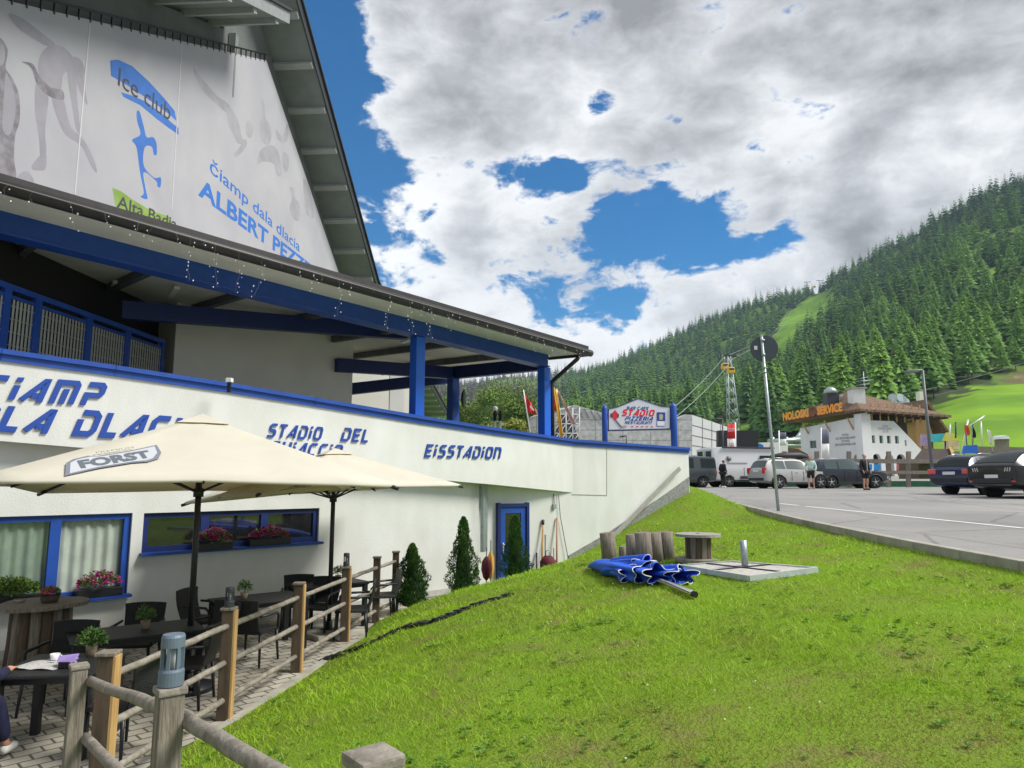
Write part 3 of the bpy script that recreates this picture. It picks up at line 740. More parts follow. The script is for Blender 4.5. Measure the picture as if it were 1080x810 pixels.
lf = MB(); dbox(0, (zmid+ztopd-.14)/2, W_-.27, ztopd-.14-zmid, .015); lf.build('pane', GLASSD, door)
lf = MB(); dbox(-W_/2+.07, zmid-.02, .03, .24, .02, .035); dbox(-W_/2+.13, zmid+.06, .15, .02, .02, .075); dbox(-W_/2+.07, zmid+.06, .02, .02, .05, .055); lf.build('handle', mat('white_handle', (.75, .75, .75), .3), door)

# --- upper terrace floor (behind the balcony wall)
mb = MB()
for a, b in zip(ts[:-1], ts[1:]):
    mb.add([bl(a, -.3, ztop(a)-.3), bl(b, -.3, ztop(b)-.3), bl(b, -9, ztop(b)-.3), bl(a, -9, ztop(a)-.3)], [(0, 1, 2, 3)])
q = [bl(T1, -.3, ztop(T1)-.3), Vector((E.x-.3, E.y, e2.z-.35)), Vector((rr.x-.3, rr.y, e2.z-.6)), bl(T1, -9, ztop(T1)-.3)]
mb.add(q, [(0, 1, 2, 3)])
mb.build('deck', CONC, bld)
# cream block behind the balcony
C0 = at(183, 385, 14.9); C1e = C0+Vector((.704, .71, 0))*4.45
mb = MB(); base = [Vector((C0.x, C0.y, .8)), Vector((C1e.x, C1e.y, .8)), Vector((C1e.x-2.8, C1e.y+2.8, .8)), Vector((C0.x-2.8, C0.y+2.8, .8))]
mb.prism(base, (0, 0, 3.3)); mb.build('stair_block', WHITE2, bld)
# railing panels at left
def hl(Y, X0): return Vector((X0+.0577*Y, Y, 0))
RX = -8.25
ry = [(-130), -60, 0, 33, 90, 132, 171]
ys = []
for px in ry:
    p = on_plane(px, 380, (RX, 0, 0), (1, -.0577, 0)); ys.append(p.y)
zr1 = 2.93; zr0 = 1.75
for i in range(len(ys)-1):
    a, b = hl(ys[i], RX), hl(ys[i+1], RX)
    f = MB()
    for p in (a.lerp(b, .03), b.lerp(a, .03)): f.box((p.x, p.y, (zr0+zr1)/2), (.07, .09, zr1-zr0))
    f.beam((a.x, a.y, zr1), (b.x, b.y, zr1), .07, .09).beam((a.x, a.y, zr1-.14), (b.x, b.y, zr1-.14), .05, .05).beam((a.x, a.y, zr0+.03), (b.x, b.y, zr0+.03), .05, .08)
    pn = f.build('railing_panel', BLUE, bld)
    g = MB(); L_ = (b-a).length; n = int(L_/.075)
    for k in range(1, n):
        p = a.lerp(b, k/n); g.beam((p.x, p.y, zr0+.05), (p.x, p.y, zr1-.16), .045, .006, up=(1, 0, 0))
    for z in (zr0+.3, zr0+.5, zr0+.7, zr0+.9): g.beam((a.x+.02, a.y, z), (b.x+.02, b.y, z), .006, .01)
    g.build('grating', mat('grating_grey', (.42, .43, .38), .6, var=.1), pn)

# --- columns and main beam
def beam_pt(px, py, off=-.25): return wall_pt(px, py, off)
mbm = MB(); 
BO = -.25
ba, bb = beam_pt(0, 233, BO), beam_pt(575, 379, BO); dirb = (bb-ba); far = ba-dirb*.45
hgt = .42
mbm.beam(far, bb, .22, hgt, bev=.006); mbm.build('main_beam', BLUE, bld)
ml = MB(); dn = dirb.normalized(); ml.beam(far-Vector((0, 0, hgt/2+.0)), bb-Vector((0, 0, hgt/2)), .34, .03); ml.build('beam_flange', BLUE, bld)
slope = dirb.z/Vector((dirb.x, dirb.y, 0)).length
def column(p, ztop_, zbot_, w=.24, m=BRIGHTBLUE):
    return MB().box((p.x, p.y, (ztop_+zbot_)/2), (w, w, ztop_-zbot_), rz=math.atan2(BD.y, BD.x), bev=.008).build('column', m, bld)
c1 = beam_pt(440, 395, BO-.02); t1_ = tt(c1); zbm = ba.z+slope*(t1_-tt(ba))-hgt/2-.02
column(c1, zbm, ztop(t1_)-.25)
c2 = beam_pt(574, 420, BO-.02); t2_ = tt(c2); zb2 = ba.z+slope*(t2_-tt(ba))-hgt/2-.02
column(c2, zb2, ztop(t2_)-.25)
c3 = at(478, 420, 20.2); column(c3, 3.0, .8, .26, BLUE)
# satellite dish on rear column
MB().lathe([(0.01, 0), (.18, .03), (.29, .09), (.30, .11), (.18, .05), (.01, .02)], at(486, 421, 19.9), 24, axis=(1, -.05, 0)).build('dish', STEEL, bld)
# secondary beams
sb = MB()
def sbeam(a, b, w=.2, h=.34): 
    return MB().beam(a, b, w, h).build('secondary_beam', BLUE2, bld)
sbeam(at(128, 327, 13.1), at(430, 351, 16.6))
zc = bb.z-.02
sbeam(Vector((c2.x, c2.y, zc-.1)), Vector((c3.x, c3.y, 3.12)))
sbeam(Vector((c3.x, c3.y, 3.12)), at(355, 385, 17.6))
sbeam(at(355, 412, 21), at(480, 398, 21.5))
# --- canopy roof
EV = .95
ea, eb = wall_pt(0, 198, EV), wall_pt(620, 373, EV); ed_ = eb-ea; ea0 = ea-ed_*.5
slr = math.tan(R(3))
back = -BN*9.0
def up(p, d, s): q = p+d; q.z += s; return q
rA, rB = ea0.copy(), eb.copy(); rC = up(eb, -BN*9.0, 9.0*slr); rC2 = rC
mid_t = .60
rD = up(ea0, -BN*9.0, 9.0*slr)
th_ = Vector((0, 0, .10))
mb = MB(); mb.prism([rA+Vector((0, 0, .05)), rB+Vector((0, 0, .05)), rC+Vector((0, 0, .05)), rD+Vector((0, 0, .05))], th_); mb.build('canopy_roof', DARK, bld)
MB().prism([rA, rB, rC, rD], Vector((0, 0, .04))).build('canopy_ceiling', SOFFIT, bld)
# gutter & fascia
g = MB(); g.beam(ea0+Vector((0, 0, .06)), eb+Vector((0, 0, .06)), .05, .26)
g.tube([ea0+BN*.10+Vector((0, 0, -.01)), eb+BN*.10+Vector((0, 0, -.01))], .085, 10)
g.build('gutter', DARK, bld)
# snow-guard pipes on the roof edge
# rafters under the canopy
Lr = (eb-ea0).length; ux = (eb-ea0).normalized()
for k in range(14):
    t = Lr-1.0-k*1.75
    if t < 1: break
    p = ea0+ux*t; MB().beam(up(p, -BN*1.45, 1.45*slr-.08), up(p, -BN*8.9, 8.9*slr-.08), .12, .16).build('rafter', mat('rafter_grey', (.09, .10, .11), .6, var=.2), bld)
# right edge boards of canopy
g = MB(); g.beam(eb+Vector((0, 0, .04)), rC+Vector((0, 0, .04)), .05, .22); g.build('verge_board', DARK, bld)
# ceiling lamps
for px, py, Y in ((20, 258, 11.6), (75, 278, 12.6), (120, 302, 13.5), (183, 308, 13.6), (432, 358, 16)):
    MB().box(at(px, py, Y), (.1, .8, .06), rz=.6, bev=.01).build('ceiling_lamp', WHITEP, bld)
# downpipe
dp = eb-ux*.35+BN*.02+Vector((0, 0, -.1)); cc = Vector((c2.x, c2.y, 0))+BD*.2+BN*.1
MB().tube([dp, dp-Vector((0, 0, .12))-ux*.1, Vector((cc.x, cc.y, zb2-.35)), Vector((cc.x, cc.y, zb2-.5)), Vector((cc.x, cc.y, ztop(t2_)))], .055, 8).build('downpipe', DARK, bld)

# --- lettering on the balcony wall
def wtext(txt, p0, p1, hpx_top, name='lettering', off=.0, **k):
    a, b = wall_pt(*p0), wall_pt(*p1); L_ = (b-a).length; u = (b-a).normalized()
    h = wall_pt(*hpx_top).z-wall_pt(p0[0], p0[1]).z
    m = MB(); stroke_text(m, txt, a+BN*.002, u, (0, 0, 1), BN, h, fit=L_, **k); return m.build(name, BLUEL, bld)
wtext('CiAMP', (-21, 419.5), (112, 427), (-21, 397), sw=1.1, gap=.75)
wtext('DLA', (-34, 449.5), (60, 456.5), (-34, 426), sw=1.1, gap=.75)
wtext('DLACiA', (79, 457), (215, 464.5), (79, 434.5), sw=1.1, gap=.75)
wtext('STADiO', (282, 460), (341, 463.5), (282, 447.5), sw=.85)
wtext('DEL', (360, 464), (391, 466), (360, 452.0), sw=.85)
wtext('GHiACCiO', (284, 478), (362, 481.5), (284, 466), sw=.85)
wtext('EiSSTADiON', (448, 481), (529, 483.2), (448, 469.5), sw=.85)

# ------------------------------------------------------------------ great hall with the banner
HX = -9.0; HN = Vector((1, -.0577, 0)).normalized(); HD = Vector((.0577, 1, 0)).normalized()
def hp(px, py, off=0): return on_plane(px, py, Vector((HX, 0, 0))+HN*off, HN)
def hw(Y, z, off=0): p = Vector((HX+.0577*Y, Y, z))+HN*off; return p
ridge = hp(281, 62); Yr, Zr = ridge.y, ridge.z+1.6
lft = hp(11, 2); endp = hp(358, 292)
print('ridge', ridge, 'left', lft, 'right', endp)
sl_l = (ridge.z-lft.z)/(ridge.y-lft.y); sl_r = (endp.z-ridge.z)/(endp.y-ridge.y)
OV = 1.3
o1 = on_plane(325, 45, Vector((HX, 0, 0))+HN*OV, HN); o2 = on_plane(397, 303, Vector((HX, 0, 0))+HN*OV, HN); o3 = on_plane(472, 440, Vector((HX, 0, 0))+HN*OV, HN)
print('verge', o1, o2, o3)
o0 = on_plane(305, 27, Vector((HX, 0, 0))+HN*(OV+.5), HN); o00 = on_plane(250, 0, Vector((HX, 0, 0))+HN*(OV+.5), HN)
print('near verge', o0, o00)
# roof profile in (Y,z) on outer verge: near slope up to the ridge, steep far slope, shallow lower slope
sfar = (o2.z-o1.z)/(o2.y-o1.y); Yk = o1.y-1.6; Zk = o1.z-sfar*1.6*1.0
snear = max(.3, min(.7, (o0.z-o00.z)/(o0.y-o00.y)))
YS = o0.y; prof = [(YS, o1.z-sfar*(o1.y-YS)), (o2.y+.2, o2.z+sfar*.2), (o3.y, o3.z)]; near = [(YS-22, o0.z-22*snear), (YS, o0.z)]; Yk, Zk = prof[0]
print('prof', prof, sfar, snear)
mb = MB()
zl = lambda Y: interp(Y, [p[0] for p in prof], [p[1] for p in prof])
vs = [hw(near[0][0], -1), hw(prof[-1][0], -1)]+[hw(Yp, zp-.1) for Yp, zp in reversed(prof)]+[hw(Yp-.01, zp-.1) for Yp, zp in reversed(near)]
GREYW = mat('grey_gable_wall', (.13, .145, .145), .85, var=.2, scale=1.0, bump=.2)
mb.prism(vs, -HN*.3); mb.build('gable_wall', GREYW, bld)
mb = MB(); mb.prism([hw(near[0][0]+3, .6, .02), hw(34, .6, .02), hw(34, 4.7, .02), hw(near[0][0]+3, 4.7, .02)], HN*.03); mb.build('rink_dark_sheet', INTER, bld)  # sheet on the wall, shade of the open rink put into its near-black colour
for i, ((ya, za), (yb, zb_)) in enumerate([tuple(near), (prof[0], prof[1]), (prof[1], prof[2])]):
    ov = OV+.5 if i == 0 else OV
    a, b = hw(ya, za, ov), hw(yb, zb_, ov)
    if i == 0: b = hw(yb, zb_, ov)
    mb = MB(); mb.prism([a, b, b+Vector((0, 0, .30)), a+Vector((0, 0, .30))], -HN*((26 if i else 20)+ov)); mb.build('roof', GREYGREEN if i else GREYGREEN, bld)
    mb = MB(); mb.prism([a+Vector((0, 0, -.02)), b+Vector((0, 0, -.02)), b+Vector((0, 0, .34)), a+Vector((0, 0, .34))], HN*.05); mb.build('fascia', mat('fascia_grey', (.26, .28, .29), .6, var=.1) if i == 0 else STEEL, bld)
    mb = MB(); mb.prism([a+Vector((0, 0, .345)), b+Vector((0, 0, .345)), b+Vector((0, 0, .42)), a+Vector((0, 0, .42))], HN*.12); mb.build('edge_flashing', STEEL, bld)
    n = max(2, int(abs(yb-ya)/1.28))
    for k in range(n):
        f = (k+.5)/n; Yq = lerp(ya, yb, f); zq = lerp(za, zb_, f)
        sl = (zb_-za)/(yb-ya); upv = Vector((0, -sl, 1)).normalized()
        MB().beam(hw(Yq, zq-.07, -.05), hw(Yq, zq-.07, ov-.03), .20, .14, up=upv).build('purlin', RAFT, bld)
# interior pieces seen through the canopy: pale wall and blue frame
MB().box(at(400, 425, 26), (2.2, .3, 2.5), rz=.3).build('inner_wall', WHITE2, bld)
MB().box(at(418, 426, 24.5), (.5, .25, 2.4), rz=.3).build('inner_wall', WHITE, bld)
# corner post under the gable
MB().box(hw(YS+.35, o0.z-1.0, .12), (.2, .2, 1.9)).build('gable_post', GREYGREEN, bld)
# roof-edge snow guard near ridge
g = MB()
for k in range(3):
    z = .55+.14*k; g.tube([hw(YS+.2, Zk+z, OV-.1), hw(YS+3.4, Zk+z+sfar*3.4, OV-.1)], .03, 6)
g.build('snow_guard', STEEL, bld)
MB().tube([hw(Yk+.1, Zk+.3, OV-.2), hw(Yk+.1, Zk+2.6, OV-.2)], .02, 5).build('lightning_rod', STEEL, bld)

# ------------------------------------------------------------------ banner (a thing of its own, hung on the gable)
bo = .22
def bp(px, py, off=0): return hp(px, py, bo+off)
p1_, p2_, p3_ = bp(281, 64), bp(360, 297), bp(0, 186)
lb, lt = bp(-260, 112), bp(-60, -30)
ban = thing('banner', 'huge pale photo banner with blue lettering and skater logo hung on the gable', 'banner', tuple(bp(150, 180)))
tl_ = bp(11, 1.5); ndir = (p1_-tl_)
tl2 = tl_-ndir*.9; bl2 = p3_-(p2_-p3_)*.25
bl2 = hw(tl2.y, 4.3, bo); br2 = hw(p2_.y+.2, p2_.z-.6, bo)
def banner_mat():
    m = mat('banner_cloth', (.43, .43, .46), .8, c2=(.36, .36, .40), scale=.5, detail=7)
    return m
BM_ = banner_mat(); print('ROOF', prof, [tuple(round(c, 1) for c in proj(hw(y, z, OV+.5))) for y, z in prof])
MB().prism([bl2, hw(p3_.y, 4.3, bo), br2, p2_+Vector((0, 0, .05)), p1_, tl_, tl2], -HN*.02).build('cloth', BM_, ban)
# eyelet rope along the top edge
g = MB(); n = 60
g.tube([tl2+Vector((0, 0, .18)), p1_+Vector((0, 0, .2))], .025, 6)
for k in range(n):
    p = tl2.lerp(p1_, (k+.5)/n); g.beam(p+Vector((0, 0, -.05)), p+Vector((0, 0, .2)), .03, .03, up=(1, 0, 0))
g.build('lacing', BLACK, ban)
for a, b in (((95, 24), (79, 205)), ((192, 46), (181, 222))): MB().beam(bp(*a, .004), bp(*b, .004), .03, .004, up=HN).build('seam', mat('seam_pale', (.55, .55, .58), .8), ban)
def shape(name, pts, m, off, smooth=True):
    off *= .2; P = [bp(x, y, off) for x, y in pts]; mb = MB()
    if smooth:
        Q = []; n = len(P)
        for i in range(n):
            a, b, c, d = P[i-1], P[i], P[(i+1) % n], P[(i+2) % n]
            for t in (0, .25, .5, .75):
                Q.append(.5*((2*b)+(c-a)*t+(2*a-5*b+4*c-d)*t*t+(3*b-a-3*c+d)*t**3))
        P = Q
    from mathutils.geometry import tessellate_polygon
    mb.add(P, [list(f) for f in tessellate_polygon([[Vector((p.y, p.z, 0)) for p in P]])])
    return mb
LB = mat('logo_blue', (.05, .16, .50), .8, var=.1, scale=3); LG = mat('logo_green', (.22, .34, .07), .8, var=.2, scale=3)
PG = mat('print_grey', (.27, .26, .30), .85, c2=(.33, .32, .36), scale=2); PG2 = mat('print_grey_dark', (.15, .14, .16), .85, c2=(.28, .27, .30), scale=5); PG3 = mat('print_grey_pale', (.29, .285, .32), .85, c2=(.37, .37, .40), scale=2)
z3 = lambda L: [(x/3.375, y/3.375) for x, y in L]
sk = MB()
def addshape(L, off, smooth=True):
    q = shape('', L, None, off, smooth); sk.add(q.v, q.f)
# bent-over skater: body+legs
addshape(z3([(138, 215), (150, 185), (180, 162), (220, 165), (250, 190), (268, 225), (255, 250), (225, 265), (215, 330), (180, 330), (150, 290), (135, 250)]), .006)
addshape(z3([(255, 205), (285, 210), (302, 245), (298, 285), (312, 370), (295, 350), (275, 300), (262, 255)]), .007)
addshape(z3([(130, 295), (170, 335), (168, 400), (160, 470), (165, 540), (145, 560), (138, 480), (125, 390)]), .008)
addshape(z3([(185, 345), (222, 345), (240, 410), (255, 455), (300, 500), (335, 570), (345, 615), (325, 590), (290, 520), (235, 480), (205, 420)]), .009)
addshape(z3([(240, 250), (268, 260), (275, 350), (283, 430), (288, 480), (272, 460), (258, 380)]), .010)
addshape(z3([(112, 595), (150, 545), (165, 550), (162, 600), (140, 606)]), .011)
sk.build('skater_print', PG, ban)
sk = MB()
addshape(z3([(78, 220), (118, 228), (140, 270), (180, 310), (222, 322), (226, 355), (180, 345), (135, 305), (112, 242)]), .013)
addshape(z3([(-10, 135), (15, 150), (28, 185), (20, 240), (45, 280), (68, 340), (70, 430), (55, 480), (50, 560), (58, 640), (20, 640), (-40, 600), (-40, 200)]), .014)
sk.build('hockey_player_print', PG2, ban)
sk = MB()
addshape(z3([(20, 265), (30, 275), (52, 330), (55, 400), (40, 470), (22, 480), (8, 450), (12, 380)]), .017); addshape(z3([(2, 160), (14, 168), (18, 205), (8, 232), (-4, 225)]), .0172)
addshape(z3([(60, 640), (75, 615), (100, 612), (120, 640), (118, 668), (80, 655)]), .018)
addshape(z3([(30, 50), (70, 60), (140, 110), (200, 160), (170, 165), (110, 130), (60, 95)]), .0185)
sk.build('player_shading_print', PG, ban)
z4 = lambda L: [(180+x/4.05, y/4.05) for x, y in L]
sk = MB()
addshape(z4([(240, 440), (275, 490), (295, 540), (305, 590), (325, 600), (320, 630), (285, 668), (270, 660), (300, 620), (285, 610), (265, 570), (245, 520)]), .006)
addshape(z4([(325, 520), (345, 530), (352, 560), (340, 590), (322, 570)]), .007)
addshape(z4([(95, 290), (130, 330), (200, 410), (240, 440), (240, 480), (190, 440), (130, 380)]), .008)
addshape(z4([(385, 425), (400, 440), (405, 500), (425, 540), (430, 590), (415, 620), (390, 600), (382, 540), (390, 480)]), .009)
addshape(z4([(430, 620), (460, 650), (475, 740), (455, 750), (440, 700), (395, 690), (370, 700), (385, 640)]), .010)
addshape(z4([(450, 550), (478, 580), (500, 520), (502, 590), (480, 610), (455, 590)]), .011)
addshape(z4([(480, 650), (505, 670), (503, 720), (490, 735), (478, 700)]), .012)
z45 = lambda L: [(190+x/4.5, 130+y/4.5) for x, y in L]
addshape(z45([(520, 305), (540, 310), (545, 350), (565, 385), (570, 440), (555, 465), (530, 440), (520, 400), (532, 350)]), .013)
addshape(z45([(585, 260), (610, 300), (632, 400), (632, 450), (600, 430), (588, 350)]), .014)
sk.build('jumper_print', PG3, ban)
# logos
sk = MB(); addshape(z3([(392, 215), (420, 212), (470, 235), (530, 290), (585, 350), (622, 395), (628, 430), (600, 405), (560, 375), (500, 335), (440, 295), (395, 270)]), .006, False)
addshape(z3([(430, 328), (470, 340), (520, 362), (570, 400), (615, 440), (635, 455), (636, 480), (600, 455), (560, 425), (500, 375), (440, 345)]), .007, False)
sk.build('logo_swoosh', LB, ban)
sk = MB(); addshape(z3([(400, 668), (430, 680), (480, 715), (530, 745), (610, 775), (612, 840), (560, 835), (470, 790), (415, 750)]), .007, False); sk.build('logo_swoosh', LG, ban)
sk = MB(); addshape(z3([(487, 397), (497, 398), (512, 450), (522, 488), (545, 488), (557, 510), (558, 548), (548, 550), (540, 522), (515, 525), (512, 590), (548, 632), (572, 632), (571, 665), (560, 663), (556, 645), (512, 612), (518, 670), (525, 708), (500, 700), (512, 685), (498, 610), (486, 525), (470, 498), (500, 478), (488, 430)]), .006); sk.build('figure_skater_logo', LB, ban)
def ptext(txt, a, b, htop, m, off=.012, bold=.01, warp=None, shear=0):
    A, B = bp(*a), bp(*b); L_ = (B-A).length; u = (B-A).normalized(); v = Vector((0, 0, 1)); h = (bp(*htop)-A).z
    mb = MB(); flat_text(mb, txt, A, u, v, HN, h, fit=L_, off=off*.25, bold=bold, warp=warp, shear=shear); return mb
ptext('Ice club', (124, 89.5), (179, 127.5), (126, 71), None, off=.018, bold=.0).build('lettering', DKTXT, ban)
ptext('Alta Badia', (123, 218), (186, 242), (125, 206), None, off=.018).build('lettering', DKTXT, ban)
BTX = mat('banner_blue_text', (.035, .16, .52), .8)
ptext('čiamp dala dlacia', (221, 181), (316, 266), (222, 167.5), None).build('lettering', BTX, ban)
ptext('ALBERT PEZZEI', (209, 205), (329, 293), (212, 188), None, bold=.03).build('lettering', BTX, ban)

# ------------------------------------------------------------------ icicle lights along the eave
sl_ = thing('string_lights', 'strings of tiny white icicle lights hanging from the dark canopy eave', 'string lights', tuple(ea))
w_ = MB(); bb_ = MB(); rnd = random.Random(5)
w_.tube([ea0+BN*.2, eb+BN*.2], .006, 4)
Lt = (eb-ea0).length; t = Lt*.28
while t < Lt:
    n = rnd.choice([1, 2, 3, 3, 5, 9]); p = ea0+ux*t+BN*.2; q = p.copy(); pts = [p]
    for k in range(n):
        q = q+Vector((rnd.uniform(-.035, .035), rnd.uniform(-.035, .035), -.075)); pts.append(q)
        o = q+Vector((rnd.uniform(-.07, .07), rnd.uniform(-.07, .07), 0)); s_ = rnd.uniform(.009, .015)
        bb_.box(o, (s_, s_, s_*rnd.uniform(1, 2.2)), rot=Matrix.Rotation(rnd.uniform(-1, 1), 3, (1, .5, .2)))
    w_.tube(pts, .0012, 3, caps=False); t += rnd.uniform(.10, .5)
w_.build('wire', mat('wire_grey', (.3, .3, .3), .5), sl_); bb_.build('bulbs', WHITEP, sl_, kind='stuff')
# ------------------------------------------------------------------ vegetation
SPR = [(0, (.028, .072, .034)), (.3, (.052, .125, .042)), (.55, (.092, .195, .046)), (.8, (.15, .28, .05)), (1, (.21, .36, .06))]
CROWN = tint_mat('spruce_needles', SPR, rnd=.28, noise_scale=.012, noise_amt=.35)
LARCH = tint_mat('larch_needles', [(0, (.08, .17, .035)), (.5, (.14, .28, .045)), (1, (.22, .38, .06))], rnd=.5, noise_scale=.02, noise_amt=.4)
BARK = mat('bark', (.12, .09, .07), .95, var=.3, scale=4)
def conifer(levels, nb, seed, w=.17, z0=.08, kites=3, open_=0., sway=.0):
    r = np.random.RandomState(seed); V = []; Fc = []; T = []
    for L_ in range(levels):
        z = z0+(1-z0)*(L_+.3)/levels; env = w*((1-z)/(1-z0))**.85*(1+.0*z)
        n = max(4, int(nb*(.55+.45*(1-z))))
        a0 = r.rand()*6.28
        for k in range(n):
            if r.rand() < open_: continue
            a = a0+6.283*k/n+r.uniform(-.25, .25); ln = env*r.uniform(.7, 1.22)+.012
            zz = z+r.uniform(-.5, .5)*(1-z0)/levels
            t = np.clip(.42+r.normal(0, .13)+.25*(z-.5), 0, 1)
            for q in range(kites):
                aa = a+(q-(kites-1)/2)*.42; l2 = ln*(1-.22*abs(q-(kites-1)/2))
                ca, sa = math.cos(aa), math.sin(aa); wd = l2*(.21 if kites > 1 else .46)
                up = .10*l2; dr = .38*l2
                b = len(V)
                V += [(ca*l2*.08, sa*l2*.08, zz+up), (ca*l2*.6-sa*wd, sa*l2*.6+ca*wd, zz-dr*.75), (ca*l2*.62, sa*l2*.62, zz+.02*l2), (ca*l2*.6+sa*wd, sa*l2*.6-ca*wd, zz-dr*.75), (ca*l2, sa*l2, zz-dr*r.uniform(.5, 1.1))]
                Fc += [(b, b+1, b+2), (b, b+2, b+3), (b+1, b+4, b+2), (b+2, b+4, b+3)] if kites > 1 else [(b, b+1, b+4), (b, b+4, b+3)]
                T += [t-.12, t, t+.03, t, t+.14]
    b = len(V); V += [(0, 0, 1.0), (.012, 0, .93), (-.006, .01, .93), (-.006, -.01, .93)]; Fc += [(b, b+1, b+2), (b, b+2, b+3), (b, b+3, b+1)]; T += [.5]*4
    return np.array(V), np.array(Fc), np.array(T)
PISTE = [(846, 318), (862, 309), (880, 308), (884, 316), (868, 336), (852, 350), (840, 366), (824, 384), (812, 404), (800, 408), (798, 396), (806, 376), (812, 360), (822, 340)]
def inpoly(x, y, P):
    c = np.zeros(np.shape(x), bool); n = len(P)
    for i in range(n):
        x1, y1 = P[i]; x2, y2 = P[i-1]
        m = ((y1 > y) != (y2 > y)) & (x < (x2-x1)*(y-y1)/((y2-y1) if y2 != y1 else 1e-9)+x1); c ^= m
    return c
rs = np.random.RandomState(11)
NT = 60000
S_ = rs.uniform(st(330, 480)[0], 1.0, NT); Yc = np.sqrt(rs.uniform(150**2, 1420**2, NT)); Xc = S_*Yc; Zc = terr_np(Xc, Yc)
yy_ = Yc*CP+Zc*SP; pxs = 540+F*Xc/yy_; pys = 405-F*(-Yc*SP+Zc*CP)/yy_
foot = np.interp(S_, CHS[1][0], CHS[1][1]); ridgeY = np.interp(S_, CHS[3][0], CHS[3][1])
ok = (Yc > foot*.99) & (Yc < ridgeY*1.10) & ~inpoly(pxs, pys, PISTE) & ~inpoly(pxs, pys, [(796, 482), (735, 482), (738, 460), (752, 447), (772, 440), (790, 446), (797, 460)])
# bare dirt strip on the right slope
dirt = inpoly(pxs, pys, [(1012, 262), (1050, 236), (1095, 225), (1100, 300), (1090, 350), (1066, 348), (1046, 312), (1016, 285)])
ok &= ~(dirt & (rs.rand(NT) < .8))
ok &= ~((pxs > 985) & (pys > np.interp(pxs, [985, 1010, 1040, 1080, 1150], [425, 412, 402, 388, 360])))
idx = np.where(ok)[0]
keep = []; cells = {}
for i in idx:
    sp = 5.2+Yc[i]*.0045; key = (int(Xc[i]//12), int(Yc[i]//12)); good = True
    for a in (-1, 0, 1):
        for b in (-1, 0, 1):
            for j in cells.get((key[0]+a, key[1]+b), ()):
                if (Xc[i]-Xc[j])**2+(Yc[i]-Yc[j])**2 < sp*sp: good = False; break
            if not good: break
        if not good: break
    if good: keep.append(i); cells.setdefault(key, []).append(i)
keep = np.array(keep); print('trees', len(keep))
hts = np.clip(rs.normal(18.5, 4.2, len(keep)), 8, 29)*np.interp(Yc[keep], [150, 600, 1300], [1.0, 1.0, .88])
nzv = np.sin(Xc[keep]*.031+2)*np.cos(Yc[keep]*.023)+rs.normal(0, .45, len(keep))
isl = (nzv > .30-np.interp(pxs[keep], [600, 900, 1080], [0, .35, .65])) & (Yc[keep] < 620)
dead = (pxs[keep] < 590+rs.normal(0, 12, len(keep))) & (pys[keep] < 452+rs.normal(0, 5, len(keep))) & (pxs[keep] > 330)
# what the frame shows largest
hpx = hts*F/Yc[keep]; vis = (pxs[keep] > 585) & (pxs[keep] < 1110) & ~dead
order = np.argsort(-hpx*vis)[:300]; indiv = set(order.tolist())
protos = []
for k in range(5):
    V, Fc, T = conifer(36, 13, 40+k, w=.17+.02*k, z0=.07 if k < 3 else .16, open_=.15); protos.append(('spruce_tree', V, Fc, T, CROWN))
for k in range(4):
    V, Fc, T = conifer(32, 12, 60+k, w=.20+.02*k, z0=.22+.05*k, open_=.25); protos.append(('larch_tree', V, Fc, T, LARCH))
PT = []
for name, V, Fc, T, m in protos:
    lab, g = (('dark green spruce in the conifer forest at the foot of the mountainside', 'spruces at the front of the forest') if name == 'spruce_tree'
              else ('light green feathery larch in the conifer forest at the foot of the mountainside', 'larches at the front of the forest'))
    t = thing(name, lab, 'tree', (0, 0, 0), 0, g)
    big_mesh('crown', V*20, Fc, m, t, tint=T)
    MB().tube([(0, 0, -1), (0, 0, 6), (0, 0, 17)], [.26, .2, .05], 6).build('trunk', BARK, t, world=False)
    PT.append(t)
used = [False]*9
for i in indiv:
    j = keep[i]; k = rs.randint(5, 9) if isl[i] else rs.randint(0, 5)
    o = place(PT[k], used[k], (Xc[j], Yc[j], Zc[j]-.5), rs.rand()*6.28); used[k] = True
    s_ = hts[i]/20; o.scale = (s_*rs.uniform(.9, 1.15), s_*rs.uniform(.9, 1.15), s_)
for k in range(9):
    if not used[k]:
        for c in kids(PT[k]): bpy.data.objects.remove(c)
        bpy.data.objects.remove(PT[k])
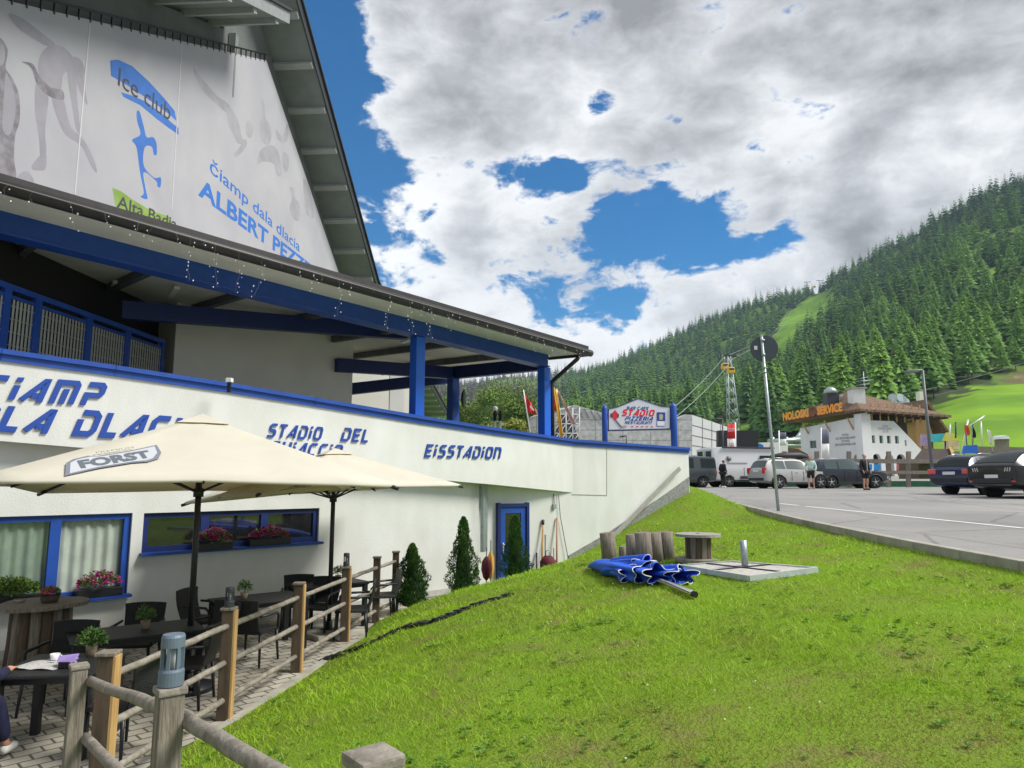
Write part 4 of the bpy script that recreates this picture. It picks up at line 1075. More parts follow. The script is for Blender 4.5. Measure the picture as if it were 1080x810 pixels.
# the far wood as one mass each
lows = [conifer(11, 7, 80+k, w=.18+.025*k, z0=.10, kites=1) for k in range(4)]
mids = [conifer(15, 8, 90+k, w=.18+.03*k, z0=.12, kites=1) for k in range(3)]
def forest(name, sel, m, label, base, thin=False):
    VV = []; FF = []; TT = []; off = 0
    for i in sel:
        j = keep[i]; arr = (mids if Yc[j] < 500 else lows); V, Fc, T = arr[rs.randint(len(arr))]
        if thin: V = V*np.array([.55, .55, 1])
        a = rs.rand()*6.28; c, s = math.cos(a), math.sin(a); h = hts[i]; wv = rs.uniform(.85, 1.2)
        P = np.stack([(V[:, 0]*c-V[:, 1]*s)*h*wv+Xc[j], (V[:, 0]*s+V[:, 1]*c)*h*wv+Yc[j], V[:, 2]*h+Zc[j]-.5], 1)
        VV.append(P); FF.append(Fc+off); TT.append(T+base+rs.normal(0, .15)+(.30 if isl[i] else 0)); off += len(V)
        # trunk
        tv = np.array([(.012, 0, 0), (-.006, .01, 0), (-.006, -.01, 0), (0, 0, .8)])*h*np.array([1, 1, 1]) + np.array([Xc[j], Yc[j], Zc[j]-1])
        VV.append(tv); FF.append(np.array([(0, 1, 3), (1, 2, 3), (2, 0, 3)])+off); TT.append(np.full(4, .1)); off += 4
    o = big_mesh(name, np.concatenate(VV), np.concatenate(FF), m, tint=np.concatenate(TT)); tag(o, label, 'forest', kind='stuff'); return o
rest = [i for i in range(len(keep)) if i not in indiv and not dead[i]]
forest('forest', rest, CROWN, 'dense dark green conifer forest covering the mountainside', -.02)
dm = tint_mat('dead_needles', [(0, (.07, .06, .055)), (.6, (.13, .11, .10)), (1, (.11, .14, .06))], noise_scale=.01, noise_amt=.5)
forest('dead_forest', [i for i in range(len(keep)) if dead[i]], dm, 'brown dead conifer forest on the hill seen beneath the blue canopy', 0, True)

# forest floor colour under the trees
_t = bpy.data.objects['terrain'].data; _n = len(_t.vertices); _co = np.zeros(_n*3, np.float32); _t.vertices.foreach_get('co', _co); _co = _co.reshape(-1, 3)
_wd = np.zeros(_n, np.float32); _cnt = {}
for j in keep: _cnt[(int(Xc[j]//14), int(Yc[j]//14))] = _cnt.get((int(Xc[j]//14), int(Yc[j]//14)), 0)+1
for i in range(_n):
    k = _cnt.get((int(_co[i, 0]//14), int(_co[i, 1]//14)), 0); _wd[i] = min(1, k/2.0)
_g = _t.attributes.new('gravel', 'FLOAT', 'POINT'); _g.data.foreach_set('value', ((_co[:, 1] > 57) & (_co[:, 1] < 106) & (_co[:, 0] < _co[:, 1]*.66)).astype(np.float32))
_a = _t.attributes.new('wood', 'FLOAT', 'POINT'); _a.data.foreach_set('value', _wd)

# leafy bushes and broadleaf trees
def leaf_cloud(n, rad, size, seed, lobes=7):
    r = np.random.RandomState(seed); V = []; Fc = []; T = []
    C = [(r.uniform(-.55, .55), r.uniform(-.55, .55), r.uniform(.15, .9), r.uniform(.35, .55)) for _ in range(lobes)]
    for i in range(n):
        c = C[r.randint(lobes)]; d = r.normal(size=3); d /= np.linalg.norm(d); q = r.rand()**.4*c[3]
        p = np.array([c[0]+d[0]*q, c[1]+d[1]*q, c[2]+d[2]*q*.85])*rad
        a = r.normal(size=3); a /= np.linalg.norm(a); b = np.cross(a, d); b /= np.linalg.norm(b)+1e-9; s = size*r.uniform(.6, 1.3)
        k = len(V); V += [p-a*s, p+b*s*.55, p+a*s, p-b*s*.55]; Fc += [(k, k+1, k+2), (k, k+2, k+3)]
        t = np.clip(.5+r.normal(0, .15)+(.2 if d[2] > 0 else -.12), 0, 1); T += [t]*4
    return np.array(V), np.array(Fc), np.array(T)
BUSH = tint_mat('broad_leaves', [(0, (.03, .07, .015)), (.5, (.09, .17, .03)), (1, (.20, .27, .05))])
BUSHY = tint_mat('yellowing_leaves', [(0, (.07, .10, .02)), (.5, (.15, .19, .035)), (1, (.26, .27, .05))])
for k, (px, py, Y, h, m, lab) in enumerate([(508, 472, 70, 3.4, BUSHY, 'yellow green bush seen under the canopy left of the two black chimney caps'), (538, 475, 66, 3.9, BUSHY, 'yellow green tree seen under the canopy right of the chimney caps'),
      (552, 470, 90, 10, BUSH, 'tall bright green tree seen under the canopy beside the red flag'), (495, 470, 95, 9, BUSH, 'bright green tree behind the satellite dish under the canopy'), (528, 470, 105, 12.5, BUSH, 'large bright green tree rising behind the yellow green bush')]):
    p = at(px, py, Y); t = thing('broadleaf_tree', lab, 'tree', (p.x, p.y, p.z-.5))
    V, Fc, T = leaf_cloud(5200, h*.5, .16, 300+k, 9); V[:, 2] += h*.28
    big_mesh('crown', V, Fc, m, t, tint=T); MB().tube([(0, 0, -1), (.1, 0, h*.3), (0, 0, h*.7)], [.22, .16, .05], 7).build('trunk', BARK, t, world=False)

# thuja shrubs
THU = tint_mat('thuja_leaves', [(0, (.015, .045, .014)), (.5, (.04, .115, .022)), (1, (.11, .21, .035))])
def thuja(x, y, z, h, r0, seed, lab):
    t = thing('thuja_shrub', lab, 'shrub', (x, y, z)); r = np.random.RandomState(seed); V = []; Fc = []; T = []
    for i in range(9000):
        u = r.rand()**1.25; zz = u*h; prof = r0*(1-u)**.62*(.55+.45*min(1, u*8))
        a = r.rand()*6.283; lump = .95+.30*math.sin(a*2+u*9+seed)+.18*math.sin(a*4-u*19+seed)+.12*math.sin(a*7+u*31)
        rr_ = prof*lump*(1-.28*r.rand()**2); p = np.array([rr_*math.cos(a), rr_*math.sin(a), zz+.03])
        d = np.array([math.cos(a)*.6, math.sin(a)*.6, 1.0])+r.normal(0, .25, 3); d /= np.linalg.norm(d); s_ = np.array([-math.sin(a), math.cos(a), 0])+r.normal(0, .5, 3)
        s_ = s_-d*np.dot(s_, d); s_ /= np.linalg.norm(s_)+1e-9; L_ = r.uniform(.025, .055); k = len(V)
        V += [p, p+d*L_*.5+s_*L_*.3, p+d*L_, p+d*L_*.5-s_*L_*.3]; Fc += [(k, k+1, k+2), (k, k+2, k+3)]
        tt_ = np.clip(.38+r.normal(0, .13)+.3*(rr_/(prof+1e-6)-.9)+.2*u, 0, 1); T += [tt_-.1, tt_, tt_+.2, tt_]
    big_mesh('foliage', np.array(V), np.array(Fc), THU, t, tint=T)
    MB().lathe([(r0*.5, .05), (r0*.5, h*.15), (r0*.4, h*.5), (r0*.14, h*.8), (.005, h*.88)], n=12).build('dark_core', mat('thuja_inner_shade', (.01, .02, .008), .95), t, world=False)  # solid core, shade inside the foliage put into its near-black colour
    MB().tube([(0, 0, -.1), (0, 0, .3)], .03, 6).build('stem', BARK, t, world=False)
thuja(-1.88, 13.55, lawn_z(-1.75, 13.4)-.02, 1.12, .35, 3, 'short conical thuja shrub beside the last fence post')
thuja(-1.02, 15.0, lawn_z(-1.0, 14.9)-.05, 1.62, .34, 4, 'tallest conical thuja shrub at the wall corner left of the blue door')
thuja(.07, 15.9, lawn_z(.07, 15.9)+.0, 1.40, .32, 5, 'conical thuja shrub growing in front of the blue door')

# ------------------------------------------------------------------ lawn grass
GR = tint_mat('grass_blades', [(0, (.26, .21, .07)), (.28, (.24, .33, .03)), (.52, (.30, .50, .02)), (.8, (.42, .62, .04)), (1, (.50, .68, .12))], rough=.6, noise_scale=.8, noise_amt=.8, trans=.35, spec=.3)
def grass():
    r = np.random.RandomState(21); n = 900000
    Xg = r.uniform(-3.4, 10, n); Yg = r.uniform(.9, 22, n); d = np.hypot(Xg, Yg)
    acc = r.rand(n) < np.clip((5.2/d)**1.75, 0, 1)
    kx = np.interp(Yg, KY, KX); fx = np.interp(Yg, [3, 5.4, 7.7, 13.9, 16, 18.4, 21], [-3.2, -2.98, -2.78, -1.98, -1.0, 1.6, 4.9])
    dn = np.sin(Xg*2.7+1.3*np.sin(Yg*1.9))*np.cos(Yg*2.2+Xg)+.7*np.sin(Xg*7.1-Yg*5.3)*np.cos(Yg*8.3); acc &= r.rand(n) < np.clip(.78+.35*dn, .3, 1)
    acc &= (Xg < kx-.04) & (Xg > fx) & (Xg < Yg*1.1+1.5)
    # keep off the slab
    Xg, Yg, d = Xg[acc], Yg[acc], d[acc]
    c = SLAB; acc = ~inpoly(Xg, Yg, c); Xg, Yg, d = Xg[acc], Yg[acc], d[acc]
    n = len(Xg); Z = lawn_full(Xg, Yg); wf = np.clip(d/4.5, .8, 4)
    patch = np.sin(Xg*1.9+1)*np.cos(Yg*1.4)+.6*np.sin(Xg*4.3+Yg*2.9)+.5*np.sin(Yg*6.1-Xg*3.7)
    h = r.uniform(.015, .040, n)*(1+.25*np.clip(patch, -1, 1))*np.clip(wf, 1, 1.35); h[r.rand(n) < .015] *= 2.0
    a = r.rand(n)*6.283; w = .0022*wf*r.uniform(.7, 1.5, n); lx = r.normal(0, 1.0, n)*h; ly = r.normal(0, 1.0, n)*h
    P0 = np.stack([Xg-np.cos(a)*w, Yg-np.sin(a)*w, Z-.004], 1); P1 = np.stack([Xg+np.cos(a)*w, Yg+np.sin(a)*w, Z-.004], 1)
    P2 = np.stack([Xg+lx, Yg+ly, Z+h], 1)
    V = np.stack([P0, P1, P2], 1).reshape(-1, 3); Fc = np.arange(3*n).reshape(-1, 3)
    t = .50+r.normal(0, .14, n)+.05*patch
    dry = 1.1*np.exp(-((Xg-1.9)**2/.12+(Yg-6.5)**2/.5))+1.2*np.exp(-((Xg-1.3)**2/.9+(Yg-4.4)**2/.5))+.9*np.exp(-((Xg-2.6)**2/.8+(Yg-4.2)**2/.6))+.7*np.exp(-((Xg+.2)**2/.8+(Yg-4.0)**2/.5))+.6*np.exp(-((Xg-.6)**2/1.5+(Yg-10)**2/1.6))
    t -= dry*.34*r.uniform(.4, 1.4, n); t[r.rand(n) < .05] = .12
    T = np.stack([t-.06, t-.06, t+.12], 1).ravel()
    print('blades', n)
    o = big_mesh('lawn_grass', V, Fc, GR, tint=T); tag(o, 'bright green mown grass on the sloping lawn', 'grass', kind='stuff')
SLABC = on_z(788, 601, -1.2)
_sp = [hit(px, py, lambda x, y: lawn_z(x, y)+.04) for px, py in ((718, 598), (772, 594), (862, 601), (790, 610))]
SLAB = [(p.x, p.y) for p in _sp]
grass()
WEED = tint_mat('clover_leaves', [(0, (.06, .13, .02)), (.5, (.12, .25, .03)), (1, (.22, .36, .08))], trans=.3)
def weeds():
    r = np.random.RandomState(5); V = []; Fc = []; T = []
    m = 0
    while m < 2300:
        X = r.uniform(-3, 8); Y = r.uniform(1.2, 15)
        if X < np.interp(Y, [3, 5.4, 7.7, 13.9], [-3.1, -2.9, -2.7, -1.9]) or X > kerb_x(Y)-.2 or r.rand() > (3.5/math.hypot(X, Y))**1.2: continue
        if math.sin(X*2.3+1)+math.sin(Y*1.9+X)+r.normal(0, .6) < -.1: continue
        z = lawn_z(X, Y)+.012; m += 1; nl = r.randint(3, 8); L_ = r.uniform(.014, .032)*(1.9 if r.rand() < .07 else 1); a0 = r.rand()*6.28; t = r.uniform(.2, .95)
        for k in range(nl):
            a = a0+6.283*k/nl+r.uniform(-.2, .2); c, s = math.cos(a), math.sin(a); b = len(V); l2 = L_*r.uniform(.7, 1.2); w = l2*.42; up_ = l2*r.uniform(.2, .8)
            V += [(X, Y, z), (X+c*l2*.6-s*w, Y+s*l2*.6+c*w, z+up_), (X+c*l2, Y+s*l2, z+up_*.8), (X+c*l2*.6+s*w, Y+s*l2*.6-c*w, z+up_)]
            Fc += [(b, b+1, b+2), (b, b+2, b+3)]; T += [t-.2, t, t+.1, t]
    o = big_mesh('clover', np.array(V), np.array(Fc), WEED, tint=T); tag(o, 'clover and broad leaved weeds low in the lawn', 'ground cover', kind='stuff')
    mb = MB()
    for k in range(70):
        X = r.uniform(-1.5, 6); Y = r.uniform(3, 14)
        if X > kerb_x(Y)-.3: continue
        z = lawn_z(X, Y)+.04; s_ = .006*max(1, Y/8); mb.lathe([(.002, 0), (s_, .003), (s_*.9, .008), (.001, .01)], (X, Y, z), 6)
    o = mb.build('daisies', mat('daisy_white', (.8, .8, .75), .7)); tag(o, 'tiny white daisies dotted in the lawn', 'flowers', kind='stuff')
weeds()
# ------------------------------------------------------------------ terrace furniture
RZW = math.atan2(BD.y, BD.x)
def lawn_pt(px, py, dz=0): return hit(px, py, lambda x, y: lawn_z(x, y)+dz)
def floor_pt(px, py, z=TERR): return on_z(px, py, z)
WOVEN = mat('woven_black_resin', (.012, .013, .016), .5, var=.3, scale=60, bump=.8, bscale=120)
def make_chair():
    t = thing('terrace_chair', 'black woven resin armchair', 'chair', (0, 0, 0))
    MB().box((0, 0, .44), (.50, .50, .045), bev=.012).build('seat', WOVEN, t, world=False)
    b = MB(); n = 6; vs = []
    for i in range(n+1):
        f = i/n; z = .46+f*.42; y = -.235-.085*f-.03*math.sin(f*3); hw_ = .225-.0*f+.025*f
        for j in range(7):
            g = j/6*2-1; vs.append((g*hw_, y-.025*(1-g*g), z+(.0 if i < n else -.012*g*g)))
    vs2 = [(x, y-.022, z) for x, y, z in vs]; k = len(vs)
    fs = [(i*7+j, i*7+j+1, (i+1)*7+j+1, (i+1)*7+j) for i in range(n) for j in range(6)]
    fs2 = [tuple(reversed([a+k for a in f])) for f in fs]
    ring = [j for j in range(7)]+[i*7+6 for i in range(1, n+1)]+[n*7+j for j in range(5, -1, -1)]+[i*7 for i in range(n-1, 0, -1)]
    fs3 = [(ring[i], ring[(i+1) % len(ring)], ring[(i+1) % len(ring)]+k, ring[i]+k) for i in range(len(ring))]
    b.add(vs+vs2, fs+fs2+fs3, False); b.build('backrest', WOVEN, t, world=False)
    for sx in (-1, 1):
        for sy in (-1, 1):
            MB().tube([(sx*.225, sy*.215, .43), (sx*.25, sy*.25, 0)], [.022, .015], 6).build('leg', BLACK, t, world=False)
        a = MB(); a.tube([(sx*.245, .21, .43), (sx*.262, .2, .60), (sx*.262, .15, .645), (sx*.255, -.27, .66)], [.018, .018, .02, .018], 6); a.build('armrest', BLACK, t, world=False)
    return t
def make_table(sx, sy, lab):
    t = thing('terrace_table', lab, 'table', (0, 0, 0))
    MB().box((0, 0, .725), (sx, sy, .035), bev=.012).build('tabletop', WOVEN, t, world=False)
    MB().box((0, 0, .68), (sx-.1, sy-.1, .055)).build('apron', BLACK, t, world=False)
    for a in (-1, 1):
        for b in (-1, 1): MB().box((a*(sx/2-.06), b*(sy/2-.06), .355), (.075, .075, .71), bev=.008).build('leg', BLACK, t, world=False)
    return t
ch = make_chair(); T3 = TERR
chairs = [ # x, y, facing angle (direction the sitter looks), label
 (-4.63, 6.05, 92, 'black woven armchair in which the person in the dark blue jacket sits'),
 (-3.52, 6.75, 160, 'black woven armchair nearest the corner fence post, right of the table with the cup'),
 (-4.95, 8.0, -85, 'black woven armchair in front of the round log table, behind the table with the cup'),
 (-3.65, 8.2, 185, 'black woven armchair seen side on behind the nearest lamp, at the second table'),
 (-4.75, 9.2, -80, 'black woven armchair with a wide back at the far side of the second table'),
 (-3.95, 9.35, -120, 'black woven armchair just left of the near umbrella pole foot'),
 (-4.5, 10.7, -10, 'black woven armchair facing right, left end of the middle table under the window'),
 (-3.55, 10.0, 80, 'black woven armchair whose back hides the front of the middle table'),
 (-3.15, 11.75, -100, 'black woven armchair behind the right end of the middle table'),
 (-3.55, 12.0, -75, 'black woven armchair partly hidden against the wall between the two far tables'),
 (-2.55, 11.55, 190, 'black woven armchair right of the second umbrella pole, turned to the farthest table'),
 (-2.35, 12.9, 200, 'farthest black woven armchair, by the last fence posts'),
]
for i, (x, y, a, lab) in enumerate(chairs):
    place(ch, i > 0, (x, y, T3), R(a-90), lab, 'woven chairs at the terrace tables')
tb = [(-4.25, 6.95, .85, .85, 8, 'small square black table with coffee cup and open newspaper'), (-4.35, 8.45, 1.35, .8, 35, 'black rectangular table with one potted herb, between newspaper table and umbrella pole'),
      (-3.75, 10.75, 1.25, .8, 40, 'black rectangular table with potted herb below the flower boxes'), (-3.15, 12.35, 1.2, .75, 42, 'farthest black table with potted herb, behind the second umbrella pole')]
TB = []
for x, y, sx, sy, a, lab in tb:
    t = make_table(sx, sy, lab); t.location = (x, y, T3); t.rotation_euler = (0, 0, R(a)); t['group'] = 'black terrace tables'; TB.append((x, y))
# potted herbs
HERB = tint_mat('herb_leaves', [(0, (.03, .07, .02)), (.5, (.08, .17, .04)), (1, (.2, .32, .09))]); POT = mat('herb_pot', (.25, .19, .13), .8, var=.3, scale=20)
def plant(name, lab, p, r0, h, n, m, potr, poth, potm, cat='plant', grp=None, flowers=None, leaf=.03, spread=1.0, seed=0, trough=None, rz=0):
    t = thing(name, lab, cat, p, rz, grp); r = np.random.RandomState(seed+1)
    if trough: MB().box((0, 0, poth/2), (trough, potr*2, poth), bev=.012).build('trough', potm, t, world=False)
    else: MB().lathe([(potr*.75, 0), (potr, poth), (potr*.88, poth), (potr*.85, poth*.8), (.001, poth*.8)], n=14).build('pot', potm, t, world=False)
    V = []; Fc = []; T = []; FV = []; FF = []; FT = []
    hx = (trough/2*.95 if trough else r0)
    for i in range(n):
        a = r.rand()*6.283; q = math.sqrt(r.rand()); dx, dy = math.cos(a)*q, math.sin(a)*q
        top = h*(1-.5*(dx*dx+dy*dy))*r.uniform(.35, 1.05)
        p_ = np.array([dx*hx, dy*r0, poth*.8+top]); L_ = leaf*r.uniform(.6, 1.4)
        d = np.array([dx, dy, r.uniform(.2, 1.2)])+r.normal(0, .5, 3); d /= np.linalg.norm(d); s = np.cross(d, r.normal(size=3)); s /= np.linalg.norm(s)+1e-9
        k = len(V); w = L_*.3*spread; V += [p_, p_+d*L_*.5+s*w, p_+d*L_, p_+d*L_*.5-s*w]; Fc += [(k, k+1, k+2), (k, k+2, k+3)]; tt_ = r.uniform(.1, .9); T += [tt_-.1, tt_, tt_+.1, tt_]
    for i in range(n//40):
        a = r.rand()*6.283; q = r.rand()*.9; b = len(V); x, y = math.cos(a)*q*hx, math.sin(a)*q*r0
        V += [(x*.3, y*.3, poth*.75), (x*.3+.004, y*.3, poth*.75), (x, y, poth+h*.8)]; Fc += [(b, b+1, b+2)]; T += [.2]*3
    big_mesh('leaves', np.array(V), np.array(Fc), m, t, tint=T)
    if flowers:
        fm, fn, fs = flowers
        for i in range(fn):
            a = r.rand()*6.283; q = math.sqrt(r.rand())*1.08; dx, dy = math.cos(a)*q, math.sin(a)*q
            c = np.array([dx*hx, dy*r0*1.1, poth*.8+h*(1.08-.62*(dx*dx+dy*dy))*r.uniform(.55, 1.05)])
            for j in range(7):
                d = r.normal(size=3); d[2] = abs(d[2])*.6; d /= np.linalg.norm(d); s = np.cross(d, r.normal(size=3)); s /= np.linalg.norm(s)+1e-9
                k = len(FV); FV += [c, c+d*fs*.6+s*fs*.5, c+d*fs, c+d*fs*.6-s*fs*.5]; FF += [(k, k+1, k+2), (k, k+2, k+3)]; tt_ = r.rand(); FT += [tt_]*4
        big_mesh('flowers', np.array(FV), np.array(FF), fm, t, tint=FT)
    return t
for i, ((x, y), lab) in enumerate(zip([(-4.15, 7.22), (-4.28, 8.5), (-3.92, 10.6), (-3.0, 12.45)], ['bushy green herb in a pot on the table with the newspaper', 'potted herb on the second table', 'potted herb on the table below the flower boxes', 'potted herb on the farthest table'])):
    plant('potted_herb', lab, (x, y, T3+.7435), .09 if i else .11, .17, 260 if i else 900, HERB, .055, .10, POT, 'potted plant', 'herb pots on the tables', leaf=.045, spread=.5, seed=i)
# table-top items
t = thing('coffee_cup', 'white coffee cup on a saucer beside the potted herb', 'cup', (-4.38, 7.02, T3+.7435)); MB().lathe([(.02, .012), (.035, .02), (.045, .07), (.041, .07), (.03, .025), (.001, .022)], n=18).build('cup', WHITEP, t, world=False)
MB().lathe([(.03, 0), (.075, .012), (.073, .016), (.03, .008), (.001, .008)], n=20).build('saucer', WHITEP, t, world=False); MB().tube([(.04, 0, .06), (.065, 0, .055), (.065, 0, .035), (.038, 0, .028)], .005, 6).build('handle', WHITEP, t, world=False)
nw = MB(); nv = []
for i in range(9):
    for j in range(6): nv.append((-4.62+i*.055+j*.008, 6.72+j*.06-i*.004, T3+.747+.012*abs(math.sin((i-4)*.8))))
nw.add(nv, [(i*6+j, (i+1)*6+j, (i+1)*6+j+1, i*6+j+1) for i in range(8) for j in range(5)], True)
nw.add([(v[0], v[1], v[2]-.003) for v in nv], [(i*6+j, (i+1)*6+j, (i+1)*6+j+1, i*6+j+1) for i in range(8) for j in range(5)], True)
tag(nw.build('newspaper', mat('newsprint', (.62, .61, .6), .85, c2=(.35, .35, .36), scale=45, detail=2)), 'open newspaper in front of the seated person', 'newspaper')
t = thing('napkin_holder', 'black holder with lilac napkins near the table corner', 'napkin holder', (-4.12, 6.78, T3+.7435)); MB().box((0, 0, .03), (.11, .08, .06), bev=.01).build('holder', BLACK, t, world=False)
g = MB()
for i in range(7):
    a = -.6+i*.2; g.add([(-.07+i*.004, -.03, .05), (.07, -.03+i*.01, .05), (.09+.02*math.sin(i), .02+.05*a, .10+.02*math.cos(i*2)), (-.08, .03+.05*a, .095)], [(0, 1, 2, 3)])
g.build('napkins', mat('lilac_paper', (.45, .32, .75), .8), t, world=False)

# round log table with flower bowl
bx, by = -5.95, 9.35
bx, by = -6.02, 9.30
t = thing('log_table', 'tall round table of upright logs with a weathered round top by the window', 'table', (bx, by, TERR))
n = 16
for k in range(n):
    a = 2*PI*k/n; MB().tube([(.32*math.cos(a), .32*math.sin(a), 0), (.29*math.cos(a), .29*math.sin(a), .45), (.28*math.cos(a), .28*math.sin(a), .87)], .064, 8).build('log', (WOODB, WOODG, WOODB, WOODG)[k % 4], t, world=False)
tp_ = MB(); pr = []
for k in range(28):
    a = 2*PI*k/28; r_ = .50*(1+.05*math.sin(a*3)+.03*math.sin(a*7+1)); pr.append((r_*math.cos(a), r_*math.sin(a), .87))
tp_.prism(pr, (0, 0, .045)); tp_.build('tabletop', WOODG, t, world=False)
PINK = tint_mat('geranium_flowers', [(0, (.22, .005, .09)), (.5, (.42, .01, .20)), (1, (.62, .07, .36))]); PINKL = tint_mat('pink_flowers', [(0, (.6, .04, .12)), (1, (.85, .25, .35))])
plant('flower_bowl', 'small bowl of pink flowers on the round log table', (bx+.10, by-.02, TERR+.916), .10, .12, 300, HERB, .12, .09, WOODB, 'potted plant', flowers=(PINKL, 26, .03), seed=9)
plant('wood_slice', 'low round dish beside the flower bowl on the log table', (bx-.3, by, TERR+.916), .05, .02, 60, HERB, .07, .035, CONC, 'dish', seed=10, leaf=.01)
# flower boxes on the sills
bb_ = BUSH
def sillpt(t, z, o=.06): return tuple(bl(t, LW+o, z))
sz1, sz2 = w1[2]+.004, w2[2]+.004
plant('geranium_box', 'magenta geraniums in a box at the right end of the curtained window', sillpt(tt(lw(103, 620)), sz1), .17, .26, 900, BUSH, .09, .13, BLACK, 'flower box', 'flower boxes on the window sills', flowers=(PINK, 80, .035), trough=.62, rz=RZW, seed=20)
plant('herb_box', 'green leafy plants in a black trough at the curtained window', sillpt(tt(lw(8, 625)), sz1), .16, .27, 2200, BUSH, .09, .13, BLACK, 'flower box', 'flower boxes on the window sills', trough=.75, rz=RZW, seed=21, leaf=.04)
plant('geranium_box', 'trailing magenta geraniums beside the near umbrella pole on the dark window', sillpt(tt(lw(222, 570)), sz2-.02, .12), .18, .25, 900, BUSH, .08, .12, BLACK, 'flower box', 'flower boxes on the window sills', flowers=(PINK, 120, .035), trough=.62, rz=RZW, seed=22)
plant('geranium_box', 'magenta geraniums in front of the right part of the dark window', sillpt(tt(lw(281, 570)), sz2, .1), .18, .22, 900, BUSH, .08, .12, BLACK, 'flower box', 'flower boxes on the window sills', flowers=(PINK, 110, .035), trough=.78, rz=RZW, seed=23)

# ------------------------------------------------------------------ wooden fences with post lamps
def post(mbx, p, zt_, zb_, w=.135, rz=0):
    mbx.box((p[0], p[1], (zt_+zb_)/2), (w, w, zt_-zb_), rz=rz, bev=.008)
f1 = thing('wooden_fence', 'grey weathered fence section running towards the camera at the bottom left', 'fence', (-1.4, 3.0, -1.8))
PA, PB_, PC = (-.325, 1.75, -.63), (-1.40, 3.02, -.83), (-2.92, 4.95, -1.22)
rz1 = math.atan2(PC[1]-PA[1], PC[0]-PA[0])
for p in (PA, PB_, PC):
    m = MB(); post(m, p, p[2]-.03, p[2]-1.25, .096, rz1); po = m.build('post', WOODG, f1)
    m = MB(); m.box((p[0], p[1], p[2]-.015), (.112, .112, .03), rz=rz1, bev=.008); m.build('cap', WOODH, po)
def rail(a, b, za, zb__, r_=.032, par=f1):
    A = Vector((a[0], a[1], za)); B_ = Vector((b[0], b[1], zb__)); n = 9; pts = [A.lerp(B_, i/n)+Vector((random.uniform(-1, 1), random.uniform(-1, 1), random.uniform(-1, 1)))*.004 for i in range(n+1)]
    MB().tube(pts, [r_*random.uniform(.92, 1.06) for _ in pts], 10).build('rail', WOODH, par)
nrm = Vector((PA[1]-PC[1], PC[0]-PA[0], 0)).normalized()*-.07   # rails sit on the camera side of the posts
def sh(p, k=1): return (p[0]+nrm.x*k, p[1]+nrm.y*k, p[2])
s_ = 1 if nrm.x > 0 else -1
rail(sh(PC), sh(PB_), PC[2]-.12, PB_[2]-.14); rail(sh(PB_), sh(PA), PB_[2]-.15, PA[2]-.22)
rail(sh(PC), sh(PB_), PC[2]-.48, PB_[2]-.60); rail(sh(PB_), sh(PA), PB_[2]-.55, PA[2]-.70)
f2 = thing('wooden_fence', 'brown and yellow three rail fence between the terrace and the lawn', 'fence', (-2.8, 9.5, TERR))
FP = [(-3.17, 5.75), (-3.0, 7.7), (-2.81, 9.54), (-2.60, 11.3), (-2.39, 12.75), (-2.22, 13.75)]
for i, (x, y) in enumerate(FP):
    m = MB(); post(m, (x, y), TERR+1.10, TERR-.1, .12, .1); po = m.build('post', WOODB, f2)
    if i < 4: MB().box((x+.072, y+.005, TERR+.55), (.024, .115, 1.1), rz=.1, bev=.004).build('side_board', WOODY, po)
    MB().box((x, y, TERR+1.115), (.15, .15, .03), rz=.1, bev=.008).build('cap', WOODG, po)
for (a, b) in zip(FP[:-1], FP[1:]):
    for dz in (.93, .56, .19): rail((a[0]+.0, a[1]+.06), (b[0]+.0, b[1]-.06), TERR+dz, TERR+dz+.01, .031, f2)
LAMPG = mat('lamp_grey', (.14, .185, .24), .5, metal=.2)
LAMPD = mat('lamp_dark', (.05, .055, .065), .5, metal=.2)
def post_lamp(p, m, lab, h=.20, r_=.046):
    t = thing('post_lamp', lab, 'lamp', p, 0, 'lanterns on the fence posts')
    MB().lathe([(r_*1.08, 0), (r_*1.08, .055), (r_, .065), (r_*.8, .065), (.001, .06)], n=24, smooth=False).build('base', m, t, world=False)
    MB().lathe([(r_, h-.05), (r_, h-.01), (r_*.9, h), (.001, h+.002)], n=24, smooth=False).build('cap', m, t, world=False)
    for k in range(7):
        a = 2*PI*k/7+.3; MB().box((r_*.86*math.cos(a), r_*.86*math.sin(a), h/2), (.012, .012, h-.09), rz=a).build('bar', m, t, world=False)
    MB().lathe([(.016, .06), (.016, h-.05)], n=10).build('bulb', mat('frosted_bulb', (.5, .52, .54), .4), t, world=False)
post_lamp((PB_[0], PB_[1], PB_[2]+.004), LAMPG, 'pale grey slotted lantern on the nearest grey fence post')
post_lamp((FP[1][0], FP[1][1], TERR+1.133), LAMPD, 'dark slotted lantern on the fence post near the middle of the terrace')
post_lamp((FP[3][0], FP[3][1], TERR+1.133), LAMPD, 'dark slotted lantern on the farther fence post by the second umbrella pole')

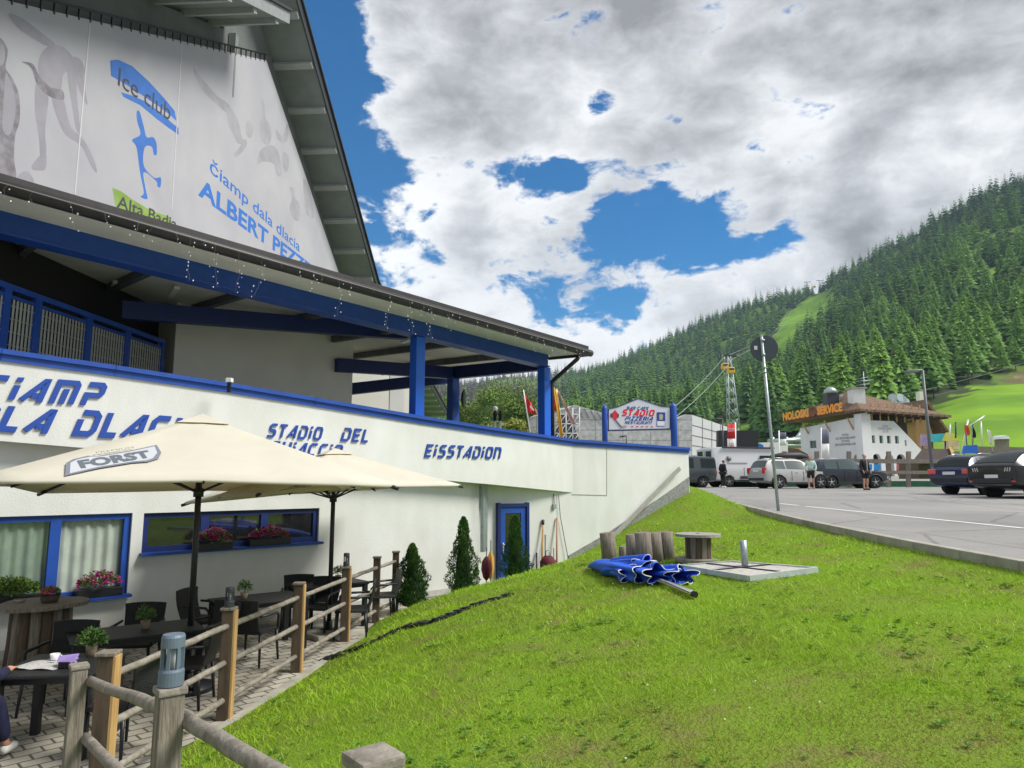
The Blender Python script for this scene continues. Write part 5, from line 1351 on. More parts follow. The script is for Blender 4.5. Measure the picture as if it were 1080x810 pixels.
# ------------------------------------------------------------------ umbrellas
def umbrella(name, lab, base, corners, apex_z, rim_z, pole_m, logo=None):
    t = thing(name, lab, 'umbrella', base); bx, by, bz = base
    MB().tube([(bx, by, bz), (bx, by, apex_z-.1)], .036, 12).build('pole', BLACK, t)
    MB().lathe([(.30, 0), (.30, .06), (.06, .09), (.055, .2)], (bx, by, bz), 20).build('base', BLACK, t)
    A = Vector((bx, by, apex_z)); C = [Vector((x, y, rim_z+dz)) for x, y, dz in corners]; n = len(C)
    # canopy as a ring grid, slightly sagging between ribs
    rib = []
    for i in range(n):
        rib.append(C[i]); rib.append((C[i]+C[(i+1) % n])/2+Vector((0, 0, .035)))
    m2 = len(rib); K = 8; sub = 4; vs = []
    ring = []
    for i in range(m2):
        for s in range(sub): ring.append((rib[i].lerp(rib[(i+1) % m2], s/sub), s/sub))
    NR = len(ring)
    for k in range(1, K+1):
        f = k/K
        for (q, s) in ring:
            p = A.lerp(q, f); p.z += -.012*math.sin(PI*s)*math.sin(PI*f*.9)
            vs.append(p)
    a0 = len(vs); vs.append(A); fs = [(a0, i, (i+1) % NR) for i in range(NR)]
    for k in range(K-1): fs += [(k*NR+i, (k+1)*NR+i, (k+1)*NR+(i+1) % NR, k*NR+(i+1) % NR) for i in range(NR)]
    # hem hanging down slightly
    b0 = len(vs); vs += [vs[(K-1)*NR+i]+Vector((0, 0, -.035)) for i in range(NR)]
    fs += [((K-1)*NR+i, b0+i, b0+(i+1) % NR, (K-1)*NR+(i+1) % NR) for i in range(NR)]
    cn = MB().add(vs, fs, True).build('canopy', CREAMF, t)
    md = cn.modifiers.new('solid', 'SOLIDIFY'); md.thickness = .004
    v = MB(); vv = []; m3 = 8
    for i in range(m2): vv.append(A.lerp(rib[i], .15)+Vector((0, 0, .022)))
    vv.append(A+Vector((0, 0, .035))); v.add(vv, [(m2, i, (i+1) % m2) for i in range(m2)], False); v2 = v.build('vent_cap', CREAMF, cn)
    v2.modifiers.new('solid', 'SOLIDIFY').thickness = .004
    hub = Vector((bx, by, rim_z-.12)); 
    for i in range(m2):
        e = rib[i]+Vector((0, 0, -.035)); a = A+Vector((0, 0, -.09)); MB().beam(a, e, .02, .03).build('rib', BLACK, t)
        MB().beam(hub, a.lerp(e, .48)+Vector((0, 0, -.02)), .018, .025).build('strut', BLACK, t)
        if i % 2 == 0: MB().tube([e-(e-a).normalized()*.10, e+(e-a).normalized()*.05], .024, 6).build('rib_end', BLACK, t)
    MB().lathe([(.06, -.05), (.06, .05), (.04, .06)], hub, 14).build('hub', BLACK, t)
    if logo:
        p0, p1, i0, i1, hgt = logo
        na = (C[i0]-A).cross(C[i1]-A).normalized()
        if na.z < 0: na = -na
        P0 = on_plane(*p0, A+na*.022, na); P1 = on_plane(*p1, A+na*.022, na); L_ = (P1-P0).length; u = (P1-P0).normalized(); v_ = na.cross(u)
        h = hgt
        G = mat('logo_greyblue', (.18, .2, .25), .8); G2 = mat('logo_pale', (.5, .52, .56), .8)
        def pl(pts, off): return [P0+u*(x*L_)+v_*(y*h)+na*off for x, y in pts]
        MB().prism(pl([(0, -.15), (.12, .75), (.2, .95), (.34, 1.05), (.4, .92), (.7, .95), (1.0, 1.12), (.94, .45), (.84, 0), (.72, -.12), (.6, 0), (.3, 0)], 0), na*.002).build('logo_plate', G, cn)
        MB().prism(pl([(.05, -.05), (.15, .7), (.23, .86), (.35, .92), (.42, .82), (.7, .86), (.96, 1.0), (.9, .45), (.8, .08), (.72, 0), (.6, .08), (.3, .08)], .003), na*.002).build('logo_plate', G2, cn)
        m = MB(); flat_text(m, 'FORST', P0+u*(.17*L_)+v_*(.18*h), u, v_, na, h*.55, fit=L_*.64, off=.008, bold=.05, shear=.25); m.build('lettering', mat('logo_text', (.12, .14, .17), .8), cn)
        m = MB(); flat_text(m, 'PREMIUM', P0+u*(.42*L_)+v_*(1.1*h), u, v_, na, h*.13, fit=L_*.35, off=.006, shear=.2); m.build('lettering', G, cn)
    return t
def sqc(cx, cy, r_, a0, dz=(0, 0, 0, 0)): return [(cx+r_*math.cos(R(a0+90*k)), cy+r_*math.sin(R(a0+90*k)), dz[k]) for k in range(4)]
u1 = umbrella('terrace_umbrella', 'nearest large cream umbrella over the terrace tables, black pole at front', (-3.85, 8.72, TERR), sqc(-3.85, 8.72, 2.72, -20, (-.01, -.12, -.11, .03)), .80, -.02, BLACK, ((66, 500), (184, 481), 3, 0, .33))
cx, cy = -2.98, 11.85
def rc(a, b): p = Vector((cx, cy, 0))+BD*a+BN*b; return (p.x, p.y, 0)
cc_ = [(*rc(a_, b_)[:2], d_) for a_, b_, d_ in ((1.62, 1.35, .12), (1.62, -1.2, .04), (-1.95, -1.2, -.16), (-1.95, 1.35, .03))]
u2 = umbrella('terrace_umbrella', 'smaller looking cream umbrella farther along the wall near the dark window', (cx, cy, TERR), cc_, .52, -.17, BLACK, ((296, 517), (334, 512), 2, 3, .22))
MB().box((cx, cy, TERR+.04), (.9, .9, .08), rz=.8, bev=.01).build('base_slab', CONC, u2)

# ------------------------------------------------------------------ things on the lawn
st_w = WOODG
for i, (px, pb, pt, wpx, lean, lab) in enumerate([(643.5, 594, 566, 16, -.10, 'leaning grey log stump standing apart at the left of the group'), (658, 595, 580, 10, 0, 'shortest grey log stump half hidden at the left of the group'), (668, 597, 568, 14, -.02, 'grey log stump second from the left of the tight group'),
      (680.5, 598, 566, 17, -.06, 'front grey log stump, tallest of the group, behind the blue parasol'), (693, 595, 566, 14, -.07, 'grey log stump between the front stump and the rightmost one'), (705, 593, 565, 14, -.06, 'rightmost grey log stump of the group')]):
    b = lawn_pt(px, pb-3); h = (pb-pt)/F*b.y*1.0; r_ = wpx/F*b.y/2
    t = thing('log_stump', lab, 'log stump', tuple(b), 0, 'upright log stumps on the lawn')
    MB().tube([(0, 0, -.08), (lean*h*.5, 0, h*.5), (lean*h, 0, h)], [r_*1.04, r_, r_*.97], 16).build('log', WOODG, t, world=False)
b = lawn_pt(737, 591); t = thing('cable_spool_table', 'old wooden cable spool used as a table on the lawn', 'table', tuple(b))
k = b.y/F; R1 = 23.0*k; hh = 27*k
MB().lathe([(R1*1.05, -.01), (R1*1.05, .035), (.001, .036)], n=30, smooth=False).build('lower_disc', WOODH, t, world=False)
MB().lathe([(R1, hh-.04), (R1, hh), (.001, hh+.001)], n=30, smooth=False).build('upper_disc', mat('pale_weathered_wood', (.38, .36, .33), .85, c2=(.24, .22, .2), scale=9, stretch=(1, 7, 1)), t, world=False)
for kk in range(14):
    a = 2*PI*kk/14; MB().box((R1*.52*math.cos(a), R1*.52*math.sin(a), (hh-.005)/2), (.03, R1*.23, hh-.075), rz=a).build('stave', (WOODB, WOODG)[kk % 2], t, world=False)
MB().lathe([(.03, hh+.003), (.03, hh+.006), (.001, hh+.006)], n=10).build('centre_hole', BLACK, t, world=False)
# parasol base slab of four tiles with a steel socket
cs = [Vector((x, y, lawn_z(x, y)+.005)) for x, y in SLAB]; c4 = sum(cs, Vector())/4
t = thing('parasol_base', 'flat diamond of concrete slabs with a grey steel socket tube on the lawn', 'parasol base', tuple(c4))
TILE = mat('tile_concrete', (.48, .45, .41), .9, var=.2, scale=14, bump=.4, bscale=90)
for i in range(4):
    a = cs[i]; b = (cs[i]+cs[(i+1) % 4])/2; d = (cs[i]+cs[i-1])/2; q = [a, b, c4, d]; m_ = sum(q, Vector())/4; q = [m_+(v-m_)*.965 for v in q]
    MB().prism(q, (0, 0, .055)).build('slab', TILE, t)
fr_ = MB()
for i in range(4): fr_.beam(cs[i]+Vector((0, 0, .035)), cs[(i+1) % 4]+Vector((0, 0, .035)), .04, .07)
fr_.build('frame', mat('zinc_frame', (.50, .54, .55), .7, var=.15, scale=6), t)
fr_ = MB(); fr_.beam((cs[0]+cs[1])/2+Vector((0, 0, .062)), (cs[2]+cs[3])/2+Vector((0, 0, .062)), .03, .012); fr_.beam((cs[1]+cs[2])/2+Vector((0, 0, .064)), (cs[3]+cs[0])/2+Vector((0, 0, .064)), .03, .012); fr_.build('cross_bar', STEEL, t)
sp = lawn_pt(786, 600); MB().tube([(sp.x, sp.y, sp.z+.05), (sp.x-.012, sp.y, sp.z+.38)], .045, 12).build('socket', GALV, t)
# folded blue parasol lying on the grass
a = lawn_pt(618, 600, .0); b_ = lawn_pt(712, 622, .0); tip = lawn_pt(733, 632, 0)
ax = (b_-a); Lp = ax.length*1.02; u = ax.normalized(); v_ = Vector((-u.y, u.x, 0)).normalized(); w_ = Vector((0, 0, 1))
t = thing('folded_parasol', 'bright blue folded parasol with white trim lying on the grass', 'parasol', tuple((a+b_)/2))
def bundle(seed, off, rad, l0, l1, amp, m, name, trimname=None, lift=0):
    r = random.Random(seed); NS, NA = 40, 150; vs = []; rim = []; NP = 5
    ph = [r.uniform(0, 6.28) for _ in range(4)]
    for i in range(NS+1):
        f = i/NS; base = rad*(math.sin(min(1, f*3.2)*PI/2)**.8)*(.72+.5*f)
        pl = amp*f**1.0
        c = a+u*lerp(l0, l1, f)*Lp+v_*(off+.04*math.sin(f*5+ph[0])); c = Vector((c.x, c.y, lawn_z(c.x, c.y)+base*.62+.02+lift))
        for k in range(NA):
            th = 2*PI*k/NA; rr_ = base*(1+pl*math.sin(NP*th+1.3*math.sin(f*4+ph[1]))+.10*math.sin(2*th+ph[2]+f*2)+.5*pl*math.sin(5*th+ph[3]+f*6))
            p = c+v_*(rr_*1.25*math.cos(th))+w_*(rr_*.72*math.sin(th))
            if i == NS: p += u*(.09*math.sin(NP*th*.5+ph[1])+.06*math.sin(3*th))
            zg = lawn_z(p.x, p.y)+.006
            if p.z < zg: p.z = zg
            vs.append(p)
            if i == NS: rim.append(p)
    fs = [(i*NA+k, i*NA+(k+1) % NA, (i+1)*NA+(k+1) % NA, (i+1)*NA+k) for i in range(NS) for k in range(NA)]
    k0 = len(vs); vs.append(a+u*l0*Lp+Vector((0, 0, .06))); fs += [(k0, (k+1) % NA, k) for k in range(NA)]
    o = MB().add(vs, fs, True).build(name, m, t); o.modifiers.new('solid', 'SOLIDIFY').thickness = .004
    MB().tube(rim+[rim[0]], .006, 5, caps=False).build('white_trim', WHITEP, o); return o
BCL = mat('parasol_blue', (.01, .11, .72), .7, var=.12, scale=8)
bundle(1, 0, .15, 0, .78, .14, BCL, 'cloth'); bundle(2, .04, .13, .45, .86, .24, BCL, 'cloth', lift=.02); bundle(6, -.13, .11, .36, .70, .26, BCL, 'cloth', lift=.0)
bundle(9, .19, .12, .48, .90, .24, BCL, 'cloth', lift=.0); bundle(12, .05, .10, .3, .66, .28, BCL, 'cloth', lift=.10)
pe = Vector((tip.x, tip.y, lawn_z(tip.x, tip.y)+.05)); ps = a+u*Lp*.5; ps = Vector((ps.x, ps.y, lawn_z(ps.x, ps.y)+.14))
MB().tube([ps, pe], .034, 14).build('pole', CHROME, t); MB().tube([pe-(pe-ps).normalized()*.04, pe+(pe-ps).normalized()*.01], .037, 14).build('pole_end', BLACK, t)
for k in range(5):
    q = ps.lerp(pe, .25)+v_*(.05*math.cos(k*1.3))+w_*(.04*math.sin(k*1.3)); MB().beam(q-u*.35, q+u*.12, .018, .02).build('rib', CHROME, t)
m = MB()
for (f0, f1, o_, z_) in ((.22, .34, -.10, .19), (.38, .52, -.08, .2), (.62, .74, .02, .24)):
    p = a+u*lerp(0, 1, f0)*Lp+v_*o_; q = a+u*f1*Lp+v_*(o_-.01); p = Vector((p.x, p.y, lawn_z(p.x, p.y)+z_+.02)); q = Vector((q.x, q.y, lawn_z(q.x, q.y)+z_+.03)); dvec = Vector((-v_.x*.07, -v_.y*.07, -.05))*-1
# black lawn edging mat
ems = [(341, 697), (362, 690), (390, 680), (412, 669), (432, 661), (455, 657), (478, 648), (505, 638), (541, 627)]
eb_ = MB(); pts = [lawn_pt(*p) for p in ems]; dense = []
for i in range(len(pts)-1):
    for s in range(8): dense.append(pts[i].lerp(pts[i+1], s/8))
for i in range(len(dense)-1):
    p, q = dense[i], dense[i+1]; wd = .17 if i < 10 else .10
    d = (q-p).normalized(); s = Vector((-d.y, d.x, 0)); vv = []
    for o_ in (0, wd):
        for c in (p, q):
            z = lawn_z(c.x-s.x*o_, c.y-s.y*o_)+.045+.012*math.sin(i*2.4); vv.append(Vector((c.x-s.x*o_, c.y-s.y*o_, z)))
    eb_.add([vv[0], vv[1], vv[3], vv[2]]+[x-Vector((0, 0, .06)) for x in (vv[0], vv[1], vv[3], vv[2])], [(0, 1, 2, 3), (0, 4, 5, 1), (2, 6, 7, 3), (1, 5, 6, 2), (3, 7, 4, 0)])
tag(eb_.build('rubber_edging', BLACK), 'black corrugated rubber strip lying across the lawn slope', 'lawn edging')
# sign pole with round sign seen from behind
p = lawn_pt(822, 543); Yp = p.y; topp = at(803, 355, Yp+.1)
t = thing('road_sign', 'round road sign seen from behind on a tall grey pole at the kerb', 'road sign', tuple(p))
MB().tube([p-Vector((0, 0, .3)), topp], .038, 12).build('pole', GALV, t); MB().lathe([(.04, 0), (.03, .03), (.001, .04)], topp, 10).build('pole_cap', mat('cap_yellow', (.4, .35, .15), .6), t)
dc_ = at(806, 367.5, Yp+.12); axd = Vector((.25, 1, 0)).normalized(); rr_ = 14.3/F*Yp
MB().lathe([(.001, 0), (rr_, 0), (rr_*1.01, .012), (rr_, .022), (.001, .022)], dc_, 36, smooth=False, axis=axd).build('sign_disc', mat('sign_back_grey', (.07, .085, .10), .5, metal=.3), t)
for dx in (-.62, .62): MB().box(dc_+Vector((dx*rr_, -.01-.25*dx*rr_*.5, .02)), (.08, .01, .1)).build('sticker', WHITEP, t)
for dz in (-.2, .17, .5, .62): MB().lathe([(.05, -.02), (.05, .02)], (p.x+(topp.x-p.x)*.9, dc_.y-.05, dc_.z-dz*1.0), 12).build('clamp', GALV, t)

# ------------------------------------------------------------------ tools by the recess door
def tool(name, lab, cat, px, pyb, pyt, m, r_=.018, lean=.06, head=None, off=.12):
    b = wall2_pt(px, pyb, off+.12); tpt = wall2_pt(px+lean*60, pyt, off-.08); zb__ = TERR
    b = Vector((b.x, b.y, zb__)); t = thing(name, lab, cat, tuple(b)); MB().tube([b, tpt], r_, 8).build('shaft', m, t)
    if head == 'broom': MB().box(b+Vector((0, 0, .08)), (.3, .06, .14), rz=rz2, bev=.02).build('bristles', mat('bristles_red', (.15, .02, .03), .9), t)
    if head == 'shovel': MB().box(b+Vector((0, 0, .18)), (.28, .03, .34), rz=rz2, bev=.012).build('blade', STEEL, t)
    if head == 'ferrule': MB().tube([tpt-(tpt-b).normalized()*.1, tpt+(tpt-b).normalized()*.02], r_*1.4, 8).build('ferrule', STEEL, t)
    return t
tool('rake', 'pale wooden pole leaning on the wall right of the door', 'pole', 571, 600, 549, WOODY, .025, .03, 'ferrule')
tool('snow_shovel', 'thin black handled shovel with dark red blade beside the wall', 'shovel', 575, 600, 564, BLACK, .014, .0, 'broom')
tool('broom', 'long reddish wooden broomstick leaning on the wall', 'broom', 587, 600, 546, mat('reddish_wood', (.5, .25, .14), .7), .025, .01, 'broom')
tool('crowbar', 'short black bar leaning on the wall next to the door', 'bar', 566, 600, 583, BLACK, .02, .0)
tool('walking_pole', 'short grey pole near the broomstick', 'pole', 584, 600, 578, STEEL, .01, .0)
# maroon jacket like bundle
b = wall2_pt(578, 596, .35); t = thing('tool_bag', 'dark red bag with grey handle standing by the wall', 'bag', (b.x, b.y, TERR)); h_ = b.z-TERR+.22
MB().lathe([(.12, 0), (.2, h_*.5), (.2, h_*.8), (.1, h_), (.001, h_)], n=14).build('bag_body', mat('maroon_cloth', (.10, .01, .02), .8), t, world=False); MB().tube([(-.06, 0, h_-.02), (-.05, 0, h_+.12), (.04, 0, h_+.14), (.06, 0, h_-.02)], .012, 6).build('handle', GALV, t, world=False)
# furled parasols in the recess corner
def furled(px, pyb, pyt, m, lab, r_=.085, o=.45):
    b = wall2_pt(px, pyb, o); z0 = wall2_pt(px, pyb, o).z; z1 = wall2_pt(px, pyt, o).z
    t = thing('furled_umbrella', lab, 'umbrella', (b.x, b.y, z0)); H = z1-z0; vs = MB(); NA = 20; V = []
    pf = [(.02, 0), (r_*.7, .12), (r_, .4), (r_*.9, .7), (r_*.4, .86), (.02, .9)]
    for r__, f in pf:
        for k in range(NA): a = 2*PI*k/NA; q = r__*(1+.22*math.sin(6*a+f*3)); V.append((q*math.cos(a), q*math.sin(a), f*H))
    vs.add(V, [(i*NA+k, i*NA+(k+1) % NA, (i+1)*NA+(k+1) % NA, (i+1)*NA+k) for i in range(len(pf)-1) for k in range(NA)], True); vs.build('cloth', m, t, world=False)
    MB().tube([(0, 0, -(z0-TERR)), (0, 0, H*1.25)], .012, 6).build('shaft', BLACK, t, world=False)
furled(513, 612, 584, mat('maroon_cloth', (.10, .01, .02), .8), 'furled maroon umbrella in the recess corner', .10, .62)
furled(517.5, 611, 578, mat('yellow_cloth', (.62, .33, .05), .8), 'furled yellow umbrella in the recess corner beside the maroon one', .07, .5)
# electric box and cable on the recess wall
p = wall2_pt(584.5, 534, .03); t = thing('junction_box', 'small grey junction box with hanging cables under the balcony', 'junction box', tuple(p))
MB().box(p, (.09, .06, .12), rz=rz2, bev=.008).build('box', GALV, t)
MB().tube([wall2_pt(584, 521, .03), p], .012, 6).build('cable', DKTXT, t); MB().tube([wall2_pt(589, 522, .04), wall2_pt(591, 545, .05), wall2_pt(599, 588, .06)], .009, 6).build('cable', DKTXT, t)
MB().box(wall2_pt(510.5, 545, .25), (.25, .08, 1.6), rz=1.2, bev=.01).build('meter_cupboard', GALV, bld)
# ------------------------------------------------------------------ cars
def crm(P, t):
    """Catmull-Rom through a list of numpy rows"""
    n = len(P); i = min(int(t), n-2); f = t-i
    p0 = P[max(i-1, 0)]; p1 = P[i]; p2 = P[i+1]; p3 = P[min(i+2, n-1)]
    return .5*((2*p1)+(p2-p0)*f+(2*p0-5*p1+4*p2-p3)*f*f+(3*p1-p0-3*p2+p3)*f**3)
def car_paint(name, c): return mat(name, c, .35, metal=.15, coat=.6, spec=.4)
TYRE = mat('tyre_rubber', (.012, .012, .012), .85); RIM = mat('alloy_rim', (.42, .43, .44), .3, metal=.8); TAIL = mat('tail_light_red', (.55, .01, .01), .2, coat=1)
HEADL = mat('headlight_glass', (.6, .62, .65), .1, coat=1); CLAD = mat('black_cladding', (.02, .02, .022), .6); PLATE = mat('number_plate', (.7, .7, .7), .4); CGLASS = mat('car_glass', (.02, .028, .03), .24, spec=.2); CGLASSL = mat('car_glass_light', (.06, .085, .085), .22, spec=.25)
def wheel(t, x, y, r_, w=.22, side=1):
    wh = MB().lathe([(r_*.62, -w/2), (r_*.93, -w/2), (r_, -w/3), (r_, w/3), (r_*.93, w/2), (r_*.62, w/2)], (x, y, r_), 26, axis=(0, 1, 0)).build('wheel', TYRE, t, world=False)
    m = MB(); m.lathe([(r_*.66, -w*.35), (r_*.66, w*.44), (r_*.58, w*.46), (r_*.56, w*.15), (.001, w*.1)], (x, y, r_), 22, axis=(0, side, 0))
    m.build('rim', mat('rim_dark', (.08, .08, .085), .4, metal=.6), wh, world=False)
    m = MB()
    for k in range(5):
        a = 2*PI*k/5+.4; d = Vector((math.cos(a), 0, math.sin(a))); c = Vector((x, y+side*w*.40, r_)); m.beam(c+d*.03, c+d*r_*.60, .035, r_*.19, up=(0, 1, 0))
    m.lathe([(r_*.62, w*.43), (r_*.66, w*.45), (r_*.60, w*.46)], (x, y, r_), 22, axis=(0, side, 0)); m.lathe([(.07, 0), (.07, .03), (.001, .03)], (x, y+side*w*.4, r_), 10, axis=(0, side, 0))
    m.build('spokes', RIM, wh, world=False)
def make_car(name, lab, loc, az, paint, sts, wx, wr, wy, glass=None, tail=None, plate=None, cladding=False, rails=False, cat='car', grp=None, rear_u=None, ws_u=None, sidewin=None, light_z=None, boxy=False, lightw=.16, lighth=.2, win_mat=None, scale=1.0):
    """sts: rows (x, z_sill, z_belt, z_roof, w_sill, w_belt, w_roof); rear at -x, nose at +x"""
    t = thing(name, lab, cat, loc, R(90-az), grp)
    rows = []
    for (x, zs, zb, zr, ws, wb, wr_) in sts:
        half = [(0, zs), (ws*.8, zs), (ws, zs+.1), (wb*1.015, zs+(zb-zs)*.55), (wb, zb), (wr_, zr-.05 if zr-zb > .1 else zr-.012), (wr_*.72, zr), (0, zr+.012)]
        ring = [(y, z) for y, z in half]+[(-y, z) for y, z in reversed(half[1:-1])]
        rows.append(np.array([(x, y, z) for y, z in ring], float))
    NV = len(rows[0]); SUB = 4
    def S(u, v):
        r_ = crm(rows, min(max(u, 0), len(rows)-1)) if not boxy else None
        if boxy:
            i = min(int(u), len(rows)-2); f = u-i; r_ = rows[i]*(1-f)+rows[i+1]*f
        v = v % NV; i = int(v); f = v-i
        return Vector(r_[i]*(1-f)+r_[(i+1) % NV]*f)
    nu = (len(rows)-1)*SUB; vs = []
    for i in range(nu+1):
        for k in range(NV): vs.append(S(i/SUB, k))
    fs = [(i*NV+k, i*NV+(k+1) % NV, (i+1)*NV+(k+1) % NV, (i+1)*NV+k) for i in range(nu) for k in range(NV)]
    fs += [tuple(range(NV))[::-1], tuple(nu*NV+k for k in range(NV))]
    body = MB().add(vs, fs, False).build('body', paint, t, world=False)
    # wheel arches cut out of the body
    cut = MB()
    for x in wx:
        for s in (-1, 1): cut.lathe([(wr+.065, -.16), (wr+.065, .2)], (x, s*wy, wr), 24, axis=(0, s, 0))
    co = cut.build('cut', CLAD, None); md = body.modifiers.new('b', 'BOOLEAN'); md.object = co; md.operation = 'DIFFERENCE'; md.solver = 'EXACT'
    bpy.context.view_layer.update(); co.matrix_world = Matrix.Identity(4)
    mw = body.parent; body.parent = None
    dg = bpy.context.evaluated_depsgraph_get(); me = bpy.data.meshes.new_from_object(body.evaluated_get(dg)); body.modifiers.clear(); body.data = me; body.parent = mw
    me.polygons.foreach_set('use_smooth', [True]*len(me.polygons)); me.set_sharp_from_angle(angle=R(32))
    if not me.materials: me.materials.append(paint)
    me.materials[0] = paint
    bpy.data.objects.remove(co)
    # dark wheel housings
    for x in wx:
        for s in (-1, 1):
            MB().lathe([(wr+.06, -.17), (wr+.06, -.165), (.001, -.165)], (x, s*wy, wr), 18, axis=(0, s, 0)).build('wheel_housing', INTER, t, world=False)
            wheel(t, x, s*(wy+.0), wr, side=s)
            if cladding:
                m = MB(); n = 14
                P = [Vector((x+(wr+.085)*math.cos(PI*k/n*1.12-.19), s*(wy+.105), wr+(wr+.085)*math.sin(PI*k/n*1.12-.19))) for k in range(n+1)]
                m.tube(P, .035, 6); m.build('arch_trim', CLAD, t, world=False)
    def patch(u0, u1, v0, v1, off, m, name, par=t, n1=8, n2=6, inset=True):
        pv = []
        for i in range(n1+1):
            for j in range(n2+1):
                u, v = lerp(u0, u1, i/n1), lerp(v0, v1, j/n2); p = S(u, v); e = .02
                du = S(u+e, v)-S(u-e, v); dv = S(u, v+e)-S(u, v-e); nn = du.cross(dv)
                nn = nn.normalized() if nn.length > 1e-9 else Vector((0, 0, 1))
                c = Vector((p.x*.9, 0, .6)); 
                if nn.dot(p-c) < 0: nn = -nn
                pv.append(p+nn*off)
        fs_ = [(i*(n2+1)+j, i*(n2+1)+j+1, (i+1)*(n2+1)+j+1, (i+1)*(n2+1)+j) for i in range(n1) for j in range(n2)]
        return MB().add(pv, fs_, True).build(name, m, par, world=False)
    wm_ = win_mat or CGLASS
    if sidewin:
        for (ua, ub) in sidewin:
            patch(ua, ub, 4.14, 4.88, .012, wm_, 'side_window'); patch(ua, ub, NV-4.88, NV-4.14, .012, wm_, 'side_window')
    if ws_u: patch(ws_u[0], ws_u[1], 5.12, NV-5.12, .012, wm_, 'windscreen')
    if rear_u: patch(rear_u[0], rear_u[1], 5.12, NV-5.12, .012, wm_, 'rear_window')
    x0 = sts[0][0]; zb0 = sts[0][2]; wb0 = sts[0][5]; lz = light_z or zb0-.12
    for s in (-1, 1):
        MB().box((x0+.05, s*(wb0-.10), lz), (.16, lightw*1.5, lighth), bev=.03).build('tail_light', TAIL, t, world=False)
        xe = sts[-1][0]; we = sts[-1][5]
        MB().box((xe-.10, s*(we-.12), sts[-1][2]-.12), (.22, .3, .13), bev=.03).build('headlight', HEADL, t, world=False)
        um = 2 if len(rows) > 3 else 1
        pmx = sts[-3][0]-.25; pm = sts[-3][5]; MB().box((pmx, s*(pm+.12), sts[-3][2]+.03), (.14, .2, .13), bev=.03).build('mirror', paint, t, world=False)
    MB().box((x0-.012, 0, (lz-.02) if not plate else plate), (.02, .5, .115), bev=.005).build('number_plate', PLATE, t, world=False)
    MB().box((x0+.02, 0, sts[0][1]+.10), (.12, 1.45, .16), bev=.03).build('bumper_trim', CLAD, t, world=False)
    for s in (-1, 1):
        MB().box(((wx[0]+wx[1])/2, s*(sts[3][4]-.0), sts[3][1]+.04), (wx[1]-wx[0]-2*wr-.1, .05, .12), bev=.015).build('sill_trim', CLAD, t, world=False)
        for hx in (wx[0]+(wx[1]-wx[0])*.42, wx[0]+(wx[1]-wx[0])*.80): MB().box((hx, s*(sts[3][5]+.022), sts[3][2]-.10), (.17, .03, .03), bev=.01).build('door_handle', paint, t, world=False)
        for hx in (wx[0]+(wx[1]-wx[0])*.30, wx[0]+(wx[1]-wx[0])*.58): 
            z0_, z1_ = sts[3][1]+.15, sts[3][2]; MB().box((hx, s*(sts[3][5]*1.015-.001), (z0_+z1_)/2), (.012, .02, (z1_-z0_)*.9)).build('door_gap', INTER, t, world=False)
        if rails: MB().tube([(sts[2][0]+.1, s*(sts[2][6]*.86), sts[2][3]+.02), (sts[3][0]-.3, s*(sts[3][6]*.86), sts[3][3]+.06), (sts[-4][0]-.2, s*(sts[-4][6]*.86), sts[-4][3]+.03)], .018, 6).build('roof_rail', RIM, t, world=False)
    return t
def car_at(px, Y): return (px-540)/F*Y*1.012
SUV = [(-2.2, .42, .98, 1.02, .80, .84, .80), (-2.12, .36, 1.02, 1.12, .86, .90, .76), (-1.78, .30, 1.02, 1.60, .88, .92, .64), (-.9, .26, 1.0, 1.66, .89, .93, .66), (.25, .26, .98, 1.62, .89, .93, .65), (1.0, .27, .97, 1.02, .89, .92, .80), (1.85, .32, .90, .93, .86, .87, .74), (2.18, .40, .74, .76, .74, .76, .66)]
WAG = [(-2.3, .44, .88, .90, .76, .80, .74), (-2.24, .34, .92, 1.00, .82, .87, .74), (-1.80, .28, .93, 1.43, .85, .90, .60), (-.9, .22, .92, 1.49, .86, .91, .62), (.35, .22, .90, 1.45, .86, .91, .61), (1.15, .24, .89, .94, .86, .90, .78), (1.95, .30, .80, .83, .82, .84, .70), (2.28, .40, .66, .68, .70, .72, .62)]
CRO = [(-2.36, .46, 1.02, 1.05, .78, .84, .78), (-2.30, .36, 1.06, 1.13, .86, .92, .80), (-1.55, .28, 1.06, 1.55, .92, .96, .62), (-.5, .24, 1.02, 1.60, .90, .94, .62), (.45, .24, .98, 1.55, .89, .93, .62), (1.2, .26, .97, 1.01, .90, .93, .80), (2.0, .32, .90, .93, .88, .88, .74), (2.34, .42, .72, .74, .74, .76, .66)]
WSW = [(2.25, 3.02), (3.12, 3.98)]
def rz_(Y): return road_z(Y)
c_ = make_car('parked_car', 'dark navy crossover parked side on beyond the road behind the man in black', (19.35, 41.2, rz_(41.2)), 84, car_paint('navy_black_paint', (.010, .014, .026)), SUV, (-1.33, 1.33), .35, .80, cladding=True, rails=True, grp='cars in the car park', rear_u=(1.12, 1.9), ws_u=(4.12, 4.9), sidewin=[(2.2, 3.0), (3.08, 4.1)], win_mat=CGLASSL)
c_ = make_car('parked_car', 'silver sport utility car with black roof box, behind the road sign pole', (15.95, 40.6, rz_(40.6)), 76, car_paint('silver_paint', (.42, .42, .41)), SUV, (-1.33, 1.33), .36, .80, cladding=True, rails=True, grp='cars in the car park', rear_u=(1.12, 1.9), ws_u=(4.12, 4.9), sidewin=[(2.2, 3.0), (3.08, 4.1)], light_z=1.0, lighth=.34, win_mat=CGLASSL)
rb = thing('roof_box', 'long black roof box on the silver car', 'roof box', (15.9, 40.6, rz_(40.6)+1.74), R(90-76)); V = []
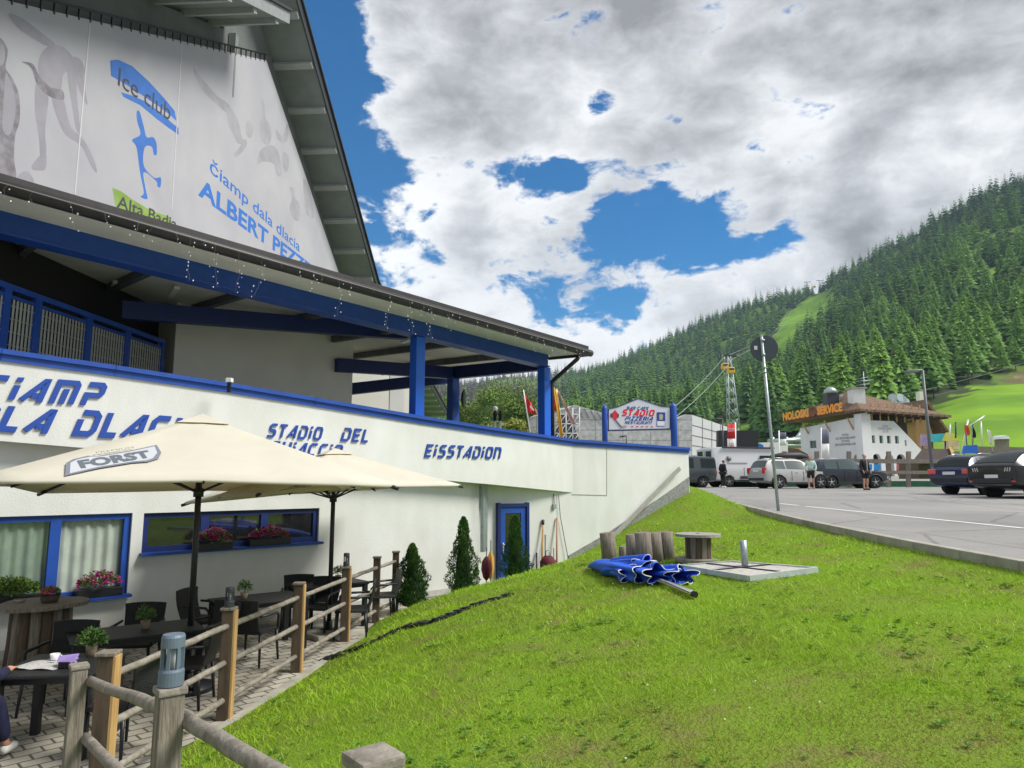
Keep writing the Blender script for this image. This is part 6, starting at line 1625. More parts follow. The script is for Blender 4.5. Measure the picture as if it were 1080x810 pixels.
m = MB(); rows_ = [(-1.1, .18, .03), (-1.0, .33, .16), (-.3, .40, .30), (.6, .40, .32), (1.15, .26, .16), (1.22, .1, .05)]
for (x, w, h) in rows_: V += [(x, -w, 0), (x, -w, h*.6), (x, -w*.7, h), (x, w*.7, h), (x, w, h*.6), (x, w, 0)]
m.add(V, [(i*6+k, i*6+(k+1) % 6, (i+1)*6+(k+1) % 6, (i+1)*6+k) for i in range(5) for k in range(6)]+[tuple(range(6))[::-1], tuple(30+k for k in range(6))], True); m.build('shell', CLAD, rb, world=False)
for x in (-.5, .6): MB().box((x, 0, -.04), (.07, 1.2, .05)).build('cross_bar', STEEL, rb, world=False)
c_ = make_car('parked_car', 'dark blue estate car seen from behind on the right', (18.75, 27.7, rz_(27.7)), 69, car_paint('blue_estate_paint', (.010, .022, .085)), WAG, (-1.32, 1.34), .33, .79, rails=True, grp='cars in the car park', rear_u=(1.12, 1.92), ws_u=(4.12, 4.9), sidewin=[(2.2, 3.0), (3.08, 4.1)], light_z=.86, lighth=.2, lightw=.24, plate=.80)
c_ = make_car('parked_car', 'black fastback crossover seen from behind at the right edge of the photo', (18.6, 24.7, rz_(24.7)), 75, car_paint('black_paint', (.006, .007, .009)), CRO, (-1.45, 1.45), .37, .84, cladding=True, grp='cars in the car park', rear_u=(1.15, 2.2), ws_u=(4.12, 4.9), sidewin=[(2.5, 3.0), (3.08, 4.1)], light_z=.55, lighth=.06, plate=.72)
for s in (-1, 1):
    for k in range(3): MB().box((-2.345, s*(.52+.085*k), .95), (.05, .035, .14), rot=Matrix.Rotation(R(-18*s), 3, 'X'), bev=.008).build('tail_light', mat('pale_light', (.55, .45, .45), .2, coat=1), c_, world=False)
c_ = make_car('parked_car', 'grey car half hidden behind the dark navy crossover', (21.0, 44.2, rz_(44)), 84, car_paint('grey_car_paint', (.10, .11, .13)), WAG, (-1.32, 1.34), .33, .79, grp='cars in the car park', rear_u=(1.12, 1.92), ws_u=(4.12, 4.9), sidewin=[(2.2, 3.0), (3.08, 4.1)])
VAN = [(-3.0, .48, 1.05, 2.45, .92, 1.0, .86), (-2.9, .40, 1.25, 2.58, .96, 1.02, .90), (0, .36, 1.3, 2.62, .97, 1.03, .91), (1.35, .36, 1.3, 2.60, .97, 1.03, .90), (1.95, .38, 1.25, 2.0, .96, 1.0, .80), (2.35, .40, 1.12, 1.25, .94, .98, .88), (2.85, .45, .95, 1.0, .86, .90, .78), (2.98, .5, .8, .82, .8, .84, .7)]
c_ = make_car('camper_van', 'tall white camper van with open rear doors and a dark awning rail', (15.6, 47.2, rz_(47)), 74, car_paint('white_van_paint', (.62, .63, .64)), VAN, (-1.9, 1.75), .36, .84, cat='van', boxy=True, ws_u=(4.02, 4.95), sidewin=[(3.1, 3.9)], light_z=1.15, lighth=.5, lightw=.1)
for s in (-1, 1):
    dr_ = MB().box((-3.05-.0, s*.50, 1.50), (.05, .92, 1.95), bev=.03).build('rear_door', car_paint('white_van_paint', 0), c_, world=False)
    MB().box((-3.085, s*.50, 1.95), (.02, .62, .75), bev=.01).build('window', CGLASS, dr_, world=False); MB().box((-3.09, s*.15, 1.25), (.03, .05, .2)).build('handle', CLAD, dr_, world=False)
MB().box((-.4, -1.02, 2.55), (3.9, .12, .11), bev=.02).build('awning', CLAD, c_, world=False)
MB().box((.9, -1.035, 1.83), (1.0, .03, .45), bev=.02).build('side_window', CGLASS, c_, world=False); MB().box((-.25, -1.035, .62), (1.7, .04, .18), bev=.01).build('step', CLAD, c_, world=False)
m = MB(); m.lathe([(.15, 0), (.18, .01), (.001, .01)], (-1.9, -1.03, 1.85), 18, axis=(0, -1, 0)); m.box((-1.3, -1.035, 1.55), (1.5, .015, .05)); m.build('stripe', mat('stripe_grey', (.2, .2, .22), .5), c_, world=False)
VAN2 = [(-2.4, .45, 1.05, 1.75, .85, .93, .80), (-2.3, .36, 1.1, 1.93, .88, .95, .82), (0, .32, 1.1, 1.98, .9, .96, .83), (.8, .32, 1.1, 1.95, .9, .96, .82), (1.35, .34, 1.08, 1.5, .9, .94, .74), (1.7, .36, 1.04, 1.1, .88, .92, .80), (2.2, .4, .9, .94, .84, .88, .74), (2.42, .46, .74, .76, .76, .8, .66)]
c_ = make_car('camper_van', 'dark grey van partly hidden by the end of the white wall', (10.35, 45.0, rz_(45)), 262, car_paint('dark_grey_van_paint', (.055, .07, .075)), VAN2, (-1.5, 1.5), .34, .80, cat='van', boxy=True, ws_u=(4.02, 4.95), sidewin=[(.2, 1.4), (1.6, 2.9), (3.1, 3.9)])

# ------------------------------------------------------------------ people
SKIN = mat('skin', (.50, .27, .18), .55)
def skinned(name, verts, edges, radii, m, par, root=0, sub=1):
    me = bpy.data.meshes.new(name); me.from_pydata([tuple(v) for v in verts], edges, []); o = bpy.data.objects.new(name, me); col.objects.link(o)
    md = o.modifiers.new('skin', 'SKIN'); md.use_smooth_shade = True
    for i, r_ in enumerate(radii): me.skin_vertices[0].data[i].radius = (r_, r_) if not isinstance(r_, tuple) else r_
    for d in me.skin_vertices[0].data: d.use_root = False
    me.skin_vertices[0].data[root].use_root = True
    s = o.modifiers.new('sub', 'SUBSURF'); s.levels = sub; s.render_levels = sub
    dg = bpy.context.evaluated_depsgraph_get(); m2 = bpy.data.meshes.new_from_object(o.evaluated_get(dg)); o.modifiers.clear(); o.data = m2
    m2.polygons.foreach_set('use_smooth', [True]*len(m2.polygons)); m2.materials.clear(); m2.materials.append(m); m2.name = name; o.parent = par; return o
def person(lab, loc, rotz, J, top, bottom, hair, shoes, long_sleeve=True, long_leg=False, group=None):
    """J: joints in metres, person facing +Y"""
    t = thing('person', lab, 'person', loc, rotz, group)
    V = []; Ed = []; Rd = []
    def add(p, r_, par=None):
        V.append(Vector(p)); Rd.append(r_)
        if par is not None: Ed.append((par, len(V)-1))
        return len(V)-1
    pel = add(J['pelvis'], (.10, .10)); wa = add(J['waist'], (.08, .08), pel); chs = add(J['chest'], (.095, .095), wa); nk = add(J['neck'], .055, chs)
    hd0 = add(Vector(J['head'])+Vector((0, .01, -.07)), .062, nk); hd = add(Vector(J['head'])+Vector((0, 0, .03)), (.082, .098), hd0); add(Vector(J['head'])+Vector((0, -.005, .11)), .05, hd)
    for s in ('l', 'r'):
        sh_ = add(J['sh'+s], .055, chs); el = add(J['el'+s], .042, sh_); wr_ = add(J['wr'+s], .028, el)
        d = (Vector(J['wr'+s])-Vector(J['el'+s])).normalized(); pm = add(Vector(J['wr'+s])+d*.06, (.036, .018), wr_)
        side = Vector((1, 0, 0)) if abs(d.x) < .7 else Vector((0, 1, 0)); side = (side-d*side.dot(d)).normalized(); nrm_ = d.cross(side)
        for q, (o_, ln) in enumerate(((-.030, .055), (-.010, .072), (.010, .068), (.030, .052))):
            a = Vector(J['wr'+s])+d*.085+side*o_; k1 = add(a, .0085, pm); k2 = add(a+d*ln*.55+nrm_*.008, .0082, k1); add(a+d*ln+nrm_*.024, .007, k2)
        k1 = add(Vector(J['wr'+s])+d*.04+side*-.042, .011, pm); add(Vector(J['wr'+s])+d*.085+side*-.062+nrm_*.01, .008, k1)
        hp_ = add(J['hip'+s], .085, pel); kn = add(J['kn'+s], .055, hp_); an = add(J['an'+s], .036, kn)
        f = Vector(J.get('toe'+s, Vector(J['an'+s])+Vector((0, .14, -.05)))); add(f, .032, an)
    skinned('body', V, Ed, Rd, SKIN, t)
    # jacket or shirt
    V2 = [J['pelvis'], J['waist'], J['chest'], Vector(J['neck'])-Vector((0, 0, .03))]; E2 = [(0, 1), (1, 2), (2, 3)]; R2 = [(.185, .14), (.165, .125), (.19, .135), .075]
    for s in ('l', 'r'):
        b = len(V2); V2.append(J['sh'+s]); V2.append(J['el'+s]); R2 += [.078, .062]; E2 += [(2, b), (b, b+1)]
        if long_sleeve: V2.append(Vector(J['el'+s]).lerp(Vector(J['wr'+s]), .93)); R2.append(.046); E2.append((b+1, b+2))
    skinned('jacket', V2, E2, R2, top, t)
    V3 = [Vector(J['pelvis'])]; E3 = []; R3 = [(.17, .13)]
    for s in ('l', 'r'):
        b = len(V3); V3.append(Vector(J['hip'+s])); R3.append(.11); E3.append((0, b))
        V3.append(Vector(J['hip'+s]).lerp(Vector(J['kn'+s]), .9)); R3.append(.088); E3.append((b, b+1))
        if long_leg: V3.append(Vector(J['kn'+s])); R3.append(.08); E3.append((b+1, b+2)); V3.append(Vector(J['kn'+s]).lerp(Vector(J['an'+s]), .92)); R3.append(.062); E3.append((b+2, b+3))
    skinned('trousers' if long_leg else 'shorts', V3, E3, R3, bottom, t)
    for s in ('l', 'r'):
        an = Vector(J['an'+s]); f = Vector(J.get('toe'+s, an+Vector((0, .14, -.05)))); d = (f-an); d.z = 0; d.normalize()
        skinned('shoe', [an-d*.045+Vector((0, 0, -.04)), an+d*.06+Vector((0, 0, -.035)), f+d*.03], [(0, 1), (1, 2)], [.045, .048, .036], shoes, t)
    h = Vector(J['head']); 
    skinned('hair', [h+Vector((0, -.035, -.02)), h+Vector((0, -.03, .06)), h+Vector((0, .0, .125))], [(0, 1), (1, 2)], [(.078, .07), (.092, .095), (.06, .07)], hair, t)
    for s in (-1, 1):
        MB().lathe([(.001, -.01), (.009, -.004), (.011, 0), (.001, .004)], h+Vector((s*.03, .088, .03)), 8, axis=(0, 1, 0)).build('eye', DKTXT, t, world=False)
        MB().box(h+Vector((s*.088, 0, .02)), (.018, .035, .055), bev=.006).build('ear', SKIN, t, world=False)
    MB().box(h+Vector((0, .1, .01)), (.024, .03, .04), bev=.009).build('nose', SKIN, t, world=False); MB().box(h+Vector((0, .085, -.035)), (.045, .012, .010), bev=.004).build('mouth', mat('lips', (.35, .10, .09), .6), t, world=False)
    return t
ST = dict(pelvis=(0, 0, .93), waist=(0, 0, 1.08), chest=(0, .01, 1.32), neck=(0, 0, 1.47), head=(0, .02, 1.60), shl=(-.17, 0, 1.40), shr=(.17, 0, 1.40), ell=(-.25, -.02, 1.13), elr=(.25, -.02, 1.13), wrl=(-.22, .10, .93), wrr=(.22, .10, .93),
          hipl=(-.09, 0, .88), hipr=(.09, 0, .88), knl=(-.10, .01, .48), knr=(.10, .01, .48), anl=(-.10, -.02, .09), anr=(.10, -.02, .09))
BLKC = mat('black_cloth', (.015, .016, .018), .9, var=.2, scale=12); GREYH = mat('grey_hair', (.25, .23, .21), .8); MINT = mat('mint_white_cloth', (.50, .66, .60), .9, var=.2, scale=5); DKH = mat('dark_hair', (.03, .02, .015), .7); SHOE = mat('grey_shoe', (.2, .19, .18), .8); SHOEW = mat('white_shoe', (.65, .65, .63), .7); NAVY = mat('navy_cloth', (.010, .012, .05), .9, var=.25, scale=10)
pm = person('man in black jacket and shorts standing on the asphalt before the dark navy car', (car_at(905, 34), 34, rz_(34)), R(180+20), ST, BLKC, BLKC, GREYH, mat('dark_shoe', (.03, .03, .03), .7))
MB().box((0, .15, 1.2), (.014, .02, .5)).build('zip', mat('zip_white', (.6, .6, .6), .6), pm, world=False)
J2 = dict(ST); J2.update(anl=(-.10, -.16, .10), anr=(.10, .14, .09), knl=(-.10, .06, .49), knr=(.10, .14, .50), head=(0, .05, 1.60))
pb = person('walker in pale mint top and black shorts with a backpack beside the silver car', (car_at(849, 36), 36, rz_(36)), R(150), J2, MINT, BLKC, mat('red_cap', (.4, .05, .05), .8), SHOE)
bp_ = thing('backpack', 'black backpack on the back of the walker in the mint top', 'backpack', (car_at(849, 36), 36, rz_(36)), R(150)); MB().box((0, -.22, 1.24), (.30, .18, .46), bev=.06).build('bag', BLKC, bp_, world=False); MB().box((0, -.33, 1.15), (.2, .06, .2), bev=.03).build('pocket', BLKC, bp_, world=False)
J3 = dict(ST); J3.update(head=(0, .10, 1.56), neck=(0, .05, 1.46), chest=(0, .06, 1.30))
person('person in dark clothes standing at the open rear doors of the white van', (car_at(758, 43.5), 43.5, rz_(43.5)), R(-60), J3, BLKC, BLKC, mat('brown_hair', (.12, .05, .03), .8), SHOEW, long_leg=True)
# seated guest at the near table, facing the table
S0 = dict(pelvis=(0, -.10, .56), waist=(0, -.13, .70), chest=(0, -.07, .95), neck=(0, -.03, 1.10), head=(0, .04, 1.22), shl=(-.18, -.06, 1.03), shr=(.18, -.06, 1.03), ell=(-.26, .08, .80), elr=(.26, .08, .80), wrl=(-.20, .34, .80), wrr=(.20, .36, .80),
          hipl=(-.09, -.05, .55), hipr=(.09, -.05, .55), knl=(-.12, .36, .54), knr=(.12, .36, .54), anl=(-.14, .30, .09), anr=(.14, .52, .12))
sp_ = person('seated person in a dark blue jacket and white shoes reading at the near table', (-4.63, 6.12, TERR), R(4), S0, NAVY, NAVY, DKH, SHOEW, long_leg=True)

# ------------------------------------------------------------------ balcony sign, flags, chimney caps
SY = 21.4
def sgn(px, py, Y=SY): return at(px, py, Y)
sg = thing('restaurant_sign', 'white gabled restaurant sign between two blue pointed posts on the balcony', 'sign', tuple(sgn(675, 475)))
sl0, sl1, sr0, sr1 = sgn(642, 431.5), sgn(642, 454), sgn(707, 429.5, SY+.3), sgn(707, 452.5, SY+.3); pk = (sgn(672.5, 420.5))
un = (sr0-sl0); un.z = 0; un.normalize(); nn_ = Vector((un.y, -un.x, 0))
f_ = [sl1, sr1, sr0, lerp(sl0, sr0, .86)+Vector((0, 0, .02)), lerp(sl0, sr0, .48)+Vector((0, 0, .29)), lerp(sl0, sr0, .13)+Vector((0, 0, .04)), sl0]
MB().prism(f_, -nn_*.08).build('board', mat('sign_white', (.66, .68, .72), .5), sg)
fm = MB()
for i in range(len(f_)): fm.beam(f_[i]-nn_*.04, f_[(i+1) % len(f_)]-nn_*.04, .10, .025, up=(0, .2, 1) if i not in (1, 6) else (1, 0, 0))
fm.build('frame', BLUE2, sg)
for px, dY in ((638.3, -.05), (711.5, .33)):
    b = sgn(px, 474 if px < 700 else 476, SY+dY); tpz = sgn(px, 431 if px < 700 else 429, SY+dY).z; r0 = .085 if px < 700 else .105
    MB().lathe([(r0, -.8), (r0, tpz-b.z), (r0*.75, tpz-b.z+.06), (.005, tpz-b.z+.14)], (b.x, b.y, b.z), 14).build('post', BLUE, sg)
def sgtext(txt, x0, x1, yb, yt, m, nm='lettering', sw=1.0):
    O = sgn(x0, yb); E_ = sgn(x1, yb); O = O+nn_*.003; fr0 = (O-sl0).dot(un); O = sl0+un*fr0+Vector((0, 0, O.z-sl0.z)); fr1 = (E_-sl0).dot(un); h = (yb-yt)/F*SY
    b = MB(); stroke_text(b, txt, O, un, (0, 0, 1), nn_, h, fit=fr1-fr0, depth=.006, sw=sw, gap=.7); return b.build(nm, m, sg)
sgtext('BAR CAFE', 662, 687, 431.3, 428.7, BLUEL); sgtext('STADIO', 657, 694, 437.8, 432.2, REDL, sw=1.3); sgtext('PIZZERIA', 660, 692, 442.8, 439.3, BLUEL, sw=1.1); sgtext('RESTAURANT', 660, 691, 446.6, 444.2, BLUEL, sw=.9)
def on_sign(px, py, o_=.004): p = sgn(px, py); fr = (p-sl0).dot(un); return sl0+un*fr+Vector((0, 0, p.z-sl0.z))+nn_*o_
for px in (668, 673.5, 679, 684.5, 690): MB().prism([on_sign(px-1.3, 449.9), on_sign(px+1.3, 449.9), on_sign(px+1.6, 449.2), on_sign(px-1, 449.0)], nn_*.004).build('red_mark', REDL, sg)
b = MB(); b.prism([on_sign(695.5, 449), on_sign(705, 449), on_sign(705, 434), on_sign(695.5, 434)], nn_*.004); bdg = b.build('badge', BLUEL, sg)
MB().prism([on_sign(696, 448.5, .009), on_sign(704.5, 448.5, .009), on_sign(704.5, 443.5, .009), on_sign(696, 443.5, .009)], nn_*.003).build('badge_field', WHITEP, bdg)
MB().prism([on_sign(698.5, 442, .009), on_sign(702, 442, .009), on_sign(702.5, 437, .009), on_sign(700, 435.5, .009), on_sign(698, 437, .009)], nn_*.003).build('badge_emblem', mat('badge_gold', (.5, .42, .25), .6), bdg)
# small ice hockey player pictogram
hk = [(647.5, 434), (649, 432.2), (650.5, 434), (653, 437), (652.5, 440), (650.5, 441), (650.8, 443.5), (648.5, 443.8), (646.5, 441), (643.8, 439.5), (644, 437)]
MB().prism([on_sign(*p) for p in hk], nn_*.005).build('hockey_emblem', REDL, sg)
MB().prism([on_sign(*p, .010) for p in [(643.6, 436.5), (645.8, 435.5), (646.5, 439.5), (644.5, 440.5)]], nn_*.003).build('hockey_emblem', DKTXT, sg); MB().prism([on_sign(*p, .010) for p in [(651.5, 436), (653.3, 437), (652.8, 440.5), (651, 440)]], nn_*.003).build('hockey_emblem', DKTXT, sg)
MB().prism([on_sign(*p, .007) for p in [(649, 442.5), (650.5, 443), (656, 449), (662, 448.6), (661.5, 450.4), (656, 451.2)]], nn_*.003).build('hockey_stick', mat('stick_tan', (.4, .36, .28), .6), sg)
MB().prism([on_sign(*p, .012) for p in [(649, 443.4), (650, 443.2), (656.5, 450.6), (655.5, 450.8)]], nn_*.003).build('hockey_stick', DKTXT, sg)

def flag(name, lab, base, top, pts, m, Y, amp=.06, polem=None, seed=0, pr=.02):
    B_ = at(*base, Y); Tp = at(*top, Y); t = thing(name, lab, 'flag', tuple(B_)); MB().tube([B_, Tp], pr, 7).build('pole', polem or WHITEP, t)
    # cloth: pts = four pixel corners TL, TR, BR, BL
    c = [at(x, y, Y) for x, y in pts]; n = 10; V = []
    for i in range(n+1):
        for j in range(n+1):
            p = c[0].lerp(c[1], i/n).lerp(c[3].lerp(c[2], i/n), j/n); p = p+Vector((0, amp*math.sin(i*.9+seed+j*.3)*(i/n), 0)); V.append(p)
    o = MB().add(V, [(i*(n+1)+j, (i+1)*(n+1)+j, (i+1)*(n+1)+j+1, i*(n+1)+j+1) for i in range(n) for j in range(n)], True).build('cloth', m, t); o.modifiers.new('solid', 'SOLIDIFY').thickness = .006
    return t
fy = 22.5
REDM2 = REDM
fl = flag('flag', 'red flag with pale marks on a white pole left of the corner column', (560, 462), (552, 411), [(553.5, 416), (562, 428), (569, 438), (556, 435)], REDM, fy, .08)
MB().prism([at(559, 427, fy-.06), at(563.5, 432, fy-.06), at(563, 434, fy-.06), at(559, 429.5, fy-.06)], (0, -.004, 0)).build('marks', WHITEP, fl); MB().prism([at(564, 430, fy-.07), at(568.5, 437.5, fy-.07), at(565.5, 435.5, fy-.07)], (0, -.004, 0)).build('marks', WHITEP, fl)
flag('flag', 'red flag hanging just right of the corner column', (583.5, 466), (583, 413), [(583, 414), (589, 415), (588, 434), (583, 434)], REDM, fy+.6, .05, polem=STEEL)
flag('flag', 'tall narrow yellow feather flag right of the corner column', (592.5, 465), (584, 409), [(584, 408), (588, 414), (594, 460), (590.5, 460)], YEL, fy+.3, .03, polem=YEL)
flag('flag', 'white and red pennant flag drooping beside the yellow feather flag', (594, 462), (587, 410), [(588, 411), (592, 418), (608, 448), (602, 447)], mat('pennant_white', (.62, .55, .55), .8, c2=(.55, .2, .2), scale=2.5), fy+.9, .05)
for i, px in enumerate((522, 527.5)):
    p = at(px, 456, 18.2); t = thing('vent_chimney', ('left' if i == 0 else 'right')+' one of two small white vent pipes with black caps behind the balcony wall', 'vent pipe', tuple(p), 0, 'vent pipes with black caps')
    z0 = at(px, 456, 18.2).z; MB().lathe([(.035, -.2), (.035, at(px, 444, 18.2).z-z0)], p, 12).build('pipe', WHITEP, t); MB().lathe([(.045, at(px, 444, 18.2).z-z0), (.045, at(px, 438, 18.2).z-z0), (.06, at(px, 437.5, 18.2).z-z0), (.03, at(px, 433, 18.2).z-z0), (.001, at(px, 432.8, 18.2).z-z0)], p, 12).build('cap', BLACK, t)
p = at(522, 431, 19); t = thing('globe_lamp', 'small pale globe lamp above the black chimney caps', 'lamp', tuple(p)); MB().lathe([(.001, -.08), (.06, -.05), (.085, 0), (.06, .05), (.001, .08)], p, 14).build('globe', WHITEP, t); MB().tube([p-Vector((0, 0, .08)), p-Vector((0, 0, 1.2))], .015, 6).build('pole', STEEL, t)
p = at(242, 401, 11.6); t = thing('balcony_light', 'small white capped light on the balcony wall coping', 'lamp', tuple(p)); MB().box(p, (.10, .1, .07), bev=.01).build('cap', WHITEP, t); MB().box(p-Vector((0, 0, .12)), (.05, .05, .18)).build('stem', BLACK, t)

# ------------------------------------------------------------------ gondola station building
PANEL = brick_mat('panel_cladding', (.58, .60, .61), (.55, .57, .58), (.25, .26, .27), 1, bw=3.0, bh=1.1, mortar=.035, rough=.5, rot=(R(90), 0, 0), bump=.2, offset=0)
t = thing('station_building', 'low pale grey panel clad station building behind the balcony sign', 'building', (12, 78, -.5))
def sb_(px, py, Y): return at(px, py, Y)
A0, A1, A2 = (640, 76), (728, 76), (768, 92)
def pnt(px, Y, py): return at(px, py, Y)
pl = [pnt(618, 76, 500), pnt(730, 76, 500), pnt(730, 76, 437.5), pnt(722, 76, 437), pnt(712, 76, 443), pnt(640, 76, 443), pnt(618, 76, 440)]
MB().prism(pl, (0, 14, 0)).build('front_wall', PANEL, t)
PANEL2 = mat('panel_plain', (.52, .54, .55), .5, var=.06, scale=.3)
a, b, c, d = pnt(730.05, 76, 502), pnt(790, 100, 500), pnt(790, 100, 458), pnt(730.05, 76, 437.5); MB().prism([a, b, c, d], (-3, 8, 0)).build('side_wall', PANEL2, t)
sm_ = MB()
for k in range(1, 6): sm_.beam(a.lerp(d, k/6)-Vector((0, .06, 0)), b.lerp(c, k/6)-Vector((0, .06, 0)), .06, .05)
for k in range(1, 7): sm_.beam(a.lerp(b, k/7)-Vector((0, .06, 0)), d.lerp(c, k/7)-Vector((0, .06, 0)), .06, .05)
sm_.build('panel_joints', mat('joint_dark', (.22, .23, .24), .7), t)
cr_ = MB(); prof_ = [(600, 470), (594, 452), (600, 430), (610, 427), (640, 436), (640, 470)]
bk = Vector((-4, 12, 0))
cr_.prism([pnt(618, 75.8, 474), pnt(601, 75.8, 445), pnt(599, 75.8, 430), pnt(606, 75.8, 427), pnt(640, 75.8, 436.5), pnt(640.2, 75.8, 474)], bk); cr_.build('curved_hall', PANEL, t)
for i in range(6):
    x = lerp(603, 640, i/5.6); MB().beam(pnt(x, 75.7, 428+i*1.6), pnt(x+5, 75.7, 440+i*.6), .12, .12).build('seam', mat('seam_grey', (.22, .23, .24), .6), t)
sc = MB()
for k in range(5):
    x = 583+k*7; sc.tube([pnt(x, 72, 470), pnt(x, 72, 430)], .07, 5)
for y in (437, 447, 457, 466): sc.tube([pnt(583, 72, y), pnt(611, 72, y)], .06, 5)
for k in range(4):
    for (y0, y1) in ((437, 447), (447, 457), (457, 466)): sc.tube([pnt(583+7*k, 72, y1), pnt(590+7*k, 72, y0)], .05, 5)
sc.build('lattice', mat('lattice_white', (.6, .6, .6), .5), t)
MB().prism([pnt(583, 72.8, 470), pnt(612, 72.8, 470), pnt(603, 72.8, 440), pnt(590, 72.8, 436)], (0, .3, 0)).build('dark_glazing', GLASSD, t)
# screen, lamp, banner next to it
t = thing('display_screen', 'large black display screen standing behind the white camper van', 'screen', tuple(at(779, 476, 60))); MB().prism([at(757.5, 473, 60), at(800, 473, 60), at(800, 454, 60), at(757.5, 454, 60)], (0, .6, 0)).build('panel', BLACK, t); MB().tube([at(778, 473, 60.3), at(778, 505, 60.3)], .15, 8).build('mast', STEEL, t)
def pole_lamp(lab, pxb, pyb, pxt, pyt, Y, arm_px, rr=.07, m=STEEL):
    b = at(pxb, pyb, Y); tt_ = at(pxt, pyt, Y); t = thing('street_lamp', lab, 'street lamp', tuple(b)); MB().tube([b, tt_], [rr, rr*.75], 10).build('pole', m, t); e = at(arm_px, pyt+.6, Y); MB().tube([tt_, tt_.lerp(e, .5), e], [rr*.7, rr*.6, rr*.6], 8).build('arm', m, t); hd_ = MB(); hd_.beam(tt_.lerp(e, .35)-Vector((0, 0, .04)), e+(e-tt_).normalized()*.1-Vector((0, 0, .04)), rr*3.2, rr*1.5, bev=.02); hd_.build('lamp_head', m, t); return t
pole_lamp('dark street lamp left of the red and white banner', 763, 505, 762, 441.5, 55, 751)
pole_lamp('tall grey street lamp rising from behind the dark blue estate car', 984, 505, 973, 390.5, 32, 957, .075, mat('lamp_post_grey', (.13, .15, .16), .5))
pole_lamp('small black street lamp seen under the restaurant sign', 661, 478, 660.5, 459.5, 60, 655)
def vbanner(lab, px0, px1, py0, py1, Y, cols, pole_px, txt=None):
    t = thing('banner_flag', lab, 'banner', tuple(at(pole_px, 505, Y))); MB().tube([at(pole_px, 508, Y), at(pole_px-.5, py0-2, Y)], .06, 8).build('pole', WHITEP, t); n = len(cols)
    for i, c in enumerate(cols):
        y0, y1 = lerp(py0, py1, i/n), lerp(py0, py1, (i+1)/n); V = []
        for k in range(7):
            for yy__ in (y0, y1): x = lerp(px0, px1, k/6); V.append(at(x, yy__, Y)+Vector((0, .06*math.sin(k), 0)))
        o = MB().add(V, [(2*k, 2*k+2, 2*k+3, 2*k+1) for k in range(6)], True).build('cloth', c, t); o.modifiers.new('s', 'SOLIDIFY').thickness = .02
    return t
WC = mat('white_cloth', (.68, .68, .68), .8)
bt = vbanner('tall banner, red above and white below, standing behind the white camper van', 767, 775.5, 447.5, 478, 54, [REDM, WC], 776)
m = MB(); flat_text(m, 'DOLOMITI', at(768, 455, 53.8), (1, 0, 0), (0, 0, 1), (0, -1, 0), .28, fit=7*54/F); m.build('lettering', WHITEP, bt)
m = MB(); flat_text(m, 'SKI', at(769, 472, 53.8), (1, 0, 0), (0, 0, 1), (0, -1, 0), .38, fit=5*54/F); m.build('lettering', REDL, bt)
vbanner('banner with dark upper and white lower half on the left wall of the white chalet', 867, 874.5, 453, 483, 84, [mat('slate_cloth', (.12, .13, .18), .8), WC], 866.5)
vbanner('grey and white banner behind the road sign pole', 822, 829, 456, 470, 60, [mat('slate_cloth', 0), WC], 822)

# white container with blue print
t = thing('container', 'white container with a blue and red print behind the silver car', 'container', tuple(at(808, 500, 62))); MB().prism([at(792, 500, 62), at(831, 500, 62), at(831, 466, 62), at(792, 467, 62)], (.5, 3, 0)).build('box', WHITEP, t)
MB().prism([at(797, 474, 61.9), at(801, 476, 61.9), at(806, 474.5, 61.9), at(805, 469.5, 61.9), at(801, 467.6, 61.9), at(797.5, 470, 61.9)], (0, .05, 0)).build('print', mat('print_blue', (.02, .15, .5), .5), t); MB().prism([at(812, 472, 61.9), at(815, 473, 61.9), at(816, 469, 61.9), at(813, 468.5, 61.9)], (0, .05, 0)).build('print', mat('print_red', (.5, .1, .1), .6), t)
# shed between container and chalet
t = thing('hut', 'small hut with low brown roof left of the white chalet', 'hut', tuple(at(840, 500, 72))); MB().prism([at(826, 500, 72), at(850, 500, 72), at(850, 484, 72), at(826, 476, 72)], (1, 5, 0)).build('wall', WHITE2, t); MB().prism([at(824, 474.5, 70), at(854, 486, 70), at(852, 479, 70), at(842, 473.5, 70), at(828, 471.5, 70)], (1, 8, .3)).build('roof', WOODB, t)
t = thing('cable_station', 'grey steel lift machinery between the road sign pole and the white chalet', 'lift station', tuple(at(838, 480, 120)))
m = MB()
for k in range(9): m.tube([at(814+k*3.6, 470, 120), at(815.5+k*3.6, 461+(k % 2)*2, 120)], .25, 5)
m.tube([at(810, 466, 120), at(846, 464, 120)], .5, 6); m.tube([at(808, 470, 120), at(846, 470, 120)], .4, 6); m.tube([at(834, 470, 121), at(846, 455, 121)], .35, 6); m.build('steelwork', GALV, t)

# ------------------------------------------------------------------ white chalet with ski rental sign
K = Vector((45, 90, 0)); dl = Vector((-.3, .954, 0)); dr = Vector((.954, .3, 0)); LL, LR = 11.6, 12.6; zb0 = -1.5; ZE = 9.1
ch_ = thing('chalet', 'white chalet with brown hipped roof, arches and orange rooftop letters', 'building', (45, 90, -.6))
nl = Vector((-.954, -.3, 0)); nr = Vector((.3, -.954, 0))
def cl(s, z, o=0): p = K+dl*s+nl*o; p.z = z; return p
def crr(s, z, o=0): p = K+dr*s+nr*o; p.z = z; return p
